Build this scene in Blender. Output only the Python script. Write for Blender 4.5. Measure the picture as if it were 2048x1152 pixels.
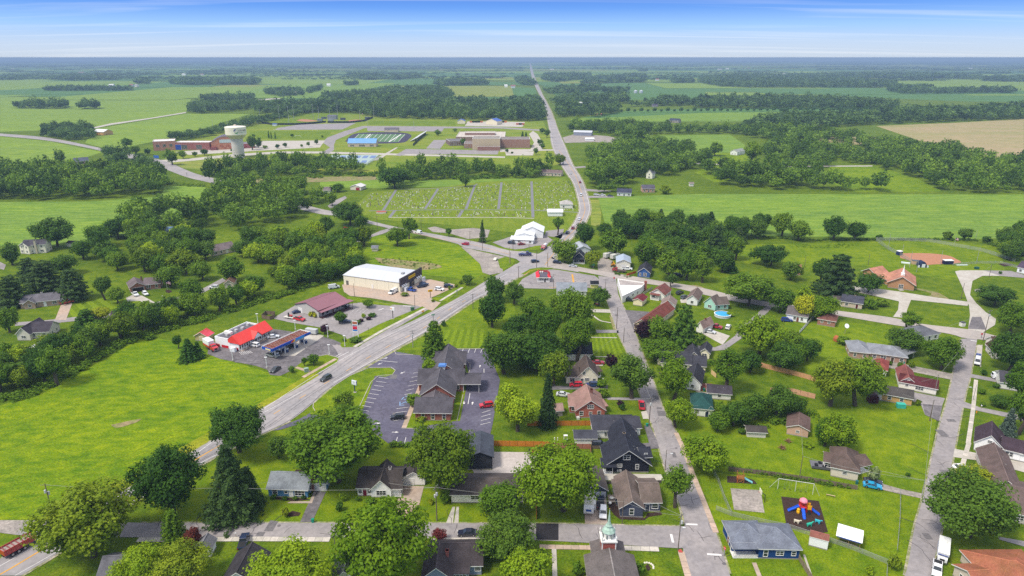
import bpy,bmesh,math,random
import numpy as np
from mathutils import Vector,Matrix
from mathutils.geometry import tessellate_polygon
random.seed(7);RNG=np.random.default_rng(7)
for _o in list(bpy.data.objects):bpy.data.objects.remove(_o)
SC=bpy.context.scene
COL=SC.collection
HAZE_DENSITY=0.00014
# ---------------------------------------------------------------- camera
F=1365.0;PITCH=math.radians(18.66);CH=110.0
SP,CP=math.sin(PITCH),math.cos(PITCH)
cam_d=bpy.data.cameras.new('camera');cam=bpy.data.objects.new('camera',cam_d);COL.objects.link(cam)
cam.location=(0,0,CH);cam.rotation_euler=(math.radians(90)-PITCH,0,0)
cam_d.sensor_width=36;cam_d.lens=F/2048*36;cam_d.clip_start=1;cam_d.clip_end=120000
SC.camera=cam
# ---------------------------------------------------------------- sky, sun, exposure
SUN_EL,SUN_AZ=math.radians(56),math.radians(-125) # azimuth measured from +Y towards +X: behind and to the left
world=bpy.data.worlds.new('World');SC.world=world;world.use_nodes=True
nt=world.node_tree;nt.nodes.clear()
def N(t,**k):
 n=nt.nodes.new(t)
 for a,b in k.items():setattr(n,a,b)
 return n
L=nt.links.new
out=N('ShaderNodeOutputWorld');bg=N('ShaderNodeBackground');bg.inputs[1].default_value=0.115
sky=N('ShaderNodeTexSky',sky_type='NISHITA');sky.sun_disc=False
sky.sun_elevation=SUN_EL;sky.sun_rotation=SUN_AZ;sky.air_density=1.0;sky.dust_density=1.2;sky.ozone_density=1.5;sky.altitude=100
tc=N('ShaderNodeTexCoord');sep=N('ShaderNodeSeparateXYZ');L(tc.outputs['Generated'],sep.inputs[0])
# deep blue a few degrees above a pale horizon, carried on over the whole dome
ramp=N('ShaderNodeValToRGB');L(sep.outputs['Z'],ramp.inputs[0])
e=ramp.color_ramp.elements
e[0].position=0.0;e[0].color=(0.55,0.63,0.74,1)
e[1].position=0.09;e[1].color=(0.026,0.135,0.60,1)
for p_,c_ in((0.018,(0.47,0.60,0.80,1)),(0.040,(0.27,0.50,0.88,1)),(0.064,(0.075,0.27,0.79,1)),(0.3,(0.08,0.22,0.58,1))):
 q=e.new(p_);q.color=c_
mxs=N('ShaderNodeMix',data_type='RGBA');mxs.inputs[0].default_value=0.88
scl=N('ShaderNodeMix',data_type='RGBA',blend_type='MULTIPLY');scl.inputs[0].default_value=1.0
scl.inputs[7].default_value=(7.9,7.9,7.9,1);L(ramp.outputs[0],scl.inputs[6])
L(sky.outputs[0],mxs.inputs[6]);L(scl.outputs[2],mxs.inputs[7])
# thin high cloud on a flat layer far above
za=N('ShaderNodeMath',operation='ADD');za.inputs[1].default_value=0.045;L(sep.outputs['Z'],za.inputs[0])
zm=N('ShaderNodeMath',operation='MAXIMUM');zm.inputs[1].default_value=0.02;L(za.outputs[0],zm.inputs[0])
dx=N('ShaderNodeMath',operation='DIVIDE');L(sep.outputs['X'],dx.inputs[0]);L(zm.outputs[0],dx.inputs[1])
dy=N('ShaderNodeMath',operation='DIVIDE');L(sep.outputs['Y'],dy.inputs[0]);L(zm.outputs[0],dy.inputs[1])
cx=N('ShaderNodeCombineXYZ');L(dx.outputs[0],cx.inputs[0]);L(dy.outputs[0],cx.inputs[1])
mp=N('ShaderNodeMapping');mp.inputs['Rotation'].default_value=(0,0,0.16);mp.inputs['Scale'].default_value=(0.16,1.0,1);L(cx.outputs[0],mp.inputs[0])
nz=N('ShaderNodeTexNoise');nz.inputs['Scale'].default_value=0.75;nz.inputs['Detail'].default_value=9;nz.inputs['Roughness'].default_value=0.55;nz.inputs['Distortion'].default_value=0.6
L(mp.outputs[0],nz.inputs['Vector'])
cr=N('ShaderNodeMapRange');cr.inputs[1].default_value=0.52;cr.inputs[2].default_value=0.9;L(nz.outputs[0],cr.inputs[0])
up=N('ShaderNodeMapRange');up.inputs[1].default_value=0.1;up.inputs[2].default_value=0.5;up.inputs[3].default_value=0.42;up.inputs[4].default_value=0.85;L(sep.outputs['Z'],up.inputs[0])
cm=N('ShaderNodeMath',operation='MULTIPLY');L(cr.outputs[0],cm.inputs[0]);L(up.outputs[0],cm.inputs[1])
hi=N('ShaderNodeMapRange');hi.inputs[1].default_value=0.15;hi.inputs[2].default_value=0.6;hi.inputs[3].default_value=0.0;hi.inputs[4].default_value=0.7;L(sep.outputs['Z'],hi.inputs[0])
cmx=N('ShaderNodeMath',operation='MAXIMUM');L(cm.outputs[0],cmx.inputs[0]);L(hi.outputs[0],cmx.inputs[1])
mc=N('ShaderNodeMix',data_type='RGBA');L(cmx.outputs[0],mc.inputs[0]);L(mxs.outputs[2],mc.inputs[6]);mc.inputs[7].default_value=(7.9,7.7,7.5,1)
L(mc.outputs[2],bg.inputs[0]);L(bg.outputs[0],out.inputs[0])
sd=bpy.data.lights.new('sun','SUN');sd.energy=2.8;sd.angle=math.radians(13);sd.color=(1.0,0.93,0.81)
sun=bpy.data.objects.new('sun',sd);COL.objects.link(sun)
_dir=Vector((math.sin(SUN_AZ)*math.cos(SUN_EL),math.cos(SUN_AZ)*math.cos(SUN_EL),math.sin(SUN_EL)))
sun.rotation_euler=_dir.to_track_quat('Z','Y').to_euler();sun.location=(0,0,300)
vs=SC.view_settings;SC.display_settings.display_device='sRGB'
vs.view_transform='Standard';vs.look='None';vs.gamma=1;vs.use_curve_mapping=False;vs.exposure=0.45
cy=SC.cycles
SC.render.engine='CYCLES';cy.use_denoising=False;cy.max_bounces=5;cy.diffuse_bounces=2;cy.glossy_bounces=2;cy.transmission_bounces=3
cy.transparent_max_bounces=8;cy.volume_bounces=0;cy.use_adaptive_sampling=True;cy.adaptive_threshold=0.008;cy.sample_clamp_indirect=4
# ---------------------------------------------------------------- survey: a point of the place from where it is seen on the photograph
def P(px,py,z=0.0):
 x,y=(px-1024)/F,-(py-576)/F
 d=(x,CP+y*SP,-SP+y*CP)
 t=(z-CH)/d[2]
 return Vector((d[0]*t,d[1]*t,z))
def ppm(py): # photo pixels per metre at ground row py
 return F*(SP+(py-576)/F*CP)/CH
def z_at(Y,py): # height of a thing at ground distance Y whose top is seen on row py
 y=-(py-576)/F
 return CH+Y*(-SP+y*CP)/(CP+y*SP)
# ---------------------------------------------------------------- materials
MATS={}
def srgb(h):
 h=h.lstrip('#');c=[int(h[i:i+2],16)/255 for i in(0,2,4)]
 return tuple(v/12.92 if v<=0.04045 else((v+0.055)/1.055)**2.4 for v in c)
def mat(name,col,rough=0.8,var=0.0,scale=1.0,col2=None,scale2=None,bump=0.0,bscale=8.0,metal=0.0,spec=0.12,stretch=None,objrand=0.0,rot=0.0,world_space=True,detail=4):
 if name in MATS:return MATS[name]
 m=bpy.data.materials.new(name);m.use_nodes=True;MATS[name]=m
 t=m.node_tree;b=t.nodes['Principled BSDF']
 b.inputs['Roughness'].default_value=rough;b.inputs['Metallic'].default_value=metal;b.inputs['Specular IOR Level'].default_value=spec
 c=(*col,1)
 b.inputs['Base Color'].default_value=c
 geo=t.nodes.new('ShaderNodeNewGeometry')if world_space else t.nodes.new('ShaderNodeTexCoord')
 vec=geo.outputs['Position']if world_space else geo.outputs['Object']
 if var or col2 or bump:
  mpn=t.nodes.new('ShaderNodeMapping');t.links.new(vec,mpn.inputs[0])
  mpn.inputs['Rotation'].default_value=(0,0,rot)
  if stretch:mpn.inputs['Scale'].default_value=stretch
  vec2=mpn.outputs[0]
 cur=None
 if col2:
  n=t.nodes.new('ShaderNodeTexNoise');n.inputs['Scale'].default_value=scale2 or scale*0.2;n.inputs['Detail'].default_value=5;n.inputs['Roughness'].default_value=0.6
  t.links.new(vec2,n.inputs['Vector'])
  r=t.nodes.new('ShaderNodeMapRange');r.inputs[1].default_value=0.36;r.inputs[2].default_value=0.64;t.links.new(n.outputs[0],r.inputs[0])
  mx=t.nodes.new('ShaderNodeMix');mx.data_type='RGBA';mx.inputs[6].default_value=c;mx.inputs[7].default_value=(*col2,1)
  t.links.new(r.outputs[0],mx.inputs[0]);cur=mx.outputs[2]
 if var or objrand:
  hsv=t.nodes.new('ShaderNodeHueSaturation')
  if cur:t.links.new(cur,hsv.inputs['Color'])
  else:hsv.inputs['Color'].default_value=c
  val=None
  if var:
   n=t.nodes.new('ShaderNodeTexNoise');n.inputs['Scale'].default_value=scale;n.inputs['Detail'].default_value=detail;n.inputs['Roughness'].default_value=0.6
   t.links.new(vec2,n.inputs['Vector'])
   r=t.nodes.new('ShaderNodeMapRange');r.inputs[1].default_value=0.32;r.inputs[2].default_value=0.68;r.clamp=False
   r.inputs[3].default_value=1-var;r.inputs[4].default_value=1+var;t.links.new(n.outputs[0],r.inputs[0]);val=r.outputs[0]
   if detail>7: # patches a few metres wide on top of the fine grain
    n3=t.nodes.new('ShaderNodeTexNoise');n3.inputs['Scale'].default_value=scale*.13;n3.inputs['Detail'].default_value=3;n3.inputs['Roughness'].default_value=.6;t.links.new(vec2,n3.inputs['Vector'])
    r5=t.nodes.new('ShaderNodeMapRange');r5.clamp=False;r5.inputs[1].default_value=.3;r5.inputs[2].default_value=.7;r5.inputs[3].default_value=1-var*.55;r5.inputs[4].default_value=1+var*.55;t.links.new(n3.outputs[0],r5.inputs[0])
    m5=t.nodes.new('ShaderNodeMath');m5.operation='MULTIPLY';t.links.new(val,m5.inputs[0]);t.links.new(r5.outputs[0],m5.inputs[1]);val=m5.outputs[0]
    r6=t.nodes.new('ShaderNodeMapRange');r6.inputs[1].default_value=.3;r6.inputs[2].default_value=.7;r6.inputs[3].default_value=.5+var*.045;r6.inputs[4].default_value=.5-var*.045;t.links.new(n3.outputs[0],r6.inputs[0]);t.links.new(r6.outputs[0],hsv.inputs['Hue'])
  if objrand:
   oi=t.nodes.new('ShaderNodeObjectInfo')
   r2=t.nodes.new('ShaderNodeMapRange');r2.inputs[3].default_value=1-objrand;r2.inputs[4].default_value=1+objrand;t.links.new(oi.outputs['Random'],r2.inputs[0])
   r3=t.nodes.new('ShaderNodeMapRange');r3.inputs[3].default_value=0.5+objrand*0.08;r3.inputs[4].default_value=0.5-objrand*0.08;t.links.new(oi.outputs['Random'],r3.inputs[0])
   t.links.new(r3.outputs[0],hsv.inputs['Hue'])
   if val:
    mm=t.nodes.new('ShaderNodeMath');mm.operation='MULTIPLY';t.links.new(val,mm.inputs[0]);t.links.new(r2.outputs[0],mm.inputs[1]);val=mm.outputs[0]
   else:val=r2.outputs[0]
  t.links.new(val,hsv.inputs['Value']);cur=hsv.outputs[0]
 if cur:t.links.new(cur,b.inputs['Base Color'])
 if bump:
  n=t.nodes.new('ShaderNodeTexNoise');n.inputs['Scale'].default_value=bscale;n.inputs['Detail'].default_value=3;t.links.new(vec2,n.inputs['Vector'])
  bp=t.nodes.new('ShaderNodeBump');bp.inputs['Strength'].default_value=bump;bp.inputs['Distance'].default_value=0.3;t.links.new(n.outputs[0],bp.inputs['Height'])
  t.links.new(bp.outputs[0],b.inputs['Normal'])
 return m
def leafmat(name,col,col2,sc=2.2,tint=False):
 m=bpy.data.materials.new(name);m.use_nodes=True;MATS[name]=m
 t=m.node_tree;b=t.nodes['Principled BSDF'];b.inputs['Roughness'].default_value=0.6;b.inputs['Specular IOR Level'].default_value=0.12
 tc=t.nodes.new('ShaderNodeTexCoord');oi=t.nodes.new('ShaderNodeObjectInfo')
 n=t.nodes.new('ShaderNodeTexNoise');n.inputs['Scale'].default_value=sc;n.inputs['Detail'].default_value=6;n.inputs['Roughness'].default_value=0.8
 ad=t.nodes.new('ShaderNodeVectorMath');ad.operation='MULTIPLY_ADD';t.links.new(oi.outputs['Random'],ad.inputs[0]);ad.inputs[1].default_value=(37,53,71);t.links.new(tc.outputs['Object'],ad.inputs[2])
 t.links.new(ad.outputs[0],n.inputs['Vector'])
 r=t.nodes.new('ShaderNodeMapRange');r.inputs[1].default_value=0.36;r.inputs[2].default_value=0.66;t.links.new(n.outputs[0],r.inputs[0])
 mx=t.nodes.new('ShaderNodeMix');mx.data_type='RGBA';mx.inputs[6].default_value=(*col,1);mx.inputs[7].default_value=(*col2,1);t.links.new(r.outputs[0],mx.inputs[0])
 hsv=t.nodes.new('ShaderNodeHueSaturation');t.links.new(mx.outputs[2],hsv.inputs['Color'])
 src=oi.outputs['Random']
 if tint:at_=t.nodes.new('ShaderNodeAttribute');at_.attribute_name='tint';src=at_.outputs['Fac']
 r2=t.nodes.new('ShaderNodeMapRange');r2.inputs[3].default_value=0.5 if tint else 0.75;r2.inputs[4].default_value=1.75 if tint else 1.3;t.links.new(src,r2.inputs[0]);t.links.new(r2.outputs[0],hsv.inputs['Value'])
 r3=t.nodes.new('ShaderNodeMapRange');r3.inputs[3].default_value=0.515;r3.inputs[4].default_value=0.485;t.links.new(src,r3.inputs[0]);t.links.new(r3.outputs[0],hsv.inputs['Hue'])
 t.links.new(hsv.outputs[0],b.inputs['Base Color'])
 tr=t.nodes.new('ShaderNodeBsdfTranslucent');t.links.new(hsv.outputs[0],tr.inputs[0])
 ms=t.nodes.new('ShaderNodeMixShader');ms.inputs[0].default_value=0.35
 t.links.new(b.outputs[0],ms.inputs[1]);t.links.new(tr.outputs[0],ms.inputs[2]);t.links.new(ms.outputs[0],t.nodes['Material Output'].inputs[0])
 return m
def paint(h,rough=0.7,metal=0.0,spec=0.2,var=0.06):
 c=srgb(h)if isinstance(h,str)else h
 return mat('paint_%s_%s'%('_'.join('%.3f'%v for v in c),rough),c,rough,var=var,scale=1.2,metal=metal,spec=spec)
def siding(h):
 c=srgb(h)if isinstance(h,str)else h
 return mat('siding_%s'%'_'.join('%.3f'%v for v in c),c,0.75,var=0.07,scale=1.5,bump=0.15,bscale=3,stretch=(0.6,0.6,6))
def shingle(h):
 c=srgb(h)if isinstance(h,str)else h
 k='shingle_%s'%'_'.join('%.3f'%v for v in c)
 return mat(k,c,0.92,var=0.2,scale=3.2,col2=tuple(v*0.72 for v in c),scale2=0.35,bump=0.25,bscale=5,detail=8)
def brickmat(h,mortar='#a89a8c'):
 k='brick_'+h
 if k in MATS:return MATS[k]
 m=mat(k,srgb(h),0.9)
 t=m.node_tree;b=t.nodes['Principled BSDF'];tcn=t.nodes.new('ShaderNodeNewGeometry')
 s=t.nodes.new('ShaderNodeSeparateXYZ');t.links.new(tcn.outputs['Position'],s.inputs[0])
 a=t.nodes.new('ShaderNodeMath');a.operation='ADD';t.links.new(s.outputs[0],a.inputs[0]);t.links.new(s.outputs[1],a.inputs[1])
 c=t.nodes.new('ShaderNodeCombineXYZ');t.links.new(a.outputs[0],c.inputs[0]);t.links.new(s.outputs[2],c.inputs[1])
 br=t.nodes.new('ShaderNodeTexBrick');br.inputs['Scale'].default_value=2.6;br.inputs['Mortar Size'].default_value=0.02
 c0=srgb(h);br.inputs['Color1'].default_value=(*c0,1);br.inputs['Color2'].default_value=(*[v*0.7 for v in c0],1);br.inputs['Mortar'].default_value=(*srgb(mortar),1)
 t.links.new(c.outputs[0],br.inputs['Vector']);t.links.new(br.outputs[0],b.inputs['Base Color'])
 return m
# ---------------------------------------------------------------- object helpers
def link(o,parent=None):
 COL.objects.link(o)
 if parent is not None:o.parent=parent
 return o
def tag(o,label=None,cat=None,group=None,kind=None):
 if label:o['label']=label
 if cat:o['category']=cat
 if group:o['group']=group
 if kind:o['kind']=kind
 return o
def empty(name,loc,rz=0.0,**k):
 o=bpy.data.objects.new(name,None);o.empty_display_size=0.5;o.location=loc;o.rotation_euler=(0,0,rz);link(o)
 return tag(o,**k)
class MB:
 """collects faces, builds one mesh"""
 def __init__(s):s.v=[];s.f=[];s.mi=[]
 def face(s,pts,m=0):
  i=len(s.v);s.v+=[tuple(p)for p in pts];s.f.append(tuple(range(i,i+len(pts))));s.mi.append(m);return s
 def box(s,x0,x1,y0,y1,z0,z1,m=0):
  i=len(s.v);s.v+=[(x0,y0,z0),(x1,y0,z0),(x1,y1,z0),(x0,y1,z0),(x0,y0,z1),(x1,y0,z1),(x1,y1,z1),(x0,y1,z1)]
  for q in((0,3,2,1),(4,5,6,7),(0,1,5,4),(1,2,6,5),(2,3,7,6),(3,0,4,7)):s.f.append(tuple(i+a for a in q));s.mi.append(m)
  return s
 def prism(s,prof,a,b,axis='x',m=0,mcap=None,side_m=None):
  """closed profile of 2D points swept between a and b along an axis; profile coords are the other two axes"""
  def mk(p,t):return(t,p[0],p[1])if axis=='x' else((p[0],t,p[1])if axis=='y' else(p[0],p[1],t))
  i=len(s.v);n=len(prof);s.v+=[mk(p,a)for p in prof]+[mk(p,b)for p in prof]
  for k in range(n):
   s.f.append((i+k,i+(k+1)%n,i+n+(k+1)%n,i+n+k));s.mi.append(side_m[k]if side_m else m)
  s.f.append(tuple(i+k for k in range(n-1,-1,-1)));s.f.append(tuple(i+n+k for k in range(n)))
  s.mi+=[m if mcap is None else mcap]*2
  return s
 def tube(s,p0,p1,r0,r1=None,n=6,m=0,cap=True):
  r1=r0 if r1 is None else r1
  a,b=Vector(p0),Vector(p1);d=(b-a)
  if d.length<1e-6:return s
  q=d.to_track_quat('Z','Y');i=len(s.v)
  for c,r in((a,r0),(b,r1)):
   for k in range(n):
    w=2*math.pi*k/n;s.v.append(tuple(c+q@Vector((r*math.cos(w),r*math.sin(w),0))))
  for k in range(n):s.f.append((i+k,i+(k+1)%n,i+n+(k+1)%n,i+n+k));s.mi.append(m)
  if cap:
   s.f.append(tuple(i+k for k in range(n-1,-1,-1)));s.f.append(tuple(i+n+k for k in range(n)));s.mi+=[m,m]
  return s
 def bar(s,p0,p1,w,h=None,m=0):
  return s.tube(p0,p1,w/2*1.2,None,4,m)
 def lathe(s,prof,n=16,c=(0,0,0),m=0,ms=None,cap=True):
  i=len(s.v)
  for r,z in prof:
   for k in range(n):
    w=2*math.pi*k/n;s.v.append((c[0]+r*math.cos(w),c[1]+r*math.sin(w),c[2]+z))
  for j in range(len(prof)-1):
   for k in range(n):s.f.append((i+j*n+k,i+j*n+(k+1)%n,i+(j+1)*n+(k+1)%n,i+(j+1)*n+k));s.mi.append(ms[j]if ms else m)
  if cap:s.f.append(tuple(i+(len(prof)-1)*n+k for k in range(n)));s.mi.append(ms[-1]if ms else m)
  return s
 def mesh(s,name,mats):
  me=bpy.data.meshes.new(name);me.from_pydata(s.v,[],s.f)
  for m in(mats if isinstance(mats,(list,tuple))else[mats]):me.materials.append(m)
  me.polygons.foreach_set('material_index',s.mi);me.validate();me.update()
  bm=bmesh.new();bm.from_mesh(me);bmesh.ops.recalc_face_normals(bm,faces=bm.faces);bm.to_mesh(me);bm.free()
  return me
 def build(s,name,mats,parent=None,loc=None,rz=None,smooth=False):
  o=bpy.data.objects.new(name,s.mesh(name,mats))
  if smooth:o.data.polygons.foreach_set('use_smooth',[True]*len(o.data.polygons))
  if loc is not None:o.location=loc
  if rz is not None:o.rotation_euler=(0,0,rz)
  return link(o,parent)
def place(me,name,parent,loc,rz=0.0,scale=None):
 o=bpy.data.objects.new(name,me);o.location=loc;o.rotation_euler=(0,0,rz)
 if scale:o.scale=scale
 return link(o,parent)
def catmull(pts,n=6):
 out=[]
 for i in range(len(pts)-1):
  p0=pts[max(i-1,0)];p1=pts[i];p2=pts[i+1];p3=pts[min(i+2,len(pts)-1)]
  for k in range(n):
   t=k/n
   out.append(tuple(0.5*((2*p1[j])+(-p0[j]+p2[j])*t+(2*p0[j]-5*p1[j]+4*p2[j]-p3[j])*t*t+(-p0[j]+3*p1[j]-3*p2[j]+p3[j])*t**3)for j in range(len(p1))))
 out.append(tuple(pts[-1]));return out
def text(s,size,parent,mtx,m,name='lettering',extrude=0.01,align='CENTER'):
 c=bpy.data.curves.new(name,'FONT');c.body=s;c.size=size;c.extrude=extrude;c.align_x=align;c.align_y='CENTER';c.resolution_u=2
 c.materials.append(m);q=bpy.data.objects.new(name,c);me=bpy.data.meshes.new_from_object(q);bpy.data.objects.remove(q)
 o=bpy.data.objects.new(name,me);link(o,parent);o.matrix_basis=mtx
 return o
def ordinal(i):
 w=['first','second','third','fourth','fifth','sixth','seventh','eighth','ninth','tenth']
 return w[i]if i<10 else '%d%s'%(i+1,'th' if 10<=(i+1)%100<=20 else{1:'st',2:'nd',3:'rd'}.get((i+1)%10,'th'))
def px_of(v):return 1024+F*v[0]/(v[1]*CP+CH*SP)
# ================================================================ THE GROUND
def G(h,k=1.0):return tuple(v*k for v in srgb(h))
grass=mat('grass',(0.116,0.172,0.005),0.95,var=0.42,scale=2.2,col2=(0.064,0.112,0.005),scale2=0.045,bump=0.5,bscale=1.6,detail=8)
lawn=mat('lawn_grass',(0.158,0.222,0.004),0.95,var=0.36,scale=2.4,col2=(0.104,0.172,0.004),scale2=0.06,bump=0.4,bscale=2.5,detail=8)
meadow=mat('meadow_grass',(0.172,0.245,0.002),0.95,var=0.5,scale=1.9,col2=(0.105,0.185,0.003),scale2=0.03,bump=0.6,bscale=0.9,stretch=(.8,1.7,1),rot=-0.5,detail=8)
verge=mat('verge_grass',(0.277,0.278,0.016),0.95,var=0.30,scale=1.2,col2=(0.160,0.217,0.006),scale2=0.12,bump=0.4,bscale=2)
def crop(n,c,c2,rot=0.0,s2=0.012):return mat(n,c,0.95,var=0.38,scale=0.9,col2=c2,scale2=s2,bump=0.5,bscale=0.7,stretch=(0.5,1.8,1),rot=rot,detail=9)
soy=crop('soybean_leaves',(0.139,0.231,0.034),(0.172,0.274,0.027))
soy2=crop('pale_crop_leaves',(0.164,0.248,0.032),(0.193,0.287,0.027),0.2)
soyd=crop('dark_crop_leaves',(0.075,0.165,0.045),(0.095,0.190,0.040),0.1)
drygrass=crop('dry_grass',(0.244,0.261,0.048),(0.168,0.226,0.028),0.3,0.03)
stubble=crop('stubble',(0.370,0.287,0.160),(0.286,0.270,0.104),0.1,0.01)
schoolgrass=crop('campus_grass',(0.214,0.252,0.024),(0.139,0.213,0.011),0.0,0.02)
asphalt=mat('asphalt_road',(0.375,0.34,0.33),0.9,var=0.13,scale=0.6,col2=(0.29,0.275,0.28),scale2=0.06,bump=0.1,bscale=6,detail=9)
oldasph=mat('old_asphalt',(0.32,0.29,0.285),0.9,var=0.15,scale=0.8,col2=(0.265,0.245,0.25),scale2=0.12,bump=0.1,bscale=6,detail=9)
lotasph=mat('sealed_asphalt',(0.130,0.122,0.165),0.85,var=0.2,scale=0.9,col2=(0.100,0.094,0.135),scale2=0.13,bump=0.1,bscale=6,detail=9)
blackasph=mat('new_asphalt',(0.030,0.028,0.032),0.85,var=0.2,scale=1.5)
darkasph=mat('dark_asphalt',(0.19,0.175,0.182),0.9,var=0.25,scale=1.1,col2=(0.125,0.115,0.122),scale2=0.2,detail=8)
concrete=mat('concrete',(0.50,0.47,0.42),0.9,var=0.12,scale=0.8,col2=(0.42,0.38,0.33),scale2=0.15)
pinkcon=mat('reddish_concrete',(0.46,0.34,0.26),0.9,var=0.14,scale=0.7,col2=(0.40,0.33,0.28),scale2=0.1)
gravel=mat('gravel',(0.36,0.32,0.28),0.95,var=0.3,scale=1.3,col2=(0.27,0.24,0.22),scale2=0.15,bump=0.4,bscale=4,detail=9)
dirt=mat('infield_dirt',(0.42,0.20,0.12),0.95,var=0.15,scale=0.8)
baredirt=mat('bare_soil',(0.30,0.22,0.13),0.95,var=0.3,scale=0.6,col2=(0.16,0.2,0.05),scale2=0.2)
mulch=mat('mulch',(0.050,0.030,0.024),0.95,var=0.3,scale=3)
whitep=mat('white_road_paint',(0.72,0.70,0.68),0.7,var=0.15,scale=3)
yellowp=mat('yellow_road_paint',(0.62,0.33,0.06),0.7,var=0.15,scale=3)
LV=0.022
_SN=[0]
def sheet(name,pts,m,lev,smooth=False,parent=None,kind='structure',raw=False,z=None,curb=0):
 """a flat sheet over an outline surveyed on the ground"""
 if smooth:pts=catmull(list(pts)+[pts[0]],5)[:-1]
 w=[Vector(p)if raw else P(*p)for p in pts]
 zz=lev*LV if z is None else z
 far=max(v.y for v in w)
 _SN[0]+=1;zz+=(_SN[0]%160)*0.00013 if z is None else 0
 if z is None and far>1200:zz+=lev*0.06*min(far/1200-1,4)
 vs_=[(v.x,v.y,0)for v in w]
 tri=tessellate_polygon([[Vector(v)for v in vs_]])
 me=bpy.data.meshes.new(name);me.from_pydata([(v[0],v[1],zz)for v in vs_],[],[tuple(t)for t in tri])
 bm=bmesh.new();bm.from_mesh(me);bmesh.ops.recalc_face_normals(bm,faces=bm.faces)
 for f in bm.faces:
  if f.normal.z<0:f.normal_flip()
 bm.to_mesh(me);bm.free();me.materials.append(m)
 o=bpy.data.objects.new(name,me);link(o,parent)
 if kind and parent is None:o['kind']=kind
 return o
def road(name,left,right,m,lev=5,n=6):
 l,r=catmull(left,n),catmull(right,n)
 k=40
 def res(c):
  d=[0]
  for i in range(1,len(c)):d.append(d[-1]+math.dist(c[i],c[i-1]))
  t=np.linspace(0,d[-1],k*2);return list(zip(np.interp(t,d,[q[0]for q in c]),np.interp(t,d,[q[1]for q in c])))
 l,r=res(l),res(r);z=lev*LV
 wl,wr=[P(*q)for q in l],[P(*q)for q in r]
 def zz(v):return z+(1.6*min(v.y/1200-1,1)if v.y>1200 else 0)
 v=[(q.x,q.y,zz(q))for q in wl]+[(q.x,q.y,zz(q))for q in wr];n_=len(wl)
 me=bpy.data.meshes.new(name);me.from_pydata(v,[],[(i,n_+i,n_+i+1,i+1)for i in range(n_-1)]);me.materials.append(m)
 bm=bmesh.new();bm.from_mesh(me)
 for f in bm.faces:
  if f.normal.z<0:f.normal_flip()
 bm.to_mesh(me);bm.free()
 o=bpy.data.objects.new(name,me);link(o);o['kind']='structure';return o
def strip(name,pts,width,m,lev=6,dash=None,parent=None,smooth=True,raw=False,kind=None,step=2.0):
 """a band of constant width along a line on the ground; dash=(on, off) in metres"""
 c=catmull(pts,8)if smooth and len(pts)>2 else pts
 w=[Vector(q)if raw else P(*q)for q in c];w=[Vector((q.x,q.y,0))for q in w]
 d=[0]
 for i in range(1,len(w)):d.append(d[-1]+(w[i]-w[i-1]).length)
 tot=d[-1]
 def at(t):
  x=float(np.interp(t,d,[q.x for q in w]));y=float(np.interp(t,d,[q.y for q in w]));return Vector((x,y,0))
 v=[];f=[]
 segs=[(0,tot)]if not dash else[(a,min(a+dash[0],tot))for a in np.arange(0,tot,dash[0]+dash[1])]
 for a,b in segs:
  k=max(1,int((b-a)/(step if tot<600 else 12)))
  ring=[]
  for j in range(k+1):
   t=a+(b-a)*j/k;p=at(t);q=at(min(t+.5,tot))-at(max(t-.5,0))
   nrm=Vector((-q.y,q.x,0)).normalized()*width/2
   z=lev*LV+(1.9*min(p.y/1200-1,1)if p.y>1200 else 0)
   ring.append(len(v));v.append((p.x+nrm.x,p.y+nrm.y,z));v.append((p.x-nrm.x,p.y-nrm.y,z))
  for j in range(k):f.append((ring[j],ring[j]+1,ring[j+1]+1,ring[j+1]))
 me=bpy.data.meshes.new(name);me.from_pydata(v,[],f);me.materials.append(m)
 bm=bmesh.new();bm.from_mesh(me)
 for q in bm.faces:
  if q.normal.z<0:q.normal_flip()
 bm.to_mesh(me);bm.free()
 o=bpy.data.objects.new(name,me);link(o,parent)
 if kind:o['kind']=kind
 return o
def kerb(pts,parent=None,m=None,w=0.18,h=0.12,smooth=False):
 c=catmull(pts,5)if smooth else pts
 b=MB()
 for p,q in zip(c[:-1],c[1:]):
  a,e_=P(*p),P(*q);d=(e_-a).normalized();n=Vector((-d.y,d.x,0))*w/2;a=a-d*.04;e_=e_+d*.04
  i=len(b.v);z0,z1=0.0,0.1+h
  for z in(z0,z1):b.v+=[(a+n)[:2]+(z,),(a-n)[:2]+(z,),(e_-n)[:2]+(z,),(e_+n)[:2]+(z,)]
  for f in((4,5,6,7),(0,1,5,4),(1,2,6,5),(2,3,7,6),(3,0,4,7)):b.f.append(tuple(i+t for t in f));b.mi.append(0)
 o=b.build('kerb',m or concrete,parent)
 if parent is None:o['kind']='structure'
 return o
# base sheet reaching the horizon
me=bpy.data.meshes.new('ground');R_=21000
me.from_pydata([(-R_,-400,0),(R_,-400,0),(R_,R_,0),(-R_,R_,0)],[],[(0,1,2,3)])
me.materials.append(mat('ground_cover',(0.118,0.175,0.005),0.95,var=0.42,scale=2.0,col2=(0.076,0.128,0.005),scale2=0.025,bump=0.4,bscale=1.2,detail=10))
gr=bpy.data.objects.new('ground',me);link(gr);gr['kind']='structure'
S=sheet
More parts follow.
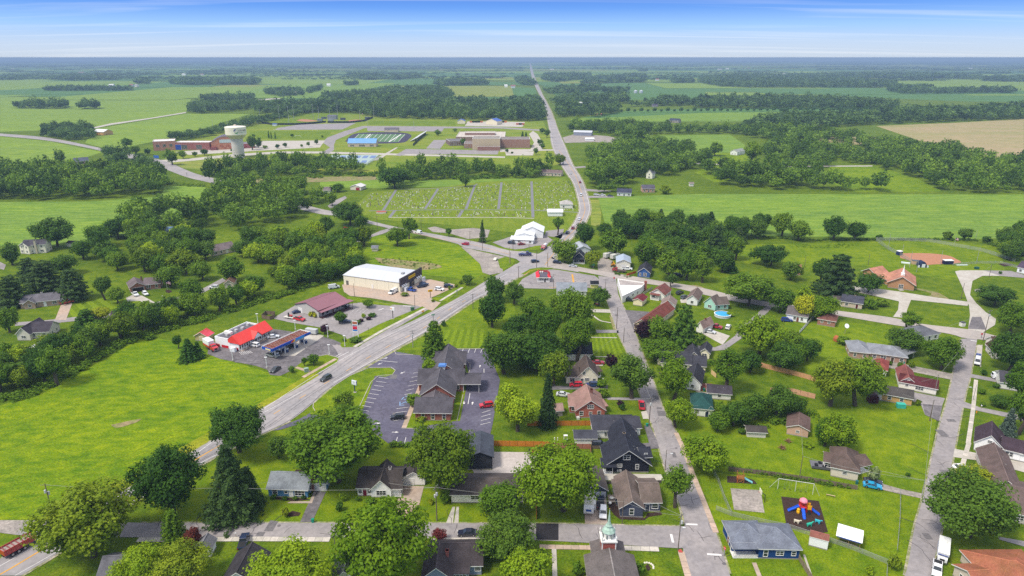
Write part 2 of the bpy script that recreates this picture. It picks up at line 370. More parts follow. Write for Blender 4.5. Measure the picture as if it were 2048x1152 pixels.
# far country: a patchwork of rectangular fields
_r=random.Random(3)
for k in range(150):
 yy=2300*math.exp(_r.uniform(0,2.1));w_=yy*_r.uniform(0.12,0.35);h_=_r.uniform(250,700)*(1+yy/9000)
 xx=_r.uniform(-0.85,0.85)*yy
 m=_r.choice([soy,soy2,soyd,soyd,soy,drygrass,soy2,soyd])
 a_=_r.uniform(-0.06,0.06)
 c=[(-w_/2,-h_/2),(w_/2,-h_/2),(w_/2,h_/2),(-w_/2,h_/2)]
 S('crop_field',[(xx+x*math.cos(a_)-y*math.sin(a_),yy+x*math.sin(a_)+y*math.cos(a_),0)for x,y in c],m,1,raw=True,z=0.05+k*0.006)
# fields nearer in, outlined as surveyed
FIELDS=[
 ('crop_field',soyd,1,[(0,167),(120,165),(330,170),(520,186),(380,197),(0,192)]),
 ('crop_field',soy,1,[(0,157),(200,158),(330,162),(260,178),(0,178)]),
 ('crop_field',soy2,1,[(0,194),(382,198),(372,225),(300,236),(190,256),(0,264)]),
 ('crop_field',soy2,1,[(190,258),(375,227),(500,228),(350,274),(245,296),(215,298),(170,286)]),
 ('crop_field',soy2,1,[(0,273),(100,283),(205,304),(150,322),(60,330),(0,330)]),
 ('crop_field',soy,1,[(0,404),(180,403),(322,393),(330,372),(408,372),(420,386),(370,425),(300,455),(170,492),(0,492)]),
 ('crop_field',soyd,1,[(512,150),(700,146),(870,150),(880,158),(700,172),(520,170)]),
 ('crop_field',soyd,1,[(600,186),(760,172),(930,171),(1070,176),(1080,205),(900,205),(640,215),(520,206)]),
 ('crop_field',soyd,1,[(1080,168),(1250,166),(1420,172),(1400,202),(1240,200),(1110,190)]),
 ('crop_field',drygrass,1,[(1105,155),(1260,157),(1290,162),(1110,168)]),
 ('crop_field',soy,1,[(1140,238),(1330,226),(1550,224),(1900,222),(1900,228),(1560,236),(1480,243),(1300,243),(1150,246)]),
 ('crop_field',soyd,1,[(1160,236),(1250,222),(1400,217),(1760,215),(1810,220),(1400,226),(1200,236)]),
 ('crop_field',soyd,1,[(1420,175),(1800,176),(2048,182),(2048,204),(1930,203),(1760,196),(1560,186),(1420,186)]),
 ('crop_field',soy,1,[(1320,271),(1460,269),(1490,290),(1485,305),(1380,306),(1330,285)]),
 ('stubble_field',stubble,1,[(1752,252),(1900,246),(2048,238),(2048,310),(1990,322),(1930,305),(1850,285)]),
 ('stubble_field',stubble,1,[(1620,270),(1740,272),(1780,284),(1700,290),(1640,283)]),
 ('crop_field',soy,1,[(1196,394),(1400,388),(2048,389),(2048,474),(1960,478),(1800,476),(1640,474),(1500,470),(1420,448),(1300,446),(1210,448)]),
 ('hay_strip',drygrass,2,[(1180,400),(1198,400),(1203,430),(1200,455),(1182,450)]),
 ('pasture',meadow,1,[(1420,333),(1500,332),(1560,352),(1430,365),(1390,345)]),
 ('pasture',meadow,1,[(1660,332),(1750,332),(1830,355),(1885,383),(1700,384),(1650,360)]),
 ('pasture',meadow,1,[(1424,306),(1495,306),(1495,330),(1424,330)]),
 ('campus_lawn',schoolgrass,1,[(400,275),(520,240),(580,228),(760,228),(1085,240),(1112,300),(1120,330),(900,345),(730,350),(540,330),(330,325),(330,300)]),
 ('campus_field',lawn,2,[(500,262),(665,262),(650,278),(498,278)]),
 ('campus_field',lawn,2,[(740,241),(910,243),(912,251),(735,250)]),
 ('verge',drygrass,2,[(335,322),(470,310),(470,332),(400,340),(365,336)]),
 ('crop_field',soy,2,[(640,357),(760,353),(760,362),(1030,357),(1115,357),(1118,366),(760,377),(640,374)]),
 ('bare_field',baredirt,3,[(512,357),(690,353),(750,353),(756,360),(640,364),(512,366)]),
 ('meadow',meadow,1,[(0,812),(60,790),(185,733),(290,672),(390,690),(460,722),(560,752),(600,762),(560,800),(427,877),(252,978),(180,1022),(90,1039),(0,1039)]),
 ('meadow',meadow,1,[(745,470),(800,470),(915,490),(930,500),(955,520),(975,545),(940,560),(735,535),(720,520)]),
 ('lawn',lawn,1,[(900,630),(965,595),(1030,600),(1030,700),(795,700)]),
 ('lawn',lawn,1,[(1395,940),(1800,990),(1850,990),(1800,1200),(1480,1200),(1440,1080)]),
 ('lawn',lawn,1,[(1340,850),(1880,795),(1850,985),(1450,945),(1400,930)]),
 ('lawn',lawn,1,[(1575,625),(1650,640),(1790,655),(1800,700),(1700,740),(1590,745),(1560,700)]),
 ('lawn',lawn,1,[(300,1045),(300,990),(560,860),(830,890),(1000,900),(1000,1046)]),
 ('lawn',lawn,1,[(1460,490),(1560,488),(1840,482),(2000,492),(2010,545),(1900,560),(1720,530),(1560,545),(1470,520)]),
]
for nm,m_,lv,pts in FIELDS:S(nm,pts,m_,lv)
# striped mown lawns (sheen of grass lying two ways, put into two colours)
mown=mat('mown_grass',(0.112,0.176,0.004),0.95,var=0.3,scale=1.0,bump=0.3,bscale=2)
mown2=mat('mown_grass_pale',(0.161,0.234,0.007),0.95,var=0.3,scale=1.0,bump=0.3,bscale=2)
def striped(pts,a,b,n):
 """lawn quad corners (left-bottom, right-bottom, right-top, left-top) with n stripes running from bottom to top"""
 q=[P(*p)for p in pts];o=S('striped_lawn',pts,mown,2);bld=MB()
 for i in range(0,n,2):
  def lp(p,q_,t):return p+(q_-p)*t
  t0,t1=i/n,(i+1)/n;c=[lp(q[0],q[1],t0),lp(q[0],q[1],t1),lp(q[3],q[2],t1),lp(q[3],q[2],t0)]
  bld.face([(v.x,v.y,2*LV+0.012)for v in c])
 bld.build('mower_stripe',mown2,o)
striped([(1185,718),(1250,705),(1232,666),(1180,668)],0,0,12)
striped([(880,695),(972,695),(975,658),(895,660)],0,0,12)
striped([(150,640),(290,600),(250,585),(130,615)],0,0,12)
striped([(1110,470),(1140,455),(1156,432),(1110,440)],0,0,8)
# ---------------------------------------------------------------- roads
mainL=[(-60,1152),(0,1119),(28,1103),(180,1022),(252,980),(295,956),(382,906),(427,879),(505,828),(637,752),(717,694),(834,638),(912,598),(972,562),(1004,545),(1032,528)]
mainR=[(42,1152),(120,1105),(200,1050),(275,1001),(410,926),(447,906),(522,870),(580,842),(627,806),(667,772),(789,700),(857,662),(944,604),(969,592),(1024,562),(1066,540)]
RD=road('highway',mainL,mainR,asphalt)
S('intersection',[(1024,500),(1050,503),(1076,508),(1092,500),(1112,488),(1120,506),(1106,516),(1112,528),(1140,535),(1160,545),(1109,537),(1066,540),(1024,562),(1028,532),(1040,524),(1030,516)],asphalt,4.7)
northL=[(1080,510),(1098,492),(1123,476),(1144,452),(1156,430),(1159,415),(1154,390),(1146,365),(1129,340),(1106,297),(1099,260),(1091,222),(1081,195),(1071,175),(1062,148),(1058.5,124)]
northR=[(1112,520),(1112,506),(1126,492),(1146,474),(1166,452),(1178,430),(1180,412),(1173,385),(1164,360),(1146,330),(1129,290),(1116,260),(1106,230),(1094,205),(1084,187),(1069,152),(1061,124)]
road('highway_north',northL,northR,asphalt)
westL=[(1040,504),(1024,502),(979,490),(932,480),(844,464),(792,454),(737,441),(677,425),(637,417),(560,395),(450,362),(390,347),(322,320),(215,299),(100,276),(0,267),(-60,262)]
westR=[(1040,520),(1024,516),(980,505),(927,495),(912,487),(837,469),(792,460),(732,446),(672,432),(634,427),(550,405),(442,371),(375,355),(312,332),(207,303),(100,282),(0,272),(-60,266)]
road('west_road',westL,westR,asphalt)
eastL=[(1104,514),(1125,526),(1174,537),(1261,552),(1319,562),(1374,570),(1409,577),(1500,598),(1600,612),(1678,622),(1781,635),(1836,647),(1936,659),(1973,667),(2013,677),(2090,690)]
eastR=[(1080,545),(1109,537),(1164,544),(1231,557),(1289,567),(1349,576),(1384,584),(1480,605),(1600,622),(1678,632),(1786,650),(1898,668),(1926,676),(1968,680),(2011,684),(2090,699)]
road('main_street',eastL,eastR,mat('pale_asphalt',(0.42,0.37,0.335),0.9,var=0.1,scale=0.6,col2=(0.36,0.325,0.30),scale2=0.08,detail=8))
road('side_street',[(1196,552),(1208,585),(1214,600),(1234,662),(1254,705),(1268,750),(1284,800),(1299,837),(1309,864),(1331,939),(1356,1000),(1369,1049),(1367,1120),(1390,1190)],
  [(1232,556),(1236,585),(1241,600),(1266,657),(1289,717),(1309,770),(1326,817),(1346,852),(1362,890),(1384,941),(1414,1019),(1434,1071),(1459,1148),(1472,1190)],oldasph,4.6)
road('cross_street',[(60,1041),(120,1041),(282,1046),(512,1046),(950,1047),(1116,1048),(1300,1052),(1361,1053),(1420,1052)],
  [(30,1070),(120,1074),(275,1075),(512,1074),(950,1078),(1079,1081),(1274,1092),(1359,1097),(1440,1098)],oldasph,4.4)
S('street_mouth',[(-20,1041),(95,1041),(95,1064),(30,1070),(0,1066),(-20,1066)],gravel,4.2)
road('residential_street',[(1770,1240),(1810,1152),(1828,1060),(1846,994),(1876,864),(1896,795),(1911,725),(1922,678)],[(1850,1240),(1863,1146),(1881,1064),(1898,959),(1911,888),(1928,800),(1941,750),(1955,676)],oldasph,4.6)
# markings on the highway
def mid(a,b,t):return[(p[0]+(q[0]-p[0])*t,p[1]+(q[1]-p[1])*t)for p,q in zip(a,b)]
cl=[(-60,1178),(0,1150),(100,1091),(266,994),(307,969),(425,900),(540,833),(620,785),(690,744),(760,702),(850,655),(905,615),(955,590),(1000,562),(1030,545)]
strip('yellow_line',cl[:6],0.45,yellowp,6,parent=RD)
strip('dashed_yellow_line',cl[5:-2],0.25,yellowp,6,dash=(3,9),parent=RD)
strip('edge_line',[(0,1133),(110,1070),(252,985),(380,915),(427,883),(500,836),(672,726),(834,643),(940,590),(1015,547)],0.16,whitep,6,parent=RD)
strip('edge_line',[(30,1152),(150,1083),(280,998),(410,922),(522,868)],0.16,whitep,6,parent=RD)
strip('edge_line',[(667,766),(789,697),(857,658),(944,600),(1020,562)],0.16,whitep,6,parent=RD)
strip('turn_lane_line',[(527,826),(605,783)],0.16,whitep,6,parent=RD)
for a,b in(((290,962),(272,987)),((263,985),(294,967))):strip('crossing_mark',[a,b],0.45,whitep,6.4 if a[0]==290 else 6,parent=RD)
strip('crossing_bar',[(260,982),(292,963)],0.4,whitep,6,parent=RD)
strip('yellow_line',[(1090,530),(1113,500),(1135,474),(1156,452),(1169,425),(1168,405),(1158,370),(1146,342),(1118,300)],0.3,yellowp,6,parent=RD)
strip('yellow_line',[(1020,509),(955,492),(880,478),(790,457)],0.3,yellowp,6,parent=RD)
for l_,k in((mid(northL,northR,0.06),14),(mid(northL,northR,0.94),14)):strip('edge_line',l_[2:12],0.2,whitep,6,parent=RD)
strip('stop_bar',[(1342,1069),(1346,1086)],0.6,whitep,6);strip('stop_bar',[(1371,1049),(1395,1050)],0.6,whitep,6);strip('stop_bar',[(1414,1109),(1443,1111)],0.6,whitep,6)
strip('stop_bar',[(1941,681),(1953,683)],0.6,whitep,6)
for o in bpy.data.objects:
 if o.name.startswith('stop_bar'):o['kind']='structure'
S('road_patch',[(1072,1047),(1117,1048),(1117,1081),(1072,1080)],blackasph,5.2)
# town paths
slabm={}
def walk(pts,w=1.5,m=pinkcon,lev=5.6,joints=True):
 if not joints:return strip('sidewalk',pts,w,m,lev,kind='structure',smooth=len(pts)>3)
 o=strip('sidewalk',pts,w,darkasph,lev-.9,kind='structure',smooth=False)
 if m.name not in slabm:
  c=(0.50,0.46,0.40)if m==concrete else(0.46,0.35,0.27);slabm[m.name]=mat('slab_'+m.name,c,.9,var=.15,scale=1.2,objrand=.16)
 c=[P(*q)for q in pts];me_=MB().box(0,1.72,-w/2,w/2,0,.03).mesh('slab',slabm[m.name])
 for a,b in zip(c[:-1],c[1:]):
  d=(b-a);n=max(1,int(d.length/1.78));st=d/n;an=math.atan2(d.y,d.x)
  for i in range(n):p=a+st*i;s_=place(me_,'slab',o,(p.x,p.y,lev*LV-.028),an,(st.length/1.78,1,1))
 return o
walk([(275,1080),(512,1078.5),(660,1079.5)],1.6,concrete);walk([(860,1080),(1000,1082),(1060,1085)],1.6,concrete)
walk([(1079,1094),(1190,1096),(1240,1096.5)],1.5);walk([(1245,1096.5),(1318,1099)],1.6,concrete);walk([(1362,1104),(1368,1125),(1378,1160)],1.5)
walk([(1352,866),(1370,905),(1386,950),(1410,1010),(1432,1066)],1.4)
walk([(1936,888),(1946,820),(1952,760)],1.2,concrete);walk([(1925,930),(1938,885)],1.2,concrete)
walk([(851,748),(833,792),(808,856)],1.5,pinkcon);walk([(606,755),(672,718)],1.5,pinkcon);walk([(709,694),(760,664),(850,617)],1.5,concrete);walk([(880,602),(925,575)],1.3,concrete)
walk([(592,735),(620,744)],1.4,pinkcon)
walk([(1184,630),(1200,642),(1222,646)],.9,concrete,joints=False);walk([(1181,675),(1234,676)],.7,concrete,joints=False);walk([(1190,714),(1215,714)],.6,concrete,joints=False)
walk([(1108,1098),(1110,1160)],1.1,concrete,joints=False);walk([(1508,1126),(1520,1156)],1.0,pinkcon,joints=False)
walk([(1608,1110),(1625,1160)],.5,concrete,joints=False)
# kerb-side worn strips
for pts,m_,w_ in(([(1268,660),(1222,632)],baredirt,1),([(1346,862),(1362,905),(1376,935)],baredirt,.9),([(1335,838),(1348,862)],baredirt,1.2),([(1221,632),(1229,660)],baredirt,1.0)):
 strip('worn_verge',pts,w_,m_,3.4,kind='structure')
strip('verge',[(90,1045),(240,973),(420,873),(560,792),(634,748)],5.0,verge,3,kind='structure')
# driveways and lots
LOTS=[
 ('bank_car_park',lotasph,3.4,[(789,703),(830,710),(852,712),(872,700),(974,698),(1000,760),(985,850),(975,892),(778,888),(700,830),(737,750),(785,745),(790,738),(735,735),(700,742),(748,722)]),
 ('bank_driveway',lotasph,3.5,[(600,838),(628,822),(640,836),(560,860),(540,862)]),
 ('lawn_island',lawn,4.4,[(742,737),(780,736),(790,741),(785,750),(770,754),(750,752),(722,830),(620,830),(627,808),(667,774),(700,752),(735,738)]),
 ('planting_strip',lawn,4.4,[(842,770),(862,735),(930,720),(937,745),(930,790),(920,842),(908,843),(830,856),(812,858),(830,800)]),
 ('petrol_station_forecourt',darkasph,3.6,[(418,690),(440,680),(520,655),(560,660),(640,672),(668,680),(690,690),(712,697),(637,752),(640,715),(560,752),(540,750),(535,740),(512,732),(440,718),(415,708)]),
 ('forecourt_slab',concrete,3.9,[(560,712),(590,712),(648,672),(620,664)]),
 ('forecourt_apron',oldasph,4.0,[(664,690),(717,694),(637,755),(660,730),(678,712),(672,700)]),
 ('grass_island',lawn,4.4,[(600,727),(632,714),(655,710),(678,716),(674,726),(640,744),(615,752),(600,752),(585,742),(590,735)]),
 ('restaurant_car_park',oldasph,3.5,[(545,637),(592,610),(640,610),(700,608),(748,602),(790,610),(850,612),(862,616),(800,652),(770,668),(735,690),(700,690),(690,672),(640,655),(580,645)]),
 ('store_car_park',pinkcon,3.7,[(684,570),(700,565),(800,582),(840,560),(860,559),(915,570),(915,572),(862,596),(872,603),(882,605),(865,622),(835,612),(800,606),(740,596),(700,592),(688,584)]),
 ('grass_strip',lawn,4.4,[(694,592),(720,597),(788,610),(780,612),(735,608),(696,600)]),
 ('grass_strip',lawn,4.4,[(680,690),(690,680),(712,672),(760,648),(845,613),(850,616),(770,662),(715,694),(685,696)]),
 ('grass_strip',lawn,4.4,[(862,597),(890,590),(925,568),(950,560),(925,578),(895,602),(880,603)]),
 ('diner_car_park',oldasph,3.8,[(1045,558),(1082,538),(1115,540),(1190,552),(1200,560),(1206,578),(1130,572),(1108,578),(1060,577),(1032,576)]),
 ('grass_wedge',lawn,4.9,[(1041,549),(1060,538),(1082,535),(1108,536),(1096,540),(1074,541),(1048,549)]),
 ('grass_wedge',lawn,4.9,[(995,519),(1010,514),(1028,518),(1030,524),(1022,534),(1008,540),(1000,536)]),
 ('grass_wedge',lawn,4.9,[(985,493),(1018,501),(1038,503),(1078,500),(1084,491),(1070,492),(1055,497),(1030,499),(1010,496)]),
 ('gravel_lot',gravel,3.8,[(922,494),(960,503),(1020,516),(1008,524),(1005,545),(980,550),(965,545),(960,528),(938,508)]),
 ('gravel_lot',gravel,3.2,[(855,456),(870,453),(895,460),(945,456),(980,460),(975,475),(935,478),(900,467),(865,464)]),
 ('white_store_lot',oldasph,3.8,[(985,485),(1008,478),(1030,470),(1090,470),(1105,480),(1092,492),(1060,494),(1035,501),(1010,496)]),
 ('yard_gravel',gravel,3.8,[(1195,520),(1208,514),(1225,522),(1235,540),(1222,550),(1196,546)]),
 ('workshop_car_park',darkasph,3.7,[(1250,620),(1300,624),(1290,650),(1268,662),(1262,650)]),
 ('church_road',concrete,4.0,[(1700,572),(1750,577),(1796,583),(1870,595),(1938,604),(1935,612),(1880,606),(1822,600),(1814,620),(1812,636),(1786,634),(1796,620),(1798,603),(1740,590),(1700,582)]),
 ('park_road',concrete,4.1,[(1910,543),(1920,541),(1968,541),(2000,552),(1965,552),(1945,562),(1940,590),(1952,606),(1972,625),(1992,638),(1990,650),(1955,672),(1936,660),(1940,630),(1938,612),(1925,575)]),
 ('playground_tarmac',oldasph,3.9,[(1968,541),(2022,542),(2048,550),(2048,556),(2000,552)]),
 ('broken_tarmac',darkasph,4.3,[(1944,634),(1962,634),(1973,660),(1936,658)]),
 ('gravel_driveway',gravel,3.8,[(1735,718),(1760,719),(1906,748),(1903,760),(1830,745),(1770,735),(1740,730)]),
 ('driveway',oldasph,3.9,[(1740,770),(1830,785),(1890,797),(1880,822),(1882,843),(1850,830),(1842,810),(1826,803),(1745,790)]),
 ('driveway',darkasph,4.0,[(1845,808),(1885,812),(1878,843),(1850,830)]),
 ('driveway',gravel,3.6,[(1737,955),(1765,968),(1800,978),(1846,988),(1842,997),(1790,986),(1735,973)]),
 ('gravel_driveway',concrete,3.8,[(1909,898),(1950,906),(2060,928),(2060,948),(1960,922),(1905,914)]),
 ('driveway',concrete,3.7,[(1906,926),(1935,930),(1960,935),(1920,945),(1900,960)]),
 ('gravel_driveway',oldasph,3.6,[(1941,748),(2005,760),(1995,765),(1940,755)]),
 ('driveway',oldasph,3.7,[(1926,803),(1960,815),(2060,835),(2060,845),(1925,815)]),
 ('driveway',concrete,3.6,[(1910,690),(1925,682),(1920,722),(1905,720)]),
 ('driveway',concrete,3.6,[(1955,690),(1965,690),(1962,735),(1950,725)]),
 ('driveway',oldasph,3.6,[(1993,1073),(2060,1085),(2060,1097),(2000,1080)]),
 ('driveway',darkasph,3.8,[(628,982),(652,984),(624,1045),(600,1045)]),
 ('driveway',pinkcon,3.7,[(803,972),(848,973),(838,1012),(800,1046),(780,1046),(790,1020)]),
 ('driveway',concrete,3.6,[(905,1014),(910,1014),(906,1047),(892,1047)]),('driveway',concrete,3.6,[(913,1014),(918,1014),(917,1047),(908,1047)]),
 ('driveway',pinkcon,3.6,[(1168,1000),(1213,998),(1215,1048),(1170,1048)]),
 ('driveway',concrete,3.5,[(1199,940),(1215,947),(1322,949),(1328,961),(1212,961)]),
 ('gravel_yard',mat('pale_gravel',(0.50,0.45,0.42),0.95,var=0.12,scale=1.2,col2=(0.44,0.39,0.36),scale2=0.1),3.5,[(985,904),(1065,905),(1110,915),(1205,945),(1180,952),(950,950),(945,940),(985,940)]),
 ('driveway',darkasph,3.8,[(1288,852),(1299,850),(1322,897),(1282,899),(1276,888),(1298,886)]),
 ('driveway',darkasph,3.6,[(1098,772),(1200,772),(1215,770),(1215,778),(1100,780)]),
 ('driveway',oldasph,3.6,[(1215,795),(1285,796),(1286,801),(1215,800)]),
 ('driveway',oldasph,3.6,[(1186,660),(1233,660),(1236,666),(1180,666)]),
 ('driveway',concrete,3.6,[(1170,618),(1219,619),(1222,626),(1170,624)]),
 ('driveway',concrete,3.6,[(1282,824),(1293,822),(1298,838),(1286,838)]),
 ('driveway',concrete,3.6,[(1170,726),(1208,728),(1205,732),(1170,732)]),
 ('alley',oldasph,3.7,[(1382,690),(1430,695),(1448,688),(1470,672),(1478,655),(1500,640),(1520,622),(1535,612),(1548,612),(1520,640),(1490,672),(1450,700),(1400,705)]),
 ('driveway',concrete,3.6,[(1395,662),(1425,660),(1460,672),(1445,690),(1420,676)]),
 ('driveway',concrete,3.6,[(1360,600),(1384,586),(1400,590),(1378,606),(1362,606)]),
 ('yard_gravel',gravel,3.6,[(1215,525),(1240,530),(1240,545),(1212,545)]),
 ('driveway',gravel,3.6,[(1390,782),(1420,786),(1440,790),(1415,795)]),
 ('lane',oldasph,3.6,[(80,642),(115,638),(230,626),(300,608),(365,592),(410,575),(446,556),(452,562),(410,584),(370,598),(300,615),(230,634),(115,646),(30,652),(30,645)]),
 ('driveway',pinkcon,3.7,[(122,610),(145,606),(132,640),(110,640)]),('driveway',concrete,3.7,[(252,596),(270,588),(285,592),(312,606),(300,612),(280,602),(255,603)]),
 ('driveway',oldasph,3.7,[(0,524),(12,530),(8,540),(0,538)]),('driveway',concrete,3.7,[(312,608),(330,616),(326,620),(310,612)]),
 ('lane',oldasph,3.6,[(737,476),(765,468),(792,457),(780,456),(760,462),(742,470)]),
 ('lane',oldasph,3.6,[(655,412),(672,400),(690,392),(694,396),(676,408),(662,418)]),
 ('farm_track',concrete,3.6,[(182,256),(220,247),(300,236),(372,224),(372,226),(300,238),(222,250),(184,258)]),
 ('campus_drive',concrete,3.6,[(322,320),(370,318),(470,308),(560,303),(640,303),(1010,313),(1010,316),(640,307),(560,307),(470,313),(380,322),(330,326)]),
 ('campus_drive',oldasph,3.7,[(642,307),(660,295),(645,285),(655,275),(690,262),(725,252),(1000,254),(1095,260),(1095,263),(1000,257),(730,256),(700,268),(672,280),(668,290),(668,300),(655,308)]),
 ('campus_car_park',concrete,3.8,[(522,282),(650,281),(640,295),(510,302),(380,310),(350,304),(400,300),(500,295)]),
 ('campus_car_park',oldasph,3.8,[(555,256),(600,249),(712,246),(685,259),(550,260)]),
 ('campus_car_park',oldasph,3.8,[(734,252),(890,253),(884,263),(735,262)]),
 ('campus_car_park',oldasph,3.8,[(812,298),(998,301),(995,309),(815,308),(800,312),(790,311)]),
 ('campus_car_park',oldasph,3.8,[(868,280),(894,280),(880,298),(852,297)]),
 ('campus_car_park',concrete,3.8,[(1010,302),(1068,303),(1066,311),(1012,311)]),
 ('campus_drive',concrete,3.7,[(1066,262),(1075,268),(1085,285),(1085,300),(1070,303),(1060,300),(1068,285),(1058,268)]),
 ('campus_drive',concrete,3.6,[(1000,298),(1106,299),(1108,301),(1000,304)]),
 ('bus_yard',concrete,3.8,[(935,243),(1050,244),(1045,254),(930,252)]),
 ('concrete_path',concrete,3.7,[(745,321),(792,295),(796,295),(756,321)]),
 ('lumber_yard',gravel,3.8,[(1125,275),(1150,268),(1215,272),(1250,280),(1230,288),(1190,284),(1130,286)]),
 ('driveway',oldasph,3.7,[(1170,392),(1225,392),(1230,395),(1172,396)]),('driveway',oldasph,3.7,[(1166,377),(1200,380),(1230,382),(1200,384),(1170,382)]),
 ('driveway',oldasph,3.7,[(1148,334),(1170,332),(1172,335),(1150,337)]),
 ('lane',concrete,3.7,[(1390,326),(1500,330),(1560,332),(1745,331),(1745,333),(1560,334),(1390,328)]),
 ('lane',oldasph,3.7,[(1123,478),(1150,455),(1146,460),(1108,474),(1090,472),(1092,462),(1128,458)]),
 ('farm_road',concrete,3.6,[(500,200),(560,196),(640,180),(700,170),(700,171.5),(640,182),(560,198),(500,203)]),
 ('garden_path',pinkcon,3.8,[(575,1006),(582,1003),(620,1003),(628,984),(633,984),(624,1007),(576,1007)]),
]
for nm,m_,lv,pts in LOTS:S(nm,pts,m_,lv)
kerb([(667,773),(700,752),(738,736),(782,735),(791,741),(785,750),(757,752),(742,765),(712,829)]);kerb([(627,807),(626,815),(630,822)])
kerb([(789,703),(792,709),(826,710)]);kerb([(900,698),(970,698)]);kerb([(803,857),(836,858)])
kerb([(930,720),(940,728),(940,740),(934,757)]);kerb([(926,790),(914,842)]);kerb([(672,690),(680,692),(682,696),(712,695)])
kerb([(600,727),(632,713),(655,710),(678,716),(674,727),(637,748)])
# worn soil patches
for pts in([(1785,570),(1855,580),(1885,590),(1900,602),(1870,604),(1840,595),(1862,590),(1850,583)],[(748,515),(800,520),(870,528),(880,536),(830,540),(770,530)],[(222,850),(280,838),(270,846),(235,856)],[(1375,570),(1400,572),(1412,582),(1385,580)]):
 S('worn_ground',pts,baredirt,3.1,smooth=True)
for pts in([(1214,1005),(1226,1003),(1236,1012),(1240,1034),(1290,1036),(1296,1026),(1322,1024),(1324,1030),(1298,1034),(1288,1041),(1240,1039),(1228,1030),(1218,1016)],[(540,994),(615,998),(620,1000),(588,1003),(560,1000),(540,998)],[(570,1030),(585,1022),(602,1026),(598,1032),(580,1034)]):
 S('flower_bed',pts,mulch,3.6)
PARK=RD
def lines(ls,w,m,nm,root,lev=6):
 b=MB()
 for a,c in ls:
  p,q=P(*a),P(*c);d=(q-p).normalized();n=Vector((-d.y,d.x,0))*w/2
  b.face([(v.x,v.y,lev*LV)for v in(p+n,p-n,q-n,q+n)])
 return b.build(nm,m,root)
lot=bpy.data.objects['bank_car_park']
lns=[((757-k*4.6,755+k*8.1),(777-k*4.9,757.5+k*8.2))for k in range(9)]
lns+=[((824+2.0-k*3.4,747+k*8.6),(842-k*3.6,744.5+k*8.4))for k in range(6)]+[((793-k*2,818+k*8),(817-k*2.5,815+k*8))for k in range(4)]
lns+=[((914+k*12.6,698),(911+k*12.6,706))for k in range(5)]+[((791,888),(795,875)),((809,887),(812,875)),((826,887),(829,876))]
lns+=[((964-k,826+k*8),(981+k*.1,821+k*8))for k in range(4)]
lines(lns,0.16,whitep,'parking_line',lot);lines([((752,721),(795,725)),((940,787),(936,809)),((968,738),(968,746))],0.2,whitep,'lane_line',lot)
lines([((803,800),(808,795)),((807,800),(812,800)),((803,808),(812,804)),((802,811),(809,811)),((800,804),(800,812)),((811,793),(816,795)),((812,806),(818,803))],0.3,mat('blue_road_paint',(0.25,0.4,0.62),0.7),'accessible_bay_mark',lot)
def arrow(x,y,ang,s=2.2):
 c=P(x,y);b=MB();pts=[(-s*.5,.12),(0,.12),(0,.45),(s*.5,0),(0,-.45),(0,-.12),(-s*.5,-.12)]
 b.face([(c.x+p*math.cos(ang)-q*math.sin(ang),c.y+p*math.sin(ang)+q*math.cos(ang),6*LV)for p,q in pts]);b.build('arrow_mark',whitep,lot)
for a in((771,717,.8),(760,728,3.9),(805,746,3.9),(960,733,1.5),(928,806,-1.5),(945,807,1.5),(791,865,0),(755,847,0)):arrow(*a)
dl=bpy.data.objects['diner_car_park']
lines([((1149+k*.3,552+k*3.2),(1166+k*2,554+k*3.3))for k in range(7)]+[((1134,553+k*3),(1145,553.5+k*3))for k in range(6)],0.14,whitep,'parking_line',dl)
lines([((1144.5,549),(1148,570))],0.9,yellowp,'yellow_kerb_line',dl)
lines([((1098,574),(1106,576)),((1106,576),(1120,572)),((1048,551),(1060,542)),((1060,542),(1080,538))],0.3,yellowp,'yellow_kerb_line',dl)
gs=bpy.data.objects['petrol_station_forecourt']
lines([((478+k*3.5,704-k*.3),(484+k*3.5,710-k*.6))for k in range(7)],0.14,whitep,'parking_line',gs)
ap=bpy.data.objects['forecourt_apron'];lines([((674,716),(698,704)),((672,713),(683,707))],0.25,whitep,'lane_line',ap)
rp=bpy.data.objects['restaurant_car_park']
lines([((665+k*4.5,637.5+k*.1),(664+k*4.5,640+k*.2))for k in range(5)]+[((642,634+k),(655,640))for k in range(1)]+[((700+k*7,615+k*.8),(690+k*7,622+k))for k in range(6)],0.15,whitep,'parking_line',rp)
lines([((757,621),(768,617)),((806,612),(822,613.5))],0.45,whitep,'stop_line',rp)
# cemetery
lane=mat('cemetery_lane_asphalt',(.20,.20,.215),.9,var=.15,scale=.8)
CEM=[((762,428),(792,380)),((850,418),(876,378)),((932,418),(950,370)),((997,418),(1003,365)),((1066,435),(1063,363))]
for a,b in CEM:strip('cemetery_lane',[a,b],2.2,lane,4.0,kind='structure',smooth=False)
strip('cemetery_lane',[(737,422),(850,420),(1000,420),(1070,421),(1160,425)],1.8,lane,4.1,kind='structure')
strip('cemetery_lane',[(778,435),(900,435),(1000,435),(1068,437)],1.4,concrete,4.1,kind='structure');strip('cemetery_lane',[(792,379),(870,377),(940,372),(955,368)],1.6,lane,4.1,kind='structure')
strip('cemetery_lane',[(917,434),(925,421)],2.4,lane,4.05,kind='structure',smooth=False);strip('cemetery_lane',[(779,435),(790,421)],2.4,lane,4.05,kind='structure',smooth=False)
S('cemetery_grass',[(700,420),(740,385),(795,378),(880,375),(950,365),(1130,355),(1150,390),(1158,425),(1150,450),(1110,475),(900,450),(760,440)],mat('cemetery_grass',(0.18,0.23,0.016),0.95,var=0.35,scale=0.6,col2=(0.125,0.19,0.01),scale2=0.1,stretch=(3,.5,1)),2)
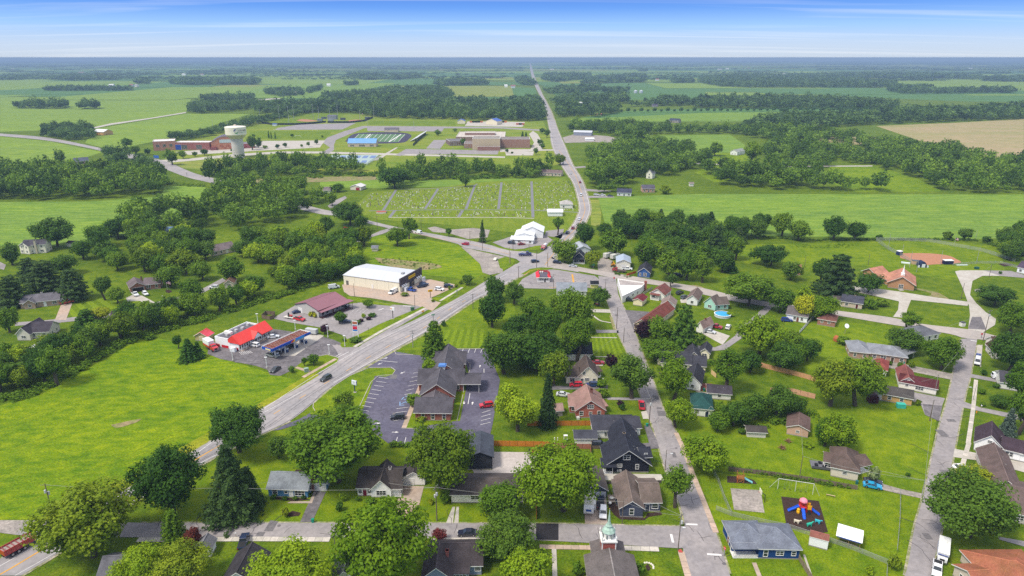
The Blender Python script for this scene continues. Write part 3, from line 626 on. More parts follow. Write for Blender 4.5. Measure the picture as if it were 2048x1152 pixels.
# sports grounds
S('infield',[(1800,516),(1802,508),(1815,506.5),(1860,507),(1895,511),(1912,518),(1920,526),(1870,529),(1845,530),(1822,522),(1805,517)],dirt,3,smooth=True)
S('sand_patch',[(1949,580),(1955,578),(1965,579),(1960,584),(1951,584)],gravel,3,smooth=True)
S('infield',[(592,241),(605,238.5),(625,240),(635,242),(612,243.5)],dirt,4,smooth=True);S('infield',[(697,241),(710,239.5),(727,240),(722,243),(700,243)],dirt,4,smooth=True)
S('outfield',[(524,244),(535,238.5),(560,237),(650,237),(640,246),(560,248),(530,247)],lawn,3);S('outfield',[(555,231),(600,226),(690,228),(680,235),(560,236)],lawn,3)
S('running_track',[(690,283),(705,269),(735,265),(800,265),(822,270),(818,278),(800,286),(720,287)],mat('track_rubber',(0.06,0.055,0.085),0.9),4,smooth=True)
tf=S('football_field',[(700,283),(718,268),(812,269),(796,284)],mat('turf',(0.11,0.20,0.09),0.9,var=0.1,scale=.3),5)
lines([((718+k*9.2,268.3),(703+k*9.4,283))for k in range(11)],0.5,whitep,'yard_line',tf,7);lines([((724,284),(741,268.4)),((778,284),(802,269))],2.0,whitep,'end_line',tf,7.3)
cb=mat('court_blue',(0.17,0.24,0.42),0.8);cg=mat('court_green',(0.36,0.45,0.42),0.85)
S('tennis_courts',[(664,310),(757,310),(750,319),(735,328),(640,328)],cg,4)
for r_ in range(2):
 for k in range(5):
  x0,x1=(678-r_*18)+k*15,(678-r_*18)+k*15;y0,y1=(311.5,316.5)if r_==0 else(321,326.5)
  tcq=S('tennis_court',[(x0,y1),(x0+11,y1),(x0+15,y0),(x0+5,y0)],cb,5)
S('play_surface',[(1563,994),(1637,1003),(1655,1064),(1640,1066),(1574,1055)],mulch,3.5)
S('play_surface',[(1455,953),(1485,954),(1507,961),(1513,968),(1455,965)],mulch,3.5)
S('ball_court',[(1461,977),(1521,981),(1529,1026),(1468,1020)],gravel,3.5)
S('play_surface',[(1996,528),(2010,526),(2030,530),(2008,533)],mulch,3.5)
S('mulch_bed',[(1290,1133),(1296,1128),(1302,1138),(1296,1143)],mulch,3.5)
S('ramp_pad',[(1355,1100),(1362,1099),(1366,1106),(1358,1106)],paint('#b8504a'),5.9)
S('patio',[(1394,766),(1424,768),(1424,782),(1398,782)],brickmat('#8a4a3c'),3.9)
S('patio',[(1215,990),(1235,990),(1234,1004),(1217,1006)],pinkcon,3.9)
# seams, cracks and patches in the paving
tar=mat('tar_seal',(.07,.065,.07),.7);patchm=mat('tar_patch',(.16,.15,.155),.9,var=.2,scale=2)
strip('tar_seam',mid(mainL,mainR,.72)[3:-1],.14,tar,5.6,parent=RD);strip('tar_seam',mid(mainL,mainR,.97)[6:-2],.2,tar,5.6,parent=RD)
wear=mat('wheel_track',(.255,.24,.245),.9,var=.25,scale=.7)
for t_ in(.22,.36,.62,.78):strip('wheel_track',mid(mainL,mainR,t_)[2:-1],.55,wear,5.3,parent=RD)
_q=random.Random(12)
def cracks(nm,a,b,n,lv):
 k=bpy.data.objects[nm];bl_=MB()
 for i in range(n):
  t=_q.uniform(.03,.97);s_=_q.uniform(.05,.95);j=t*(len(a)-1);i0=int(j);f=j-i0;l=Vector(a[i0]).lerp(Vector(a[i0+1]),f);r=Vector(b[min(i0,len(b)-2)]).lerp(Vector(b[min(i0,len(b)-2)+1]),f);p=l.lerp(r,s_);w_=P(p[0],p[1]);an=_q.choice([0,math.pi/2])+_q.uniform(-.3,.3)
  for u_ in range(_q.randint(2,5)):
   e_=w_+Vector((math.cos(an),math.sin(an),0))*_q.uniform(.8,2.2);d=(e_-w_).normalized();nn=Vector((-d.y,d.x,0))*_q.uniform(.03,.07);z=lv*LV
   bl_.face([(v_.x,v_.y,z)for v_ in(w_+nn,w_-nn,e_-nn,e_+nn)]);w_=e_;an+=_q.uniform(-.7,.7)
 bl_.build('sealed_crack',tar,k)['kind']='stuff'
 for i in range(n//5):
  t=_q.uniform(.05,.95);s_=_q.uniform(.15,.85);j=t*(len(a)-1);i0=int(j);f=j-i0;l=Vector(a[i0]).lerp(Vector(a[i0+1]),f);r=Vector(b[min(i0,len(b)-2)]).lerp(Vector(b[min(i0,len(b)-2)+1]),f);p=P(*l.lerp(r,s_));z=lv*LV-.006-i*.0003;w_,h_=_q.uniform(.5,1.6),_q.uniform(.5,2.2)
  MB().face([(p.x-w_,p.y-h_,z),(p.x+w_*.9,p.y-h_,z),(p.x+w_,p.y+h_*.8,z),(p.x-w_*.8,p.y+h_,z)]).build('tar_patch',patchm,k)
cracks('cross_street',[(282,1046),(512,1046),(950,1047),(1116,1048),(1300,1052)],[(275,1075),(512,1074),(950,1078),(1079,1081),(1274,1092)],20,5.0)
cracks('side_street',[(1208,585),(1234,662),(1268,750),(1299,837),(1331,939),(1369,1049),(1376,1140)],[(1236,585),(1266,657),(1309,770),(1346,852),(1384,941),(1434,1071),(1455,1140)],34,5.2)
cracks('residential_street',[(1812,1148),(1828,1060),(1846,994),(1876,864),(1911,725)],[(1863,1146),(1881,1064),(1898,959),(1911,888),(1938,750)],20,5.2)
cracks('bank_car_park',[(740,760),(760,800),(720,850)],[(830,720),(820,800),(790,860)],14,3.9);cracks('petrol_station_forecourt',[(440,716),(540,735),(640,700)],[(500,712),(560,715),(665,685)],30,4.6);cracks('diner_car_park',[(1050,560),(1130,556),(1190,560)],[(1050,574),(1130,570),(1195,574)],24,4.5)
shm=mat('gravel_shoulder',(.40,.35,.29),.95,var=.4,scale=2.0,col2=(.16,.20,.03),scale2=.35,detail=8)
strip('gravel_shoulder',mainR[:8],1.4,shm,3.8,kind='structure');strip('gravel_shoulder',mainR[8:],2.2,shm,3.8,kind='structure');strip('gravel_shoulder',mainL[1:9],1.0,shm,3.75,kind='structure')
strip('gravel_shoulder',northR,2.4,shm,3.8,kind='structure');strip('gravel_shoulder',northL[2:],2.0,shm,3.8,kind='structure')
for e_ in([(1214,600),(1234,662),(1254,705),(1268,750),(1284,800),(1299,837),(1309,864),(1331,939),(1356,1000),(1369,1049)],[(1241,600),(1266,657),(1289,717),(1309,770),(1326,817),(1346,852),(1362,890),(1384,941),(1414,1019),(1434,1071),(1459,1148)],[(1810,1152),(1828,1060),(1846,994),(1876,864),(1896,795),(1911,725),(1922,678)],[(1863,1146),(1881,1064),(1898,959),(1911,888),(1928,800),(1941,750),(1953,690)],[(282,1046),(512,1046),(950,1047),(1116,1048),(1300,1052),(1361,1053)]):
 strip('worn_edge',e_,.9,shm,3.7,kind='structure')
trk=mat('flattened_grass',(0.120,0.182,0.006),0.95,var=0.5,scale=1.4,col2=(0.17,0.24,0.004),scale2=.15,detail=8)
for a_,b_,c_ in(((20,900),(330,790),(560,742)),((60,990),(300,890),(520,790)),((10,850),(250,760),(420,712)),((140,1020),(330,925),(480,840)),((900,640),(930,620),(1020,600))):
 strip('vehicle_track',[a_,b_,c_],.45,trk,1.6,kind='structure');strip('vehicle_track',[(q[0]+3,q[1]+9)for q in(a_,b_,c_)],.45,trk,1.6,kind='structure')
# ================================================================ BUILDINGS
glass=mat('window_glass',(0.025,0.032,0.04),0.08,spec=0.9,world_space=False)
WT=paint('#e9e7e2');_wm={}
def win_meshes(w,h,frame,kind='w'):
 k=(round(w,2),round(h,2),frame,kind)
 if k in _wm:return _wm[k]
 fm=paint(frame);t=0.11;b=MB();g=MB()
 # local: x along the wall, y outwards (0 = wall face), z up, origin at the bottom middle
 if kind=='w':
  x0,x1=-w/2,w/2
  b.box(x0-t,x0,0.003,.07,-t,h+t);b.box(x1,x1+t,0.003,.07,-t,h+t);b.box(x0,x1,0.003,.07,h,h+t);b.box(x0-.02,x1+.02,0.003,.1,-t,0)
  b.box(x0,x1,.032,.06,h*.5-.035,h*.5+.035)
  if w>1.5:
   for s in range(1,int(w/.95)+1):
    xx=x0+w*s/(int(w/.95)+1);b.box(xx-.04,xx+.04,.034,.064,0,h)
  g.box(x0,x1,.005,.03,0,h)
  r=(b.mesh('window',fm),g.mesh('pane',glass))
 elif kind=='g':
  b.box(-w/2-t,-w/2,.003,.08,0,h+t);b.box(w/2,w/2+t,.003,.08,0,h+t);b.box(-w/2,w/2,.003,.08,h,h+t)
  for s in range(4):g.box(-w/2,w/2,.004,.05,h*s/4+.02,h*(s+1)/4-.02)
  r=(b.mesh('garage_door_frame',WT),g.mesh('garage_door',fm))
 else:
  b.box(-w/2-t,-w/2,.003,.08,0,h+t);b.box(w/2,w/2+t,.003,.08,0,h+t);b.box(-w/2,w/2,.003,.08,h,h+t)
  g.box(-w/2,w/2,.004,.05,0.02,h);g.box(w*.3,w*.36,.05,.1,h*.45,h*.52)
  r=(b.mesh('door_frame',WT),g.mesh('door',fm))
 _wm[k]=r;return r
def building(label,A,B,d,h=2.7,roof='gu',rh=1.8,wall='#e8e4da',rc='#5b5552',trim='#e9e7e2',name='house',cat='house',group=None,wings=(),front=None,right=None,left=None,
    chimney=None,ov=0.45,fm='siding',z0=0.0,rmetal=False):
 """A, B: photo positions of the ground corners of the wall that faces the viewer; d: depth in metres"""
 a=P(*A)if len(A)==2 else Vector(A)
 root=empty(name,(a.x,a.y,0),label=label,cat=cat,group=group)
 base=dict(rmetal=rmetal,A=A,B=B,d=d,h=h,roof=roof,rh=rh,wall=wall,rc=rc,trim=trim,front=front,right=right,left=left,chimney=chimney,ov=ov,fm=fm,z0=z0)
 specs=[base]+[dict(base,**dict(dict(front=None,right=None,left=None,chimney=None),**w))for w in wings]
 for wi,s in enumerate(specs):
  a=P(*s['A']);b=P(*s['B']);L_=(b-a).length;u=(b-a).normalized();v=Vector((-u.y,u.x,0));ang=math.atan2(u.y,u.x)
  D=s['d']
  if isinstance(D,tuple):D=abs((P(*D)-b).dot(v))if len(D)==2 else D[0]
  D=max(D,1.5);H=s['h'];RH=s['rh'];OV=s['ov'];off=0.013*wi;loc=Vector((a.x-root.location.x,a.y-root.location.y,0))
  wm=brickmat(s['wall'])if s['fm']=='brick' else siding(s['wall']);tm=paint(s['trim']);rm=shingle(s['rc'])if s['fm']!='metal' and s['roof']!='metal' else paint(s['rc'],0.5,metal=0.0)
  if s.get('rmetal'):rm=mat('metal_roof_'+s['rc'],srgb(s['rc']),0.45,var=0.06,scale=.4,spec=.4)
  rt=s['roof'];x0,x1,y0,y1=off,L_-off,off,D-off
  W=MB();zt=H
  if s.get('open'): # carport or porch: posts only
   for xx in np.linspace(x0+.12,x1-.12,max(2,int(L_/3.2)+1)):
    for yy in(y0+.12,y1-.12):MB().box(xx-.07,xx+.07,yy-.07,yy+.07,0,H).build('post',tm,root,loc,ang)
   if s['open']=='rail':
    rb=MB();rb.box(x0,x1,y0,y0+.06,.9,.98);rb.box(x0,x1,y0,y0+.06,.25,.31)
    for xx in np.arange(x0+.1,x1,.3):rb.box(xx,xx+.05,y0+.005,y0+.05,.31,.9)
    rb.box(x0,x1,y0+.02,y1-.02,0.0,.2);rb.build('porch_rail',tm,root,loc,ang)
  else:
   W.box(x0,x1,y0,y1,z0,zt)
   if s['fm']!='none' and H>2:MBf=MB().box(x0-.03,x1+.03,y0-.03,y1+.03,0,.3);MBf.build('foundation',mat('foundation',(.3,.28,.26),.9,var=.1),root,loc,ang)
  if rt in('gu','gv')and not s.get('open'):
   if rt=='gu':
    for xx in(x0,x1):W.face([(xx,y0,zt),(xx,y1,zt),(xx,(y0+y1)/2,zt+RH-.05)])
   else:
    for yy in(y0,y1):W.face([(x0,yy,zt),(x1,yy,zt),((x0+x1)/2,yy,zt+RH-.05)])
  if rt=='flat':
   W=MB();t=.3
   W.box(x0,x1,y0,y0+t,z0,zt);W.box(x0,x1,y1-t,y1,z0,zt);W.box(x0,x0+t,y0+t,y1-t,z0,zt);W.box(x1-t,x1,y0+t,y1-t,z0,zt)
  if not s.get('open'):W.build('wall',wm,root,loc,ang)
  R=MB();T=.2
  if rt in('gu','gv'):
   X0,X1=(x0,x1)if rt=='gu' else(y0,y1);Y0,Y1=(y0,y1)if rt=='gu' else(x0,x1);hw=(Y1-Y0)/2;sl=RH/hw;ym=(Y0+Y1)/2
   prof=[(Y0-OV,zt-OV*sl+T),(ym,zt+RH+T),(Y1+OV,zt-OV*sl+T),(Y1+OV,zt-OV*sl),(ym,zt+RH),(Y0-OV,zt-OV*sl)]
   R.prism(prof,X0-OV,X1+OV,axis='x' if rt=='gu' else 'y',mcap=1,side_m=[0,0,1,1,1,1])
   rc_=MB()
   if rt=='gu':rc_.box(X0-OV+.02,X1+OV-.02,ym-.12,ym+.12,zt+RH+T-.04,zt+RH+T+.04)
   else:rc_.box(ym-.12,ym+.12,X0-OV+.02,X1+OV-.02,zt+RH+T-.04,zt+RH+T+.04)
   ro=R.build('roof',[rm,tm],root,loc,ang);rc_.build('ridge_cap',shingle(tuple(min(1,c*1.35)for c in srgb(s['rc'])))if not s.get('rmetal')else rm,ro)
  elif rt=='hip':
   w_,l_=(y1-y0),(x1-x0);e0,e1,f0,f1=x0-OV,x1+OV,y0-OV,y1+OV;ze=zt-.05
   if l_>=w_:k=(w_/2+OV);r0,r1=(e0+k,(y0+y1)/2),(e1-k,(y0+y1)/2)
   else:k=(l_/2+OV);r0,r1=((x0+x1)/2,f0+k),((x0+x1)/2,f1-k)
   zr=zt+RH;c=[(e0,f0),(e1,f0),(e1,f1),(e0,f1)];t4=[(*q,ze+T)for q in c];b4=[(*q,ze)for q in c];q0,q1=(*r0,zr),(*r1,zr)
   if l_>=w_:R.face([t4[0],t4[1],q1,q0]);R.face([t4[1],t4[2],q1]);R.face([t4[2],t4[3],q0,q1]);R.face([t4[3],t4[0],q0])
   else:R.face([t4[0],t4[1],q0]);R.face([t4[1],t4[2],q1,q0]);R.face([t4[2],t4[3],q1]);R.face([t4[3],t4[0],q0,q1])
   for i in range(4):R.face([b4[i],b4[(i+1)%4],t4[(i+1)%4],t4[i]],1)
   R.face(b4[::-1],1);ro=R.build('roof',[rm,tm],root,loc,ang)
   hb=MB();lt=.09
   hips=[(t4[0],q0),(t4[1],q1 if l_>=w_ else q0),(t4[2],q1),(t4[3],q0 if l_>=w_ else q1),(q0,q1)]
   for p_,q_ in hips:
    if(Vector(p_)-Vector(q_)).length>.3:hb.tube(Vector(p_)+Vector((0,0,.0)),q_,lt,None,4,cap=False)
   hb.build('ridge_cap',shingle(tuple(min(1,c_*1.5)for c_ in srgb(s['rc']))),ro)
  elif rt=='flat':
   R.box(x0+.3,x1-.3,y0+.3,y1-.3,zt-.55,zt-.4);ro=R.build('roof',rm,root,loc,ang)
   cb_=MB();cb_.box(x0-.04,x1+.04,y0-.04,y0+.34,zt,zt+.1);cb_.box(x0-.04,x1+.04,y1-.34,y1+.04,zt,zt+.1);cb_.box(x0-.04,x0+.34,y0+.34,y1-.34,zt,zt+.1);cb_.box(x1-.34,x1+.04,y0+.34,y1-.34,zt,zt+.1)
   cb_.build('parapet_cap',tm,root,loc,ang)
  elif rt=='shed':
   R.prism([(y0-OV,zt+.02),(y1+OV,zt+RH),(y1+OV,zt+RH+T),(y0-OV,zt+T)],x0-OV,x1+OV,axis='x',mcap=1)
   ro=R.build('roof',[rm,tm],root,loc,ang)
  # roof vents
  if rt in('gu','gv','hip')and L_>7 and not s.get('rmetal')and not s.get('open'):
   rr=random.Random(int(L_*1000));vm=paint('#b9b9b6')
   if rt!='gv':
    yy=(y0+y1)/2+(y1-y0)*.12
    for q in range(rr.choice([1,2])):
     xx=x0+L_*rr.uniform(.3,.7);MB().tube((xx,yy-(y1-y0)*.3,zt+RH*.4),(xx,yy-(y1-y0)*.3,zt+RH*.4+.75),.07).build('vent_pipe',vm,ro)
   else:
    for q in range(2):
     yy=y0+(y1-y0)*rr.uniform(.2,.8);MB().tube((x0+L_*.68,yy,zt+RH*.5),(x0+L_*.68,yy,zt+RH*.6+.5),.07).build('vent_pipe',vm,ro)
  # openings
  def put(feats,side):
   for ft in feats:
    k,x,w,hh,sill=(list(ft)+[None]*5)[:5];col=ft[5]if len(ft)>5 else None
    span=L_ if side in 'fb' else D
    if isinstance(x,float)and 0<=x<=1:x=x*span
    if k=='w':fr=col or s['trim'];w=w or 1.0;hh=hh or 1.2;sill=.95 if sill is None else sill;mk='w'
    elif k=='g':fr=col or '#e9e7e2';w=w or 2.5;hh=hh or 2.1;sill=0;mk='g'
    else:fr=col or '#7a4a3a';w=w or.95;hh=hh or 2.05;sill=.12 if sill is None else sill;mk='d'
    m1,m2=win_meshes(w,hh,fr,mk)
    if side=='f':p=Vector((x,y0,sill));ra=math.pi
    elif side=='b':p=Vector((x,y1,sill));ra=0
    elif side=='r':p=Vector((x1,x,sill));ra=-math.pi/2
    else:p=Vector((x0,x,sill));ra=math.pi/2
    rot=Matrix.Rotation(ang,3,'Z');p=rot@p+loc
    if mk=='w':o=place(m1,'window',root,p,ang+ra);place(m2,'pane',o,(0,0,0))
    else:o=place(m2,m2.name.split('.')[0],root,p,ang+ra);place(m1,'frame',o,(0,0,0))
  if not s.get('open')and s['fm']!='none':
   rr=random.Random(int(L_*997)+wi);f=s['front']
   if f is None:
    f=[];n_=max(1,int(L_/3.1))
    for q in range(n_):
     fx=(q+.5)/n_
     if q==n_//2 and wi==0 and n_>1:f.append(('d',fx,.95,2.05,.1,rr.choice(['#e9e7e2','#5a2020','#4a3a30','#2d3c50'])))
     else:f.append(('w',fx,rr.choice([.9,1.2,1.7]),1.2,.95))
    if H>4.5:f+=[('w',(q+.5)/n_,.9,1.2,3.6)for q in range(n_)]
   put(f,'f')
   for sd,nm in((s['right'],'r'),(s['left'],'l')):
    if sd is None and H<6:sd=[('w',.3,.9,1.2,.95)]+([('w',.7,.9,1.2,.95)]if D>7 else[])
    put(sd or[],nm)
  if s['chimney']:
   for cxy in[s['chimney']]:
    fx,fy,cw,ch_,cc=cxy;xx,yy=L_*fx,D*fy;cbm=MB().box(xx-cw/2,xx+cw/2,yy-cw/2,yy+cw/2,0 if fy<0 or fy>1 or fx<0 or fx>1 else zt,zt+ch_)
    cbm.box(xx-cw/2-.06,xx+cw/2+.06,yy-cw/2-.06,yy+cw/2+.06,zt+ch_-.15,zt+ch_);cbm.build('chimney',brickmat(cc),root,loc,ang)
  s['_']=(loc,ang,L_,D)
 root['_frame']=[specs[0]['_'][2],specs[0]['_'][3],specs[0]['_'][1]]
 return root
def del_frames():
 for o in bpy.data.objects:
  if '_frame' in o:del o['_frame']
def frame_of(root):return root['_frame'][0],root['_frame'][1],root['_frame'][2]
def W(A,B,d,**k):return dict(A=A,B=B,d=d,**k)
Bd=building
# ---- bottom rows
Bd('low blue ranch house with a pale grey roof beside a long dark driveway',(538,993),(616,996),7.5,2.7,'gu',2.3,'#5384ab','#8b9197',front=[('w',.17,1.2,1.3),('w',.45,.8,1.0,1.2),('d',.58,1,2.1,.1,'#e9e7e2'),('w',.8,2.6,1.4,.7)],left=[],
 chimney=(1.03,.45,.9,2.6,'#8a4a3c'),wings=[W((621,982),(654,982),6.5,h=2.6,rh=1.5,front=[('d',.18,.9,2.0,.1,'#e9e7e2'),('g',.66,2.6,2.1)]),W((628,965),(650,966),8,h=2.4,rh=1.8,roof='gv',front=[])])
Bd('small white house with a dark gable roof and burgundy front door',(716,992),(800,992),9.5,2.7,'gu',2.3,'#f2f0ec','#4c4644',front=[('d',.17,.95,2.1,.1,'#7a1836'),('w',.06,.9,1.2),('w',.28,.9,1.2)],
 wings=[W((743,995),(783,995),9.5,roof='gv',rh=2.6,front=[('w',.5,2.4,1.3,.8)]),W((784,994),(803,994),3,open='rail',roof='gu',rh=.8)],chimney=(.72,.5,.7,3.1,'#d8d4ce'))
Bd('white garage with an open carport bay at the head of a pale drive',(806,971),(850,971),10,2.6,'gv',1.7,'#f1efea','#4a4443',name='garage',cat='garage',front=[('g',.28,2.5,2.1)],left=[],wings=[],right=[])
Bd('long low white ranch with a carport and dark hipped roof',(903,1006),(1046,1006),9,2.6,'hip',2.0,'#f0ede6','#57504e',front=[('w',.3,1.0,1.0,1.2),('w',.36,1.0,1.0,1.2),('w',.47,.9,1.0,1.2),('d',.62),('w',.8,1.6)],left=[('g',.4,5,2.2,0,'#1c1a1a')])  # black sheet on the left wall paints the shade inside the open carport
Bd('charcoal metal pole building beside the pale gravel yard',(936,940),(985,939),11,4.2,'gv',1.5,'#3a3c44','#4c515c',trim='#2a2c33',name='metal_building',cat='outbuilding',front=[],left=[],right=[])
Bd('dark two-bay garage with a grey-brown roof behind the parked camper',(1168,999),(1213,998),9,2.9,'gv',1.9,'#4a4d57','#6b625d',name='garage',cat='garage',front=[('g',.25,2.4,2.2,0,'#dcdcdc'),('g',.73,2.4,2.2,0,'#b9bec6')])
Bd('slate blue cottage with white trim and a brown roof at the street corner',(1240,1034),(1285,1035),13,2.9,'gv',2.0,'#4b5060','#73665f',front=[('w',.5,1.0,1.7,.8)],wings=[W((1284,1023),(1320,1023),10,rh=2.0,roof='gu',front=[('d',.3,.9,2.0,.1,'#3b3f4c'),('w',.7,1.5,1.4)]),W((1232,1012),(1241,1012),7,h=2.4,rh=.5,roof='shed',front=[])])
Bd('black craftsman house with a steep dark roof and white gable window',(1213,945),(1297,945),9,3.0,'gv',4.3,'#23242e','#343640',trim='#dcdcdc',ov=.8,front=[('w',.46,1.8,1.3,4.2),('w',.3,1.3,.9,1.8),('w',.72,.8,1.4,1.2),('w',.3,1,.5,.3)],right=[('w',.5)],
 wings=[W((1228,918),(1280,918),12,h=3.0,rh=3.2,roof='gv',front=[]),W((1282,938),(1297,937),4,h=4.4,rh=1.2,roof='gu',front=[('w',.5,.8,.6,4.4)]),W((1207,949),(1226,949),2.4,open='rail',h=2.6,rh=.6,roof='shed')],chimney=(.5,.95,.7,4.6,'#9a8a80'))
Bd('white bungalow with a dark hipped roof behind the black house',(1187,877),(1270,877),9,2.8,'hip',2.4,'#eceae6','#45454e',wings=[W((1252,872),(1280,871),7,roof='gu',rh=1.6)],front=[('w',.3),('w',.6)])
Bd('small white shed with a dark roof beside the board fence',(1150,889),(1192,889),4.5,2.2,'gu',1.0,'#e8e6e2','#4a4b54',name='shed',cat='shed',front=[],left=[],right=[])
Bd('red brick bungalow with a front gable and pinkish brown roof',(1152,836),(1209,835),11,2.9,'gv',3.3,'#b2503c','#9a7b72',fm='brick',front=[('w',.18,1.1,1.4),('w',.5,.9,.9,1.2),('w',.8,1.0,1.4),('w',.5,1.9,1.3,3.3)],chimney=(.62,.6,.8,4.0,'#7d3a30'),
 wings=[W((1139,826),(1156,826),8,h=2.7,rh=1.6,roof='gu',front=[('w',.5,1.4,1.2)]),W((1207,826),(1213,825),3,h=2.4,rh=.5,roof='shed',front=[])])
Bd('little weathered shed with a pinkish roof left of the brick bungalow',(1112,833),(1125,832),4,2.2,'gu',1.2,'#a99f95','#9a8077',name='shed',cat='shed',front=[],left=[],right=[])
Bd('cream cape house with a steep brown roof above a red and a blue car',(1156,768),(1195,768),9.5,3.2,'gv',3.6,'#ebe2cb','#5c514d',front=[('w',.2,1.0,1.2),('w',.45,1.5,1.0,1.3),('w',.82,1.0,1.2),('w',.3,.8,1.0,3.7)],wings=[W((1132,768),(1156,768),8,roof='gu',rh=2.0,h=3.0,front=[('w',.5,1.6,1.3)]),W((1195,756),(1202,755),3,open='rail',h=2.5,rh=.5,roof='shed')])
Bd('white house with a near black roof half hidden behind a broad tree',(1124,722),(1183,722),8.5,3.0,'gu',2.8,'#ecebe8','#33363f')
Bd('white two storey house with a blue grey roof south of the diner lot',(1114,603),(1172,604),12,5.5,'gu',2.0,'#dfe0de','#8d939b')
Bd('pale yellow shed with a black roof at the edge of the diner lot',(1182,577),(1196,577),3,2.4,'gu',1.0,'#d9cf7d','#2a2b30',name='shed',cat='shed',front=[],left=[],right=[])
Bd('cream house with a spreading charcoal roof left of the wooden fence',(1322,738),(1381,743),10,2.9,'gu',2.5,'#e8e0c4','#43434b',wings=[W((1381,743),(1410,746),9,roof='gu',h=2.7,rh=1.8,front=[('w',.25,1.2,1.4)]),W((1372,728),(1400,730),8,roof='gv',h=2.9,rh=2.2),W((1398,716),(1418,719),7,roof='gv',rh=1.6,h=2.7),W((1315,730),(1330,731),8,roof='gv',rh=1.2,h=2.4)])
Bd('white house with a dark gable roof and a brick patio',(1368,778),(1400,783),11,3.0,'gv',2.6,'#e9e9e7','#3f3f47',wings=[W((1355,775),(1370,777),7,roof='gu',h=2.6,rh=1.5)])
Bd('long white garage with a dark purple grey roof above the green roofed house',(1415,797),(1461,801),6,2.4,'gu',1.4,'#dcdad6','#4b464e',name='garage',cat='garage',front=[('w',.5)],left=[],right=[])
Bd('cottage with a dark green hipped roof among shrubs',(1383,831),(1423,835),9.5,2.8,'hip',2.6,'#e3e5dd','#2e5350',wings=[W((1412,834),(1425,832),4,roof='gv',h=2.6,rh=1.3)])
Bd('low pale shed with a dark roof at the lawn edge',(1494,874),(1531,876),3.5,2.0,'gu',.8,'#cfc9bf','#4b4643',name='shed',cat='shed',front=[],left=[],right=[])
# ---- right side
Bd('tan shed with a brown roof standing alone on the big lawn',(1573,868),(1615,876),8,2.7,'gv',1.2,'#c9a58e','#6d5a55',name='shed',cat='shed',front=[('w',.5,.9,.7,1.2)],right=[('g',.4,2.4,2,0,'#cdb7a8'),('d',.8)],left=[])
Bd('beige house with a brown hipped roof and white flowering bush by its porch',(1661,952),(1714,963),10.5,2.9,'hip',3.0,'#d8cdbb','#665751',front=[('w',.5,1.0,.8,1.4)],wings=[W((1647,938),(1662,941),5,roof='gu',rh=1.3,h=2.6,front=[('w',.5,1.6,1.3)]),W((1714,950),(1738,944),5,roof='gu',rh=1.3,h=2.7,open='rail')])
Bd('long brick ranch with a grey hipped roof and clipped bushes',(1738,719),(1811,729),9.5,2.8,'hip',2.2,'#b58d7a','#8b8e95',fm='brick',wings=[W((1699,716),(1737,720),10,roof='hip',rh=2.4,h=2.8),W((1811,722),(1827,716),4,open=1,roof='gu',rh=.6)])
Bd('white garage with a rusty red hipped roof beside a large tree',(1746,750),(1771,755),8.5,2.7,'hip',1.8,'#e6e4e0','#8f4b45',name='garage',cat='garage',front=[('g',.45,3.2,2.2)])
Bd('long white house with a burgundy roof beside the residential street',(1797,776),(1871,791),6.5,2.6,'gu',1.6,'#e8e4da','#5a3034',front=[('w',.55,2.4,1.2,.9),('w',.2,.8,.8,1.3)],wings=[W((1797,775),(1829,780),11,roof='gv',rh=1.8,h=2.6,rc='#84504b',front=[])])
Bd('long tan garage with a grey roof behind the small dark barn',(1742,797),(1822,812),6.5,2.7,'gu',1.5,'#c9a36b','#55514f',name='garage',cat='garage',front=[('g',.12,3,2.1,0,'#e0dcd6'),('w',.45),('w',.75)],left=[],right=[('d',.5)])
Bd('white house with a grey roof and vents inside a white fence',(1572,640),(1613,647),9,3.0,'gu',2.2,'#eef0f2','#6c6566',front=[('w',.4),('w',.75),('d',.55)])
Bd('small brick house with a red brown hipped roof on the open lawn',(1634,649),(1669,655),7.5,2.7,'hip',1.8,'#a9705c','#7b544c',fm='brick',front=[('w',.25,.9,.8,1.3),('w',.65,.9,.8,1.3)])
Bd('white house end with a dark grey roof poking out of the trees',(1552,699),(1578,703),9,2.8,'gu',2.2,'#ecebe6','#4d4d55')
Bd('house with a grey hipped roof and white gable beside two broad trees',(1838,686),(1876,679),9,2.7,'hip',2.4,'#e6e4df','#6a6c73')
Bd('beige brick cottage with a charcoal roof at the lane bend',(1682,613),(1723,619),8,2.8,'gu',2.0,'#c6b7a3','#4b4c58',wings=[W((1680,612),(1695,614),2.5,open='rail',roof='shed',rh=.5,h=2.4)],chimney=(.6,.5,.6,2.6,'#9a8a80'))
Bd('small pale shed half hidden beside the beige brick cottage',(1668,608),(1680,609),4,2.3,'gu',1.0,'#d6cabb','#5a5250',name='shed',cat='shed',front=[],left=[],right=[])
Bd('white house with a brown roof at the right edge past the junction',(1984,717),(2012,720),8,3.0,'gv',2.0,'#ddd6cb','#58443c',wings=[W((1986,703),(2010,704),6,h=3,rh=2,roof='gu',front=[])])
Bd('house with a dark grey roof at the right edge above the conifer',(1999,777),(2036,783),9,2.7,'gu',2.2,'#e2dfd9','#4e4c54')
Bd('white house with a small banner and dark purple roof',(1947,900),(2001,914),9.5,3.0,'gv',3.0,'#f3f3f3','#4a3d45',front=[('w',.42,1.0,1.5),('w',.7,.7,.7,1.3),('w',.5,1.0,.7,3.6)],wings=[W((2001,914),(2038,923),7,roof='gu',h=2.9,rh=2.0,front=[('w',.3,.9,1.2),('w',.5,.9,1.2)]),W((2038,923),(2070,930),7,roof='gu',h=2.7,rh=1.8)])
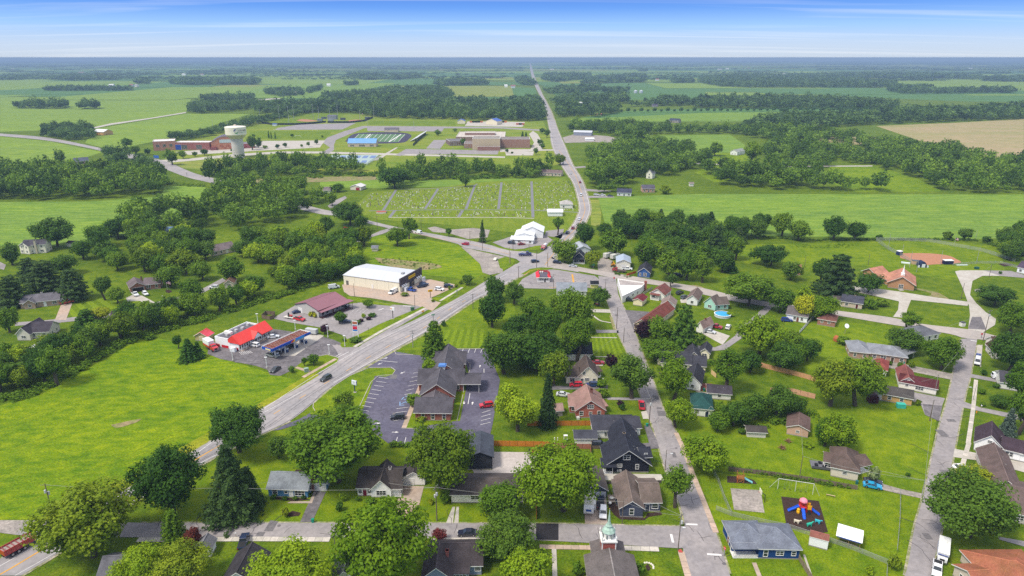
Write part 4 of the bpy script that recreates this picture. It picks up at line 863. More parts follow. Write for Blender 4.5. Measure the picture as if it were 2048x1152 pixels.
Bd('large brown roofed house behind the big dark tree',(1975,990),(2040,1004),20,2.8,'gv',2.6,'#cfc6bd','#6f5f5b',wings=[W((2015,1042),(2080,1056),16,roof='gu',h=2.8,rh=2.6,front=[('w',.3,2,1.2),('d',.6)])])
Bd('house with an orange brown hipped roof at the bottom right corner',(1991,1201),(2115,1200),12,2.7,'hip',2.6,'#cdbfae','#a56a4f',ov=.5,wings=[W((1956,1204),(1992,1202),8,roof='gu',rh=1.8)])
Bd('navy blue house with white trim and a grey hipped roof',(1516,1117),(1597,1119),8.6,2.9,'hip',2.5,'#1f4379','#777c88',front=[('w',.17,.9,1.7,.7),('w',.52,1.6,1.1,1.1),('w',.86,.9,1.1,1.1)],right=[('w',.4)],left=[],
 wings=[W((1466,1117),(1520,1117),2.6,open='rail',h=2.8,rh=.01,roof='shed',rc='#777c88'),W((1463,1104),(1530,1104),7.2,h=2.9,rh=2.3,roof='hip',front=[('w',.35,1.5,1.2),('w',.65,1.5,1.2)],left=[('d',.4)])])
Bd('white storage shed with a rusty roof behind the chain-link fence',(1617,1091),(1654,1101),2.6,2.5,'gu',.7,'#eeeeee','#8d5b50',name='shed',cat='shed',front=[],left=[],right=[],ov=.1)
# ---- bottom edge
Bd('grey blue house with a wide dark brown roof at the bottom edge',(858,1152),(963,1150),8.2,2.9,'gu',2.4,'#7d8b9c','#4b4446',front=[('w',.93,1.2,1.0,1.2)],wings=[W((846,1176),(902,1176),8,roof='gv',rh=2.6,h=2.9,front=[('w',.3,1.0,1.6),('w',.6,1.0,1.6)]),W((902,1166),(936,1166),4,roof='shed',rh=.5,h=2.7,front=[('w',.5,3.0,1.3,.9)])],chimney=(.35,.2,.7,2.7,'#a5493f'))
Bd('cream house with a dark roof under the bright green tree',(662,1185),(722,1183),8,2.9,'gv',2.8,'#ddd7be','#474a50',wings=[W((700,1150),(742,1150),8,roof='gu',rh=2,h=2.8)])
Bd('house with a charcoal gable roof at the bottom beside a pale drive',(448,1185),(512,1185),9,2.9,'gv',2.6,'#d8d5cf','#3f3c40')
Bd('tiny white cottage gable beside the red leaved tree',(393,1116),(422,1115),3.5,2.4,'gv',1.3,'#eceef2','#78787d',front=[('w',.5,.9,1.2)])
Bd('grey roofed house hidden under the maples at the bottom left',(200,1178),(262,1175),8,2.8,'gu',2.4,'#dcd9d2','#6b6a70')
# ---- church with a green spire (its far end towards the street)
def church():
 z=3.9;c=[P(1172,1112,z),P(1264,1112,z)];mid_=(c[0]+c[1])/2
 root=empty('church',(mid_.x,mid_.y,0),label='brick church with a grey roof, white belfry and thin green spire',cat='church')
 w=(c[1]-c[0]).length/2;Ln=26;br=brickmat('#9c4a3e');rm=shingle('#6d6664');tm=WT;y1,y0=0.0,-Ln
 b=MB();b.box(-w,w,y0,y1,0,z)
 for yy in(y0,y1):b.face([(-w,yy,z),(w,yy,z),(0,yy,z+1.7)])
 b.build('wall',br,root)
 r=MB();sl=1.7/w;o=.5;T=.2
 r.prism([(-w-o,z-o*sl+T),(0,z+1.7+T),(w+o,z-o*sl+T),(w+o,z-o*sl),(0,z+1.7),(-w-o,z-o*sl)],y0-.4,y1+.4,'y',mcap=1,side_m=[0,0,1,1,1,1]);ro=r.build('roof',[rm,tm],root)
 MB().box(-.14,.14,y0-.38,y1+.38,z+1.7+T-.05,z+1.7+T+.05).build('ridge_cap',shingle('#9a9390'),ro)
 n=MB();n.box(-w*.66,w*.66,0,4.4,0,z)
 n.face([(-w*.66,4.4,z),(w*.66,4.4,z),(0,4.4,z+1.2)]);n.build('narthex_wall',br,root)
 r=MB();ww=w*.66;sl=1.2/ww
 r.prism([(-ww-o,z-o*sl+T),(0,z+1.2+T),(ww+o,z-o*sl+T),(ww+o,z-o*sl),(0,z+1.2),(-ww-o,z-o*sl)],.4,4.8,'y',mcap=1,side_m=[0,0,1,1,1,1]);r.build('narthex_roof',[rm,tm],root)
 yc=2.3;t=MB();t.box(-1.6,1.6,yc-1.6,yc+1.6,0,z+3.10);t.build('tower',brickmat('#a5382f'),root)
 q=MB()
 for x in(-1.62,1.38):
  for y in(yc-1.62,yc+1.38):q.box(x,x+.24,y,y+.24,z,z+3.15)
 q.box(-1.85,1.85,yc-1.85,yc+1.85,z+3.10,z+3.40);q.build('cornice',tm,root)
 be=MB();be.lathe([(1.6,z+3.40),(1.6,z+3.60),(1.35,z+3.65),(1.3,z+4.90),(1.5,z+5.00),(1.5,z+5.10)],8,(0,yc,0));be.build('belfry',tm,root)
 lo=MB()
 for k in range(8):
  a=math.pi/8+k*math.pi/4;a2=a+.0;cxp,cyp=1.36*math.cos(a),yc+1.36*math.sin(a)
  lo.tube((cxp,cyp,z+3.80),(cxp,cyp,z+4.70),.2,None,6)
 lo.build('louvre',paint('#8d9490'),root)
 pt=MB()
 for sx in(-1.6,1.6):
  for sy in(-1.6,1.6):pt.lathe([(.16,0),(.16,.9),(.24,.95),(.02,1.5)],6,(sx,yc+sy,z+3.40))
 pt.build('pinnacle',tm,root)
 zt=z_at(c[0].y+yc,1018)
 cg_=mat('copper_green',(.36,.50,.42),.7,var=.2,scale=2)
 sp=MB();sp.lathe([(1.6,z+5.10),(1.2,z+5.70),(.7,z+6.10),(.6,z+6.30),(.8,z+6.50),(.5,z+6.90),(.32,z+7.50),(.04,zt)],8,(0,yc,0));sp.build('spire',cg_,root)
 MB().lathe([(.0,zt-.1),(.12,zt+.1),(.0,zt+.3)],6,(0,yc,0)).build('finial',paint('#b98b4a'),root)
church()
def playhouse_pavilion():
 c=[P(1675,1071,2.3),P(1722,1085,2.3),P(1731,1064,2.6),P(1684,1050,2.6)];o=c[0];u=(c[1]-c[0]);L_=u.length;u.normalize();ang=math.atan2(u.y,u.x);D=4.6
 root=empty('picnic_shelter',(o.x,o.y,0),ang,label='open picnic shelter with a plain white roof',cat='shelter')
 MB().prism([(-.3,2.3),(D/2,3.0),(D+.3,2.3),(D+.3,2.42),(D/2,3.12),(-.3,2.42)],-.3,L_+.3,'x').build('roof',paint('#f4f4f2',.5),root)
 MB().box(0,L_,-.32,-.26,2.18,2.4).build('fascia',paint('#3a62b0'),root)
 for x in(.1,L_/2,L_-.1):
  for y in(.1,D-.1):MB().box(x-.07,x+.07,y-.07,y+.07,0,2.35).build('post',paint('#8a6a48'),root)
 for i,x in enumerate((L_*.3,L_*.72)):
  p=Matrix.Rotation(ang,3,'Z')@Vector((x,D*.35,0))+Vector((o.x,o.y,0))
  t=empty('picnic_table',p,ang,label=['weathered picnic table at the left under the white shelter','weathered picnic table at the right under the white shelter'][i],cat='picnic table',group='tables under the shelter');wd=paint('#8f7a60')
  MB().box(-.9,.9,-.38,.38,.72,.77).build('tabletop',wd,t)
  for s in(-1,1):MB().box(-.9,.9,s*.75-.13,s*.75+.13,.42,.46).build('bench',wd,t)
  for s in(-.6,.6):MB().bar((s,-.7,0),(s,.25,.72),.08).bar((s,.7,0),(s,-.25,.72),.08).build('leg',wd,t)
playhouse_pavilion()
# ---- bank
bk=dict(fm='brick')
Bd('long brick bank with crossing dark grey gable roofs and a blue capped cupola',(831,841),(901,842),9,3.2,'gu',2.6,'#9a4436','#57545b',name='bank',cat='bank',fm='brick',ov=.6,left=[('w',.5)],right=[('w',.5)],front=[('w',.22,1.0,1.8,.6),('w',.5,1.0,1.8,.6),('w',.82,1.0,1.8,.6)],
 wings=[W((844,822),(893,822),8,roof='gv',rh=2.0,h=3.2,rc='#655f64',front=[]),W((842,808),(908,808),13,roof='gv',rh=4.0,h=3.4,front=[],rc='#5d5a60'),W((838,783),(926,783),8.5,roof='gu',rh=3.2,h=3.3),W((858,764),(922,764),17,roof='gv',rh=4.0,h=3.3,rc='#5f5c62'),W((872,742),(930,742),8.5,roof='gu',rh=2.6,h=3.3),
  W((926,786),(959,786),8,roof='gu',rh=1.2,h=3.6,open=1)])
def cupola():
 b_=bpy.data.objects['bank'];p=P(884,782);y=p.y+4.2;ox,oy=p.x-b_.location.x,y-b_.location.y
 c=MB().box(ox-.9,ox+.9,oy-.9,oy+.9,5.8,7.8).build('cupola',WT,b_);q=MB();q.box(ox-1.35,ox+1.35,oy-1.2,oy+1.2,7.8,8.05).box(ox-1.0,ox+1.0,oy-.9,oy+.9,8.05,8.3);q.build('cupola_roof',paint('#5b86c4',.4),c)
 for x in(-.55,0,.55):MB().box(ox+x-.18,ox+x+.18,oy-.93,oy-.905,6.3,7.5).build('cupola_louvre',paint('#c8ccd0'),c)
cupola()
# ---- petrol station shop
def station():
 a,b=P(479,702),P(541,671);e_=P(434,691);u=(b-a);L_=u.length;u.normalize();v=Vector((-u.y,u.x,0));D=abs((e_-a).dot(v));ang=math.atan2(u.y,u.x)
 root=empty('petrol_station_shop',a,ang,label='white filling station shop with a bright red roof',cat='shop')
 wm=siding('#eef0f0');red=mat('red_metal_roof',srgb('#e8423a'),.45,var=.06,scale=.5,spec=.4);t=.3;H=4.3
 w=MB();w.box(0,L_,0,t,0,3.4);w.box(0,L_,D-t,D,0,H);w.box(0,t,t,D-t,0,H);w.box(L_-t,L_,t,D-t,0,H);w.build('wall',wm,root)
 MB().box(t,L_-t,t,D-t,3.4,3.6).build('flat_roof',mat('membrane_roof',(.13,.13,.15),.85,var=.2,scale=.8),root)
 m=MB();m.box(-.05,0,.4,D*.36,.1,1.2);m.box(-.05,0,D*.45,D*.74,.1,1.2);m.box(-.05,0,D*.82,D*.97,.1,1.2);m.build('red_wall_band',paint('#c4202c'),root)
 ry=4.2;r=MB();r.prism([(-1.3,3.0),(ry*.62,6.2),(ry+1.0,4.2),(ry+1.0,4.0),(ry*.62,5.9),(-1.3,2.8)],-.5,L_+.5,'x',m=0,mcap=0);r.build('red_roof',red,root)
 g=MB();g.face([(-.45,-1.0,3.0),(-.45,ry*.62,5.9),(-.45,ry+.8,4.0),(-.45,ry+.8,3.0)]);g.face([(L_+.45,-1.0,3.0),(L_+.45,ry*.62,5.9),(L_+.45,ry+.8,4.0),(L_+.45,ry+.8,3.0)]);g.build('gable_end',red,root)
 xm=L_*.5;gb=MB();gb.prism([(xm-2.6,3.0),(xm,5.5),(xm+2.6,3.0),(xm+2.4,2.8),(xm,5.2),(xm-2.4,2.8)],-2.0,ry*.5,'y');gb.build('entrance_gable_roof',red,root)
 MB().face([(xm-2.2,-1.8,2.9),(xm+2.2,-1.8,2.9),(xm,-1.8,5.1)]).build('entrance_gable',wm,root)
 for i in range(7):
  x=L_*(i+.5)/7
  m1,m2=win_meshes(1.9,1.9,'#e9e7e2');o=place(m1,'window',root,(x,0,.7),math.pi);place(m2,'pane',o,(0,0,0))
 for x in np.linspace(.3,L_-.3,8):MB().box(x-.08,x+.08,-1.15,-.99,0,3.0).build('post',WT,root)
 MB().box(0,L_,-1.6,-.05,0,.16).build('pavement',pinkcon,root)
 ub=[MB().box(x,x+1.2,y,y+1.2,3.6,4.5).build('roof_vent_unit',paint('#b5b8b8'),root)for x,y in((3,D*.7),(8,D*.72),(11,D*.68),(15,D*.75))]
 MB().box(L_*.25,L_*.33,D-4,D-.6,3.7,4.9).build('roof_vent_unit',WT,root)
 # canopy over the pumps
 z=5.0;c=[P(544,699,z),P(621,664,z),P(597,659,z),P(521,694,z)];o=c[0];u=c[1]-c[0];W_=u.length;u.normalize();v=Vector((-u.y,u.x,0));Dp=abs((c[3]-c[0]).dot(v));ang=math.atan2(u.y,u.x)
 r=empty('petrol_canopy',(o.x,o.y,0),ang,label='long pump canopy with a blue fascia and rusty ribbed top',cat='canopy')
 MB().box(.2,W_-.2,.2,Dp-.2,z-.6,z-.3).build('deck',mat('rusty_deck',(.52,.46,.43),.8,var=.25,scale=1.0,col2=(.38,.31,.27),scale2=.3),r)
 rb=mat('rust_beam',(.26,.07,.04),.9,var=.2,scale=1.5)
 for k in range(5):y=.8+(Dp-1.6)*k/4;MB().box(.3,W_-.3,y-.15,y+.15,z-.299,z-.05).build('beam',rb,r)
 for k in range(3):x=W_*(.12+.3*k);MB().box(x-.12,x+.12,.3,Dp-.3,z-.049,z+.06).build('beam',rb,r)
 blue=paint('#1d4fae',.4);fs=MB();fs.box(0,W_,-.1,.2,z-.9,z+.1);fs.box(-.1,.2,.2,Dp-.2,z-.9,z+.1);fs.build('blue_fascia',blue,r)
 fw=MB();fw.box(0,W_,Dp-.2,Dp,z-.9,z+.15);fw.box(W_-.2,W_,.2,Dp-.2,z-.9,z+.1);fw.build('white_fascia',WT,r)
 for x0,x1,cc in((.46,.52,'#d23c2e'),(.52,.56,'#f3c63c'),(.56,.80,'#3f9be0')):MB().face([(W_*x0,-.115,z-.88),(W_*x1,-.115,z-.88),(W_*(x1+.04),-.115,z+.08),(W_*(x0+.04),-.115,z+.08)]).build('fascia_stripe',paint(cc,.4),r)
 MB().face([(-.115,.8,z-.75),(-.115,Dp*.62,z-.75),(-.115,Dp*.62,z-.1),(-.115,.8,z-.1)]).build('fascia_panel',paint('#e9d9a0',.4),r)
 for x in(.13,.38,.63,.88):
  for y in(.3,.7):MB().box(W_*x-.2,W_*x+.2,Dp*y-.2,Dp*y+.2,0,z-.6).build('column',paint('#d5d8da'),r)
 i=0
 for x in(.13,.38,.63,.88):
  for y in(.3,.7):
   p=Matrix.Rotation(ang,3,'Z')@Vector((W_*x+1.1,Dp*y,0))+Vector((o.x,o.y,0))
   t=empty('fuel_pump',p,ang,label='%s fuel pump under the long canopy, counted from its near end'%ordinal(i),cat='fuel pump',group='pumps under the canopy')
   MB().box(-.45,.45,-.3,.3,.15,1.4).build('cabinet',paint('#26406f'),t);MB().box(-.46,.46,-.31,.31,1.4,1.9).build('display_head',paint('#cfd3d8'),t);MB().box(-.7,.7,-.5,.5,0,.15).build('plinth',concrete,t);i+=1
station()
Bd('grey metal restaurant building with a dull maroon roof and covered porch',(592,623),(638,636),17.0,3.6,'gv',2.2,'#b9b7b3','#8d5f68',trim='#4c3238',name='restaurant',cat='restaurant',rmetal=True,front=[('g',.2,2.6,2.4),('w',.8,1.6,1.4)],right=[('w',.15),('w',.3),('d',.5),('w',.65),('w',.85)],left=[],
 wings=[W((637,635),(645,638),17.0,open='rail',h=3.0,rh=.7,roof='shed')])
def store():
 a,b=P(688,569),P(801,585);u=(b-a);L_=u.length;u.normalize();ang=math.atan2(u.y,u.x);D=21;H=5.2
 root=empty('store',a,ang,label='big cream metal store with a pale roof and dark sign front',cat='store')
 cw=mat('cream_panel',srgb('#e9e2cc'),.7,var=.06,scale=.8,bump=.2,bscale=2,stretch=(8,8,.3))
 for k in range(5):x=L_*k/5;MB().box(x+.04,L_*(k+1)/5-.04,0,.2,.1,H).build('wall_panel',cw,root)
 MB().box(0,L_,.2,.35,0,H-.05).build('wall_frame',paint('#a89e86'),root)
 MB().box(0,.2,.35,D,0,H).build('end_wall',cw,root);MB().box(.2,L_,D-.2,D,0,H).build('back_wall',cw,root);MB().box(L_-.3,L_,.35,D-.2,0,2.9).build('front_wall',cw,root)
 MB().prism([(-.3,H),(D/2,H+1.3),(D+.3,H),(D+.3,H-.15),(D/2,H+1.15),(-.3,H-.15)],-.2,L_-.2,'x').build('roof',mat('pale_metal_roof',srgb('#c9ccd2'),.5,var=.05,scale=.3,bump=.15,bscale=1.2,stretch=(4,.1,1)),root)
 MB().box(.0,L_,-.22,-.06,H-.25,H-.05).build('gutter',WT,root)
 MB().box(L_-.25,L_+.35,-.3,D+.3,3.0,H+1.9).build('sign_fascia',siding('#514a4e'),root)
 s=MB().box(L_+.36,L_+.46,D*.36,D*.68,4.6,6.0).build('sign_panel',paint('#f2c522',.4),root)
 text('DOLLAR GENERAL',.84,root,Matrix.Translation((L_+.47,D*.52,5.28))@Matrix.Rotation(math.pi/2,4,'Z')@Matrix.Rotation(math.pi/2,4,'X'),paint('#151515'))
 for y in(.06,.14,.22,.76,.84,.93):MB().prism([(L_+.36,2.6),(L_+.36,3.4),(L_+1.1,2.6)],D*y-.5,D*y+.5,'y').build('awning',paint('#e6e4e2'),root)
 e_=MB().box(L_+.0,L_+.5,D*.42,D*.62,.1,3.0).build('entrance',paint('#3b3a3f'),root);MB().box(L_+.5,L_+.55,D*.45,D*.59,.2,2.6).build('glass_door',glass,e_)
 MB().box(1.5,2.9,-.12,-.02,.1,2.4).build('door',paint('#6c6a66'),root);MB().box(L_*.5,L_*.5+1,-.12,-.02,.1,2.2).build('door',WT,root);MB().box(L_-2.2,L_-1.3,-.12,-.02,.1,2.2).build('door',paint('#8d8a84'),root)
 MB().box(L_*.86,L_*.9,D*.42,D*.5,H+.6,H+1.9).build('roof_unit',paint('#9a9c9e'),root)
 MB().box(L_+.5,L_+3.0,0,D,0,.14).build('pavement',pinkcon,root)
 for i,y in enumerate((.13,.97)):
  p=Matrix.Rotation(ang,3,'Z')@Vector((L_+1.6,D*y,.14))+a
  t=empty('ice_freezer',p,ang,label=['white ice cabinet near the left end of the store front','white ice cabinet near the far end of the store front'][i],cat='freezer');MB().box(-.5,.5,-1.1,1.1,0,2.0).build('cabinet',paint('#eef0f2'),t)
  for q in(-.7,0,.7):MB().box(.5,.54,q-.28,q+.28,.5,1.8).build('door',paint('#b9c3cc'),t)
store()
# ---- diner with a red mansard
def diner():
 a,b=P(1074,565),P(1100,565);L_=(b-a).length;D=9;root=empty('drive_in_restaurant',a,0,label='small drive-in diner with a bright red mansard roof',cat='restaurant')
 MB().box(.2,L_-.2,.2,D-.2,0,2.8).build('wall',siding('#e9e6e2'),root);red=mat('red_mansard',srgb('#e02634'),.4,spec=.4)
 m=MB();o,i_=-.5,.9
 q=lambda e_,z:[(e_,e_,z),(L_-e_,e_,z),(L_-e_,D-e_,z),(e_,D-e_,z)]
 lo,hi,inn=q(o,2.6),q(i_,4.2),q(i_+.12,4.2)
 for k in range(4):
  j=(k+1)%4
  if k==0: # the front is open over the counter: only its corners slope
   m.face([lo[0],(1.2,o,2.6),(1.4,i_,4.2),hi[0]]);m.face([(L_-1.2,o,2.6),lo[1],hi[1],(L_-1.4,i_,4.2)]);continue
  m.face([lo[k],lo[j],hi[j],hi[k]])
 m.build('mansard',red,root);r=MB()
 for k in range(1,4):
  j=(k+1)%4;r.face([hi[k],hi[j],inn[j],inn[k]]);r.face([inn[k],inn[j],(*inn[j][:2],3.2),(*inn[k][:2],3.2)])
 r.build('mansard_inner',paint('#b84a52'),root);MB().box(.95,L_-.95,-.3,D-.95,2.9,3.2).build('flat_roof',mat('diner_roof',(.12,.11,.14),.85,var=.2,scale=1),root)
 MB().box(-.4,L_+.4,-.5,-.3,2.5,2.8).build('fascia',WT,root)
 for x in(1.9,3.0):MB().lathe([(.35,3.2),(.35,3.9),(.5,4.0),(0,4.2)],10,(x,D*.7,0)).build('roof_fan',WT,root)
 for x,w in((.25,1.0),(.42,1.2),(.75,1.6)):
  m1,m2=win_meshes(w,1.1,'#e9e7e2');oo=place(m1,'window',root,(L_*x,.2,1.2),math.pi);place(m2,'pane',oo,(0,0,0))
 MB().box(L_*.56,L_*.66,.1,.19,.1,2.1).build('door',paint('#22222a'),root)
diner()
Bd('bright white metal roofed store at the main junction',(1022,487),(1066,489),7,2.8,'gu',1.2,'#e9eaea','#e9ebee',name='store',cat='store',rmetal=True,wings=[W((1030,481),(1067,482),(1089,472),roof='gv',h=3.4,rh=1.6),W((1042,476),(1086,477),14,roof='gv',h=4.4,rh=3.2,front=[])])
Bd('grey roofed white house behind the street tree at the junction',(1152,512),(1180,511),11,4,'gv',1.8,'#cfd3d8','#aab0b8',rmetal=True)
Bd('dark cottage with a white porch and lettered gable at the junction',(1147,525),(1169,526),7,3.0,'gv',3.0,'#3b4552','#3b3f49',wings=[W((1146,527.5),(1169,528.5),2.2,open='rail',h=2.6,rh=.5,roof='shed')])
Bd('white metal workshop with a pale blue grey roof',(1233,539),(1260,540),(1281,529),4.2,'gv',1.5,'#e4e0d2','#a9b6c8',name='workshop',cat='workshop',rmetal=True,front=[('g',.5,3,3)],left=[],right=[])
Bd('blue cottage with white trim and a black roof by main street',(1275,554),(1299,556),(1321,545),2.9,'gv',2.4,'#3c5f96','#3d3d45',front=[('w',.6,1.6,1.5),('w',.2,.8,1.4)],right=[('w',.15),('w',.35),('w',.55),('w',.75)])
def wedge():
 z=3.6;c=[P(1245,592,z),P(1283,574,z),P(1291,565,z),P(1235,557,z)];o=c[0]
 root=empty('white_wedge_building',(o.x,o.y,0),label='white flat roofed building with a sharp triangular plan at the street fork',cat='building')
 q=[(v.x-o.x,v.y-o.y)for v in c]
 w=MB()
 for k in range(4):j=(k+1)%4;w.face([(*q[k],0),(*q[j],0),(*q[j],z),(*q[k],z)])
 w.build('wall',siding('#eceae8'),root);cx_=sum(x for x,y in q)/4;cy_=sum(y for x,y in q)/4;inn=[(cx_+(x-cx_)*.93,cy_+(y-cy_)*.93)for x,y in q]
 t=MB()
 for k in range(4):j=(k+1)%4;t.face([(*q[k],z),(*q[j],z),(*inn[j],z),(*inn[k],z)]);t.face([(*inn[k],z),(*inn[j],z),(*inn[j],z-.4),(*inn[k],z-.4)])
 t.build('parapet',WT,root);m2=[((inn[0][0]+2*inn[3][0])/3,(inn[0][1]+2*inn[3][1])/3),((inn[1][0]+inn[2][0])/2,(inn[1][1]+inn[2][1])/2)]
 MB().face([(*inn[0],z-.38),(*inn[1],z-.38),(*m2[1],z-.38),(*m2[0],z-.38)]).build('white_membrane_roof',paint('#f2f2f2'),root)
 MB().face([(*m2[0],z-.38),(*m2[1],z-.38),(*inn[2],z-.38),(*inn[3],z-.38)]).build('stained_roof',mat('stained_roof',(.45,.40,.38),.85,var=.25,scale=.7,col2=(.32,.28,.27),scale2=.2),root)
 MB().box(q[2][0]-.8,q[2][0]+.3,q[2][1]-2.2,q[2][1]-.9,0,z+1.2).build('chimney',brickmat('#9c4a3e'),root)
 u=(Vector(c[1])-Vector(c[0]));u.z=0;L_=u.length;ang=math.atan2(u.y,u.x)
 for f in(.3,.55,.8):m1,m2_=win_meshes(1.1,1.1,'#e9e7e2');o_=place(m1,'window',root,(u.x*f,u.y*f,1.1),ang+math.pi);place(m2_,'pane',o_,(0,0,0))
wedge()
Bd('white house with a red brown gable roof below main street',(1300,597),(1328,602),(1346,591),3.0,'gv',2.4,'#e6e3dc','#7f524b',wings=[W((1300,599),(1317,602),2.5,open='rail',roof='shed',h=2.6,rh=.6)])
Bd('cream garage with a dark red roof behind the wedge building',(1266,610),(1284,613),(1300,605),2.6,'gv',1.0,'#e3d8b4','#74343a',name='garage',cat='garage',front=[],left=[],right=[])
Bd('grey garage with a brown pyramid roof beside the long red brown roof',(1322,618),(1349,621),7,2.6,'gv',2.0,'#cfd0d4','#8f7f78',name='garage',cat='garage',front=[('w',.6)],left=[],right=[])
Bd('small white house with a brown roof north of the mint cottage',(1373,609),(1394,612),(1414,598),3.0,'gv',2.0,'#e7e8e8','#7a6a64')
Bd('mint green cottage with a grey brown roof beside the round pool',(1408,616),(1430,622),(1442,616),3.1,'gv',2.8,'#a9d6c6','#6f645f',wings=[W((1430,621),(1456,619),6,roof='gu',rh=2.2,h=2.9)])
Bd('long tan building with a red brown roof beside the grey parking lot',(1268,660),(1298,667),27,3.0,'gv',2.6,'#d8c6a8','#7f4a41',left=[('w',.2),('w',.5),('w',.8)],name='long_building',cat='building')
Bd('white garage with a pinkish brown roof and a carport',(1392,664),(1405,668),(1425,658),2.8,'gv',2.2,'#e9e6e1','#937c75',name='garage',cat='garage',front=[],right=[('w',.5)],chimney=(.5,.5,.6,2.8,'#8a4a3c'))
# ---- modern church
Bd('modern brick church with a salmon roof and white steeple',(1775,575),(1827,582),16,3.2,'gv',3.4,'#c48d5f','#bd8671',name='church',cat='church',fm='brick',ov=.8,front=[('w',.5,1.9,2.0,.5)],left=[],right=[],wings=[W((1745,563),(1778,571),9,roof='gu',rh=2.2,h=3.0,front=[('w',.3),('w',.6)]),W((1724,552),(1750,560),9,roof='gv',rh=2.2,h=3.0,front=[])])
def steeple():
 r=[o for o in bpy.data.objects if o.name.startswith('church')and o.get('label','').startswith('modern')][0]
 L_,D,ang=frame_of(r);p=Matrix.Rotation(ang,3,'Z')@Vector((L_/2,3.0,0))
 s=MB().lathe([(1.0,5.6),(1.0,7.8),(.6,7.9),(.55,8.8),(.4,9.0),(.03,12.2)],6,(p.x,p.y,0)).build('steeple',paint('#f4f4f4'),r)
 m=Matrix.Rotation(ang,3,'Z')@Vector((L_/2,-1.2,0));MB().box(m.x-1,m.x+1,m.y-1.5,m.y+.6,0,.25).build('front_steps',concrete,r)
steeple()
Bd('small building with a salmon roof left of the dark evergreen',(1572,548),(1600,551),9,2.8,'gu',1.8,'#c39a74','#bd8571')
Bd('white house with a blue base and dark roof at the right edge',(2033,545),(2060,551),9,3.2,'gu',2.4,'#e6e9ec','#54485a')
# ---- left neighbourhood
Bd('low brick ranch with a grey roof and a white garage door',(43,618),(120,610),9,2.8,'gu',2.2,'#b89c84','#6f6c72',fm='brick',wings=[W((117,609),(150,604),8,roof='gu',rh=1.8,h=2.8,front=[('g',.4,4.6,2.2)]),W((50,619),(72,617),8,roof='gv',rh=1.6,h=2.8)],chimney=(.5,.6,.8,2.8,'#d8d4ce'))
Bd('brick house with a grey brown roof and two white vehicles outside',(262,586),(292,581),10,2.8,'gv',2.0,'#a5644e','#73686a',fm='brick',front=[('g',.5,5,2.2,0,'#2a2426')],wings=[W((290,580),(322,577),9,roof='gu',rh=2.0,h=2.8)],chimney=(.95,.8,.8,2.4,'#8a6a5c'))
Bd('white two storey house by the soybean field',(48,508),(93,506),8,5.4,'gu',2.0,'#e6e1cf','#55525a',wings=[W((42,507),(60,509),7,roof='gv',rh=2.0,h=5.0)],chimney=(.6,-.05,1.0,2.6,'#d5cdb6'))
Bd('tiny cream shed with a dark roof at the field edge',(135,494),(155,495),4,2.4,'gu',1.0,'#e4dcc4','#4b4448',name='shed',cat='shed',front=[],left=[],right=[])
Bd('house with a long grey brown roof beside a dark purple tree',(426,513),(472,503),10,2.8,'gu',2.4,'#c8b8a0','#766a6c')
Bd('shed with a light blue metal roof among the trees',(333,469),(361,468),7,2.8,'gu',1.4,'#c5cdd4','#7fa3cf',name='shed',cat='shed',rmetal=True,front=[])
Bd('beige house with a dark roof, two skylights and a rear deck',(36,681),(62,681),11,3.0,'gv',2.6,'#cfcabd','#4b464e',wings=[W((60,678),(100,676),9,roof='gu',rh=2.6,h=3.0)])
Bd('long house with a dark purple brown roof under the yellow tree',(222,657),(288,652),10,2.9,'gu',3.0,'#d9d2c2','#4a4046',chimney=(.5,.3,.8,3.4,'#8a7a74'))
Bd('little open shed with a white roof beside the hedgerow',(65,707),(86,707),5,2.4,'shed',.4,'#b99c7a','#eef0f4',name='shed',cat='shed',rmetal=True,front=[('g',.5,2.4,1.8,0,'#3a3430')],left=[],right=[])  # dark front panel is the shade of the open bay, painted in
Bd('wooden garden barn with a red roof beside the filling station',(391,681),(416,683),4,2.2,'gv',1.6,'#b7a878','#d8545a',name='shed',cat='shed',front=[('d',.5,1.6,1.8,.05,'#cabf98')],left=[],right=[])
Bd('small brown roofed house right of the lane among trees',(450,577),(468,576),7,2.7,'gv',1.6,'#c9bfae','#7a6050')
Bd('brick house corner with a dark roof in a woodland clearing',(553,479),(572,478),8,2.8,'gu',2.0,'#a5644e','#5a5054',fm='brick')
Bd('grey blue roofed house between trees left of the sloping meadow',(700,484),(728,484),9,3.2,'gu',2.4,'#ccd2d8','#7d93ab')
Bd('tiny grey roofed shed at the edge of the sloping meadow',(744,503),(755,503),4,2.2,'gu',.9,'#c9c3b4','#7a7c86',name='shed',cat='shed',front=[],left=[],right=[])
Bd('small barn with a pale roof and red doors by the cemetery',(701,380),(722,381),10,3.0,'gv',1.6,'#ddd6c6','#d8d4d4',name='barn',cat='barn',rmetal=True,front=[('g',.7,3.6,2.6,0,'#9a3038')],left=[],right=[])
Bd('cottage with a grey roof half hidden left of the cemetery',(647,387),(660,387),8,2.8,'gu',2.0,'#d8d4c8','#7a6f70')
Bd('white cemetery maintenance building with a white roof',(1096,433),(1125,433),10,3.2,'gu',1.2,'#eceef0','#eceef0',name='metal_building',cat='outbuilding',rmetal=True,front=[],left=[],right=[])
Bd('white cemetery chapel with a grey hipped roof',(1121,417),(1145,417),9,3.2,'hip',2.6,'#e9e7e2','#b9b4b0')
Bd('long brown roofed house beside the north highway',(1080,351),(1122,353),10,3.0,'gu',2.2,'#c9bca6','#7a6a68',name='house')
Bd('cream gabled farmhouse among trees east of the highway',(1292,357),(1304,358),9,5,'gv',3.4,'#e6e3d2','#77777c')
Bd('brick house with a grey roof and small tower at the field corner',(1285,385),(1309,385),9,3.4,'gu',2.4,'#b98f7c','#5d5a66')
